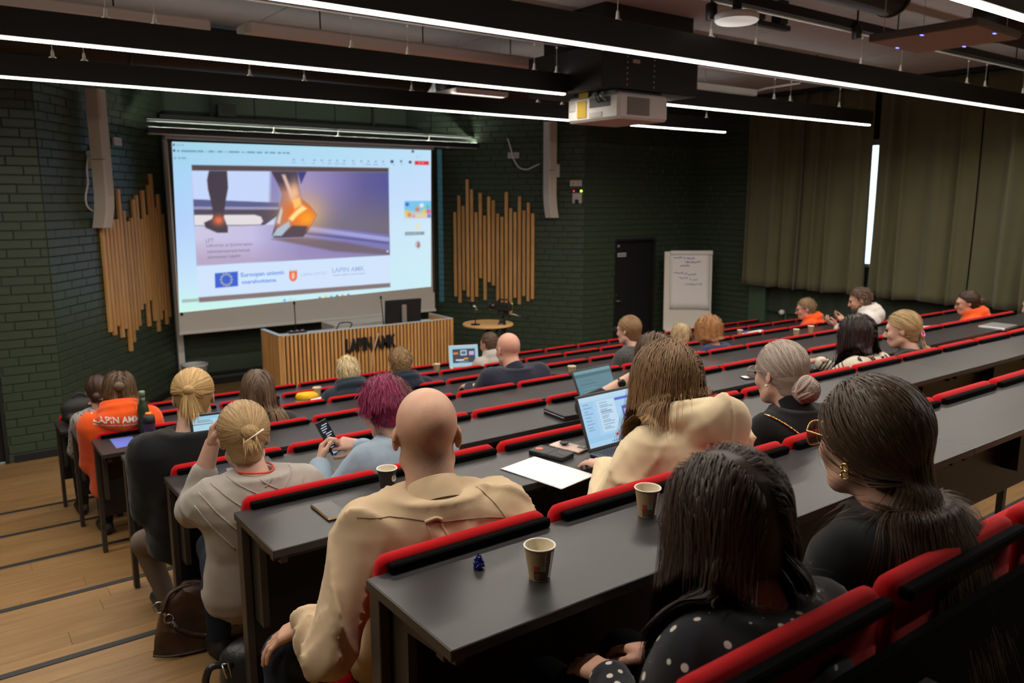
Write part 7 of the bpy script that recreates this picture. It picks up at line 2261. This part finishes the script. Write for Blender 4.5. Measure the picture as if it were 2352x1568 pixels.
t = phone('pale marbled phone with a round black grip', dpt(1307, 1029, 1), an - PI / 2, mat('marble_pink', (0.60, 0.43, 0.36), 0.3, var=0.15, vscale=40), 0.074, 0.155, 0.010, 'none')
MB().lathe([(0.006, 0.010), (0.006, 0.016), (0.019, 0.0165), (0.0195, 0.021), (0.0, 0.022)], 24, c=(0.0, -0.025, 0)).build('round_grip', BLACK, t)
MB().box((-0.036, 0.035, 0.0095), (-0.005, 0.072, 0.012), 0.002).build('camera_bump', SHELL, t)
c, an = dir_on((1648, 958), (1700, 970), 1)
t = phone('phone in a pale gold bumper beside the ash blonde woman', dpt(1676, 968, 1), an - PI / 2, mat('gold_bumper', (0.45, 0.36, 0.22), 0.3, 0.7))
t = phone('black phone on the desk before the ash blonde woman', dpt(1729, 868, 2), math.radians(70), BLACK)
MB().box((-0.025, 0.04, 0.009), (0.025, 0.076, 0.013), 0.002).build('white_tag', PAPER, t)
t = phone('dark notebook on the desk left of the denim shirt', dpt(722, 1086, 2), math.radians(-12), mat('dark_green_cover', (0.018, 0.022, 0.02), 0.5), 0.16, 0.21, 0.014, 'none', cat='notebook'); t.name = 'notebook'
MB().box((-0.078, -0.103, 0.003), (0.0805, 0.103, 0.011)).build('pages', PAPER, t)
t = phone('black zip case on the middle desk left of the laptops', dpt(1318, 950, 2), math.radians(-4), MATS['black_leather'], 0.27, 0.20, 0.030, 'none', cat='case'); t.name = 'zip_case'
MB().tube([(-0.136, -0.09, 0.016), (-0.136, 0.09, 0.016)], 0.002, 6).build('zip', STEEL, t)
t = phone('black wallet case beside the kraft cup on a middle desk', dpt(1287, 862, 4), math.radians(60), MATS['black_leather'], 0.10, 0.16, 0.024, 'none', cat='case'); t.name = 'wallet_case'
# phone held by the woman in denim
pc_ = at(757, 1002, y=3.055)
t = thing('mobile_phone', 'black phone with a dark chat page held by the woman in denim', 'phone', pc_, 0)
n_ = (Vector(PEOPLE['denim'].H) - pc_).normalized()
upv = Vector((-0.25, 0.30, 0.9)); xr = upv.cross(-n_).normalized() * -1
yv = n_.cross(xr).normalized() * -1
if yv.z < 0: yv = -yv
xr = yv.cross(n_)
t.matrix_world = Matrix(((xr.x, yv.x, n_.x, pc_.x), (xr.y, yv.y, n_.y, pc_.y), (xr.z, yv.z, n_.z, pc_.z), (0, 0, 0, 1)))
MB().box((-0.037, -0.076, -0.009), (0.037, 0.076, 0.0), 0.003).build('case', BLACK, t)
MB().box((-0.034, -0.073, -0.0005), (0.034, 0.073, 0.0008), 0.0004).build('glass', mat('phone_glass', (0.012, 0.016, 0.024), 0.1), t)
b = MB(); r = random.Random(5)
for i in range(11):
    y = 0.055 - i * 0.0098; x0 = -0.027 + r.choice((0, 0.012))
    b.box((x0, y - 0.0018, 0.0008), (x0 + r.uniform(0.018, 0.045), y + 0.0018, 0.0012))
b.build('page_lines', mat('phone_text', (0.3, 0.34, 0.4), 0.5, emit=(0.45, 0.55, 0.72), estr=0.5), t)
MB().box((-0.030, -0.072, 0.0008), (0.030, -0.056, 0.0012)).build('keyboard_bar', mat('phone_bar', (0.2, 0.4, 0.6), 0.5, emit=(0.3, 0.55, 0.95), estr=0.6), t)
# phone of the man in white
pw = (Vector(PEOPLE['wh'].arms[-1][2]) + Vector(PEOPLE['wh'].arms[1][2])) / 2 + Vector((-0.11, 0.10, 0.04))
t = thing('mobile_phone', 'phone with a teal glow held by the man in the white hoodie', 'phone', pw, math.radians(35))
MB().box((-0.036, -0.075, 0.0), (0.036, 0.075, 0.009), 0.003, Matrix.Rotation(math.radians(25), 4, 'X')).build('case', BLACK, t)
MB().box((-0.033, -0.071, 0.009), (0.033, 0.071, 0.0098), 0, Matrix.Rotation(math.radians(25), 4, 'X')).build('picture', mat('teal_glow', (0.02, 0.1, 0.12), 0.3, emit=(0.05, 0.35, 0.40), estr=0.5), t)
# yellow cloth and glasses case, blue wrapper
c = dpt(706, 915, 5)
t = thing('yellow_cloth', 'folded yellow cloth on a front desk', 'cloth', c, math.radians(5))
v, f = SDF().cap((-0.07, 0, 0.03), (0.05, 0.0, 0.026), 0.034, 0.030).cap((-0.05, -0.03, 0.02), (0.07, -0.02, 0.02), 0.022, 0.02, 0.02).grid(0.007, post=lambda P, V: np.maximum(V + wrinkle(P, 5, 0.006, 50), 0.001 - P[..., 2]))
obj('cloth', np_mesh('cloth', [(v, f)], mat('yellow_fabric', (0.75, 0.42, 0.005), 0.8)), t)
b = sheet('olive green card beside the yellow cloth', [(676, 921), (700, 916), (716, 922), (690, 928)], 5, mat('olive_card', (0.16, 0.15, 0.05), 0.7), cat='card', nm='card')
c = dpt(1100, 1305, 0)
t = thing('sweet_wrapper', 'crumpled shiny blue sweet wrapper on the nearest desk', 'wrapper', c, 0.4)
r = random.Random(9); b = bmesh.new(); bmesh.ops.create_icosphere(b, subdivisions=3, radius=0.013)
for v in b.verts:
    d = v.co.normalized(); n = math.sin(d.x * 9 + 1) * math.sin(d.y * 11 + 2) * math.sin(d.z * 10 + .5)
    v.co = d * (0.0125 + 0.006 * n + r.uniform(-0.0016, 0.0016)); v.co.z = max(v.co.z * 1.1 + 0.011, 0.0004)
    if d.z > 0.8: v.co.z += 0.007
me = bpy.data.meshes.new('foil'); b.to_mesh(me); b.free(); me.materials.append(mat('blue_foil', (0.045, 0.05, 0.32), 0.25, 0.75)); obj('foil', me, t)
MB().box((-0.006, -0.0145, 0.003), (0.003, -0.0125, 0.007), 0.0005, Matrix.Rotation(0.3, 4, 'Y')).build('foil_print', mat('foil_gold', (0.6, 0.5, 0.2), 0.3, 0.5), t)
# bottles beside the blue sheet
def bottle(label, c, prof, m, mcap, capz, caph, capr, cm2=None):
    t = thing('drink_bottle', label, 'bottle', c)
    MB().lathe(prof, 28).build('body', m, t, True)
    MB().lathe([(capr, capz), (capr, capz + caph), (capr - 0.004, capz + caph + 0.003), (0, capz + caph + 0.003)], 20).build('cap', mcap, t, True)
    return t
c = dpt(333, 993, 4)
bottle('green steel bottle with a tapered neck beside the orange hoodie', c, [(0, 0), (0.034, 0), (0.036, 0.01), (0.036, 0.15), (0.030, 0.185), (0.019, 0.215), (0.018, 0.24)], mat('green_steel', (0.045, 0.070, 0.040), 0.3, 0.5), mat('pale_green_cap', (0.16, 0.22, 0.15), 0.35, 0.3), 0.24, 0.035, 0.020)
c = dpt(343, 1003, 4) + Vector((0.0, -0.03, 0))
t = bottle('dark purple bottle with an orange lid', c, [(0, 0), (0.034, 0), (0.036, 0.006), (0.036, 0.12), (0.033, 0.145), (0.024, 0.15)], mat('purple_plastic', (0.045, 0.025, 0.060), 0.35), mat('orange_lid', (0.75, 0.22, 0.02), 0.4), 0.15, 0.014, 0.020)
MB().lathe([(0.0365, 0.10), (0.037, 0.118), (0.034, 0.148), (0.026, 0.152)], 24).build('collar', BLACK, t, True)
# blue can by the papers
c = dpt(1712, 764, 5)
t = thing('blue_tube', 'small blue tube beside the far paper cup', 'tube', c, 0.3); MB().tube([(-0.06, 0, 0.014), (0.05, 0, 0.014)], 0.013, 10).build('tube', mat('blue_plastic', (0.03, 0.05, 0.30), 0.4), t, True)
MB().tube([(0.05, 0, 0.014), (0.065, 0, 0.014)], 0.010, 10).build('cap', WHITE, t, True)
# closed laptop and dark items on the far right desk
c = dpt(2292, 752, 2)
t = thing('closed_laptop', 'closed grey laptop at the right end of a far desk', 'laptop', c, math.radians(4))
MB().box((-0.17, -0.11, 0.001), (0.17, 0.11, 0.012), 0.003).build('base', SILV, t); MB().box((-0.17, -0.11, 0.0122), (0.17, 0.11, 0.022), 0.003).build('lid', SILV, t)
c = dpt(1845, 778, 4)
t = thing('dark_folder', 'dark folder on the desk before the man in orange', 'folder', c, math.radians(4)); MB().box((-0.20, -0.12, 0.001), (0.20, 0.10, 0.022), 0.004).build('cover', DARKL, t); MB().box((-0.19, -0.118, 0.006), (0.198, 0.098, 0.016)).build('pages', GREY, t)
# ------------------------------------------------------------------ bags on the steps
LEATH = mat('brown_leather', (0.040, 0.016, 0.008), 0.45, spec=0.4, bump=(60, 0.5), var=0.55, vscale=7)
c = at(440, 1478, z=TZ(2) + 0.0)
t = thing('leather_bag', 'slouchy brown leather shoulder bag with metal rings on the step', 'bag', c, math.radians(-12))
t.scale = (0.80, 0.80, 0.78)
sd = SDF()
def bagf(P):
    z = P[..., 2]; tt = np.clip(z / 0.36, 0, 1)
    a = 0.19 - 0.055 * tt ** 1.5; b = 0.115 - 0.06 * tt
    cx = 0.012 * np.sin(z * 9); cyy = 0.02 * tt
    n = (np.abs((P[..., 0] - cx) / a) ** 2.8 + np.abs((P[..., 1] - cyy) / b) ** 2.4) ** 0.38
    d = (n - 1) * np.minimum(a, b)
    top = z - (0.34 + 0.025 * np.sin(P[..., 0] * 14 + 0.6) - 0.9 * P[..., 0] ** 2)
    d = -smin(-d, -top, 0.04); d = np.maximum(d, 0.001 - z)
    return d + wrinkle(P, 3, 0.011, 27.0)
sd.add(bagf, (-0.25, -0.16, 0.0), (0.25, 0.16, 0.4))
sd.ell((0.0, 0.02, 0.40), (0.10, 0.028, 0.085), 0.02, 's')
v, f = sd.grid(0.0075); v[:, 2] = np.maximum(v[:, 2], 0.0015)
obj('bag_body', np_mesh('bag_body', [(v, f)], LEATH), t)
MB().tube(smooth_path([(-0.19, -0.08, 0.02), (-0.1, -0.118, 0.018), (0.05, -0.118, 0.018), (0.17, -0.07, 0.02)]), 0.006, 6).build('piping', LEATH, t, True)
b = bvb = BVHTree.FromPolygons([tuple(q) for q in v], [tuple(q) for q in f])
def on_bag(x, z, off=0.008):
    h = b.ray_cast(Vector((x, -0.6, z)), Vector((0, 1, 0))); return (h[0] + h[1] * off) if h[0] else Vector((x, -0.1, z))
for (x, z, r_) in ((-0.135, 0.255, 0.030), (-0.098, 0.205, 0.023)):
    q = on_bag(x, z, 0.012)
    MB().tube([q + Vector((r_ * math.cos(a), 0.004 * math.sin(a), r_ * math.sin(a))) for a in np.linspace(0, 2 * PI, 25)], 0.0036, 8).build('ring', STEEL, t, True)
MB().tube([on_bag(-0.115, 0.235, 0.014), on_bag(-0.108, 0.222, 0.016)], 0.008, 8).build('ring_link', STEEL, t, True)
MB().tube([on_bag(x, z, 0.006) for x, z in ((-0.09, 0.19), (-0.06, 0.15), (0.0, 0.11), (0.07, 0.085), (0.13, 0.10))], 0.014, 8).build('strap', LEATH, t, True)
hp = [Vector((-0.13, -0.06, 0.25)), Vector((-0.09, -0.02, 0.325)), Vector((0.0, 0.0, 0.35)), Vector((0.09, 0.01, 0.325)), Vector((0.14, 0.03, 0.25))]
MB().tube(smooth_path(hp), 0.012, 8).build('handle', LEATH, t, True)
MB().lathe([(0, 0), (0.006, 0), (0.004, 0.003), (0, 0.003)], 8, M=Matrix.Translation(on_bag(-0.075, 0.165, 0.018)) @ Matrix.Rotation(PI / 2, 4, 'X')).build('stud', STEEL, t, True)
BLEATH = mat('black_leather_bag', (0.012, 0.012, 0.013), 0.38, spec=0.5, bump=(80, 0.4))
c = at(590, 1560, z=TZ(1))
t = thing('leather_backpack', 'black leather backpack at the bald man\'s feet', 'bag', at(622, 1592, z=TZ(1)), math.radians(-10))
t.scale = (0.8, 0.8, 0.8)
sd = SDF(); sd.cap((-0.10, 0, 0.12), (0.14, 0.0, 0.16), 0.115, 0.13, 0); sd.ell((0.0, 0, 0.22), (0.20, 0.10, 0.09), 0.05); sd.ell((0.02, -0.10, 0.12), (0.12, 0.05, 0.08), 0.02)
v, f = sd.grid(0.009, post=lambda P, V: np.maximum(V + wrinkle(P, 9, 0.009, 18), 0.001 - P[..., 2]))
obj('bag_body', np_mesh('bag_body', [(v, f)], BLEATH), t)
MB().tube([(-0.02, -0.165, 0.20), (0.03, -0.172, 0.19)], 0.006, 8).build('zip_pull', STEEL, t, True)
MB().tube([(0.03, -0.172, 0.19), (0.06, -0.17, 0.165)], 0.008, 8).build('pull_tab', BLEATH, t, True)
MB().tube(smooth_path([(-0.16, -0.06, 0.22), (-0.25, -0.08, 0.24), (-0.27, -0.06, 0.12), (-0.2, -0.04, 0.02), (-0.1, -0.06, 0.02)]), 0.016, 8).build('strap', BLEATH, t, True)
MB().tube([(-0.205, -0.10, 0.255), (-0.19, -0.12, 0.20), (-0.17, -0.12, 0.20), (-0.18, -0.1, 0.255), (-0.205, -0.10, 0.255)], 0.004, 8).build('buckle', STEEL, t, True)
# black backpack standing on the front desk at the left
c = dpt(168, 985, 6)
t = thing('backpack', 'black backpack on the frontmost desk at the far left', 'bag', (X0 + 0.17, DY(6) - 0.18, DZ(6)), math.radians(5))
sd = SDF(); sd.cap((-0.06, 0, 0.07), (0.07, 0, 0.07), 0.07, 0.07, 0); sd.ell((0.0, 0.0, 0.14), (0.14, 0.085, 0.08), 0.04); sd.cap((-0.08, -0.07, 0.07), (0.08, -0.07, 0.07), 0.03, 0.03, 0.01)
v, f = sd.grid(0.010, post=lambda P, V: np.maximum(V + wrinkle(P, 19, 0.006, 22), 0.001 - P[..., 2]))
obj('bag_body', np_mesh('bag_body', [(v, f)], mat('black_nylon', (0.010, 0.010, 0.011), 0.7, bump=(200, 0.3))), t)
MB().tube(smooth_path([(-0.05, 0, 0.21), (-0.02, 0, 0.245), (0.03, 0, 0.245), (0.06, 0, 0.21)]), 0.008, 8).build('handle', BLACK, t, True)
MB().box((0.05, -0.092, 0.165), (0.09, -0.086, 0.18), 0.002).build('tag', mat('red_white_tag', (0.5, 0.3, 0.3), 0.6), t)
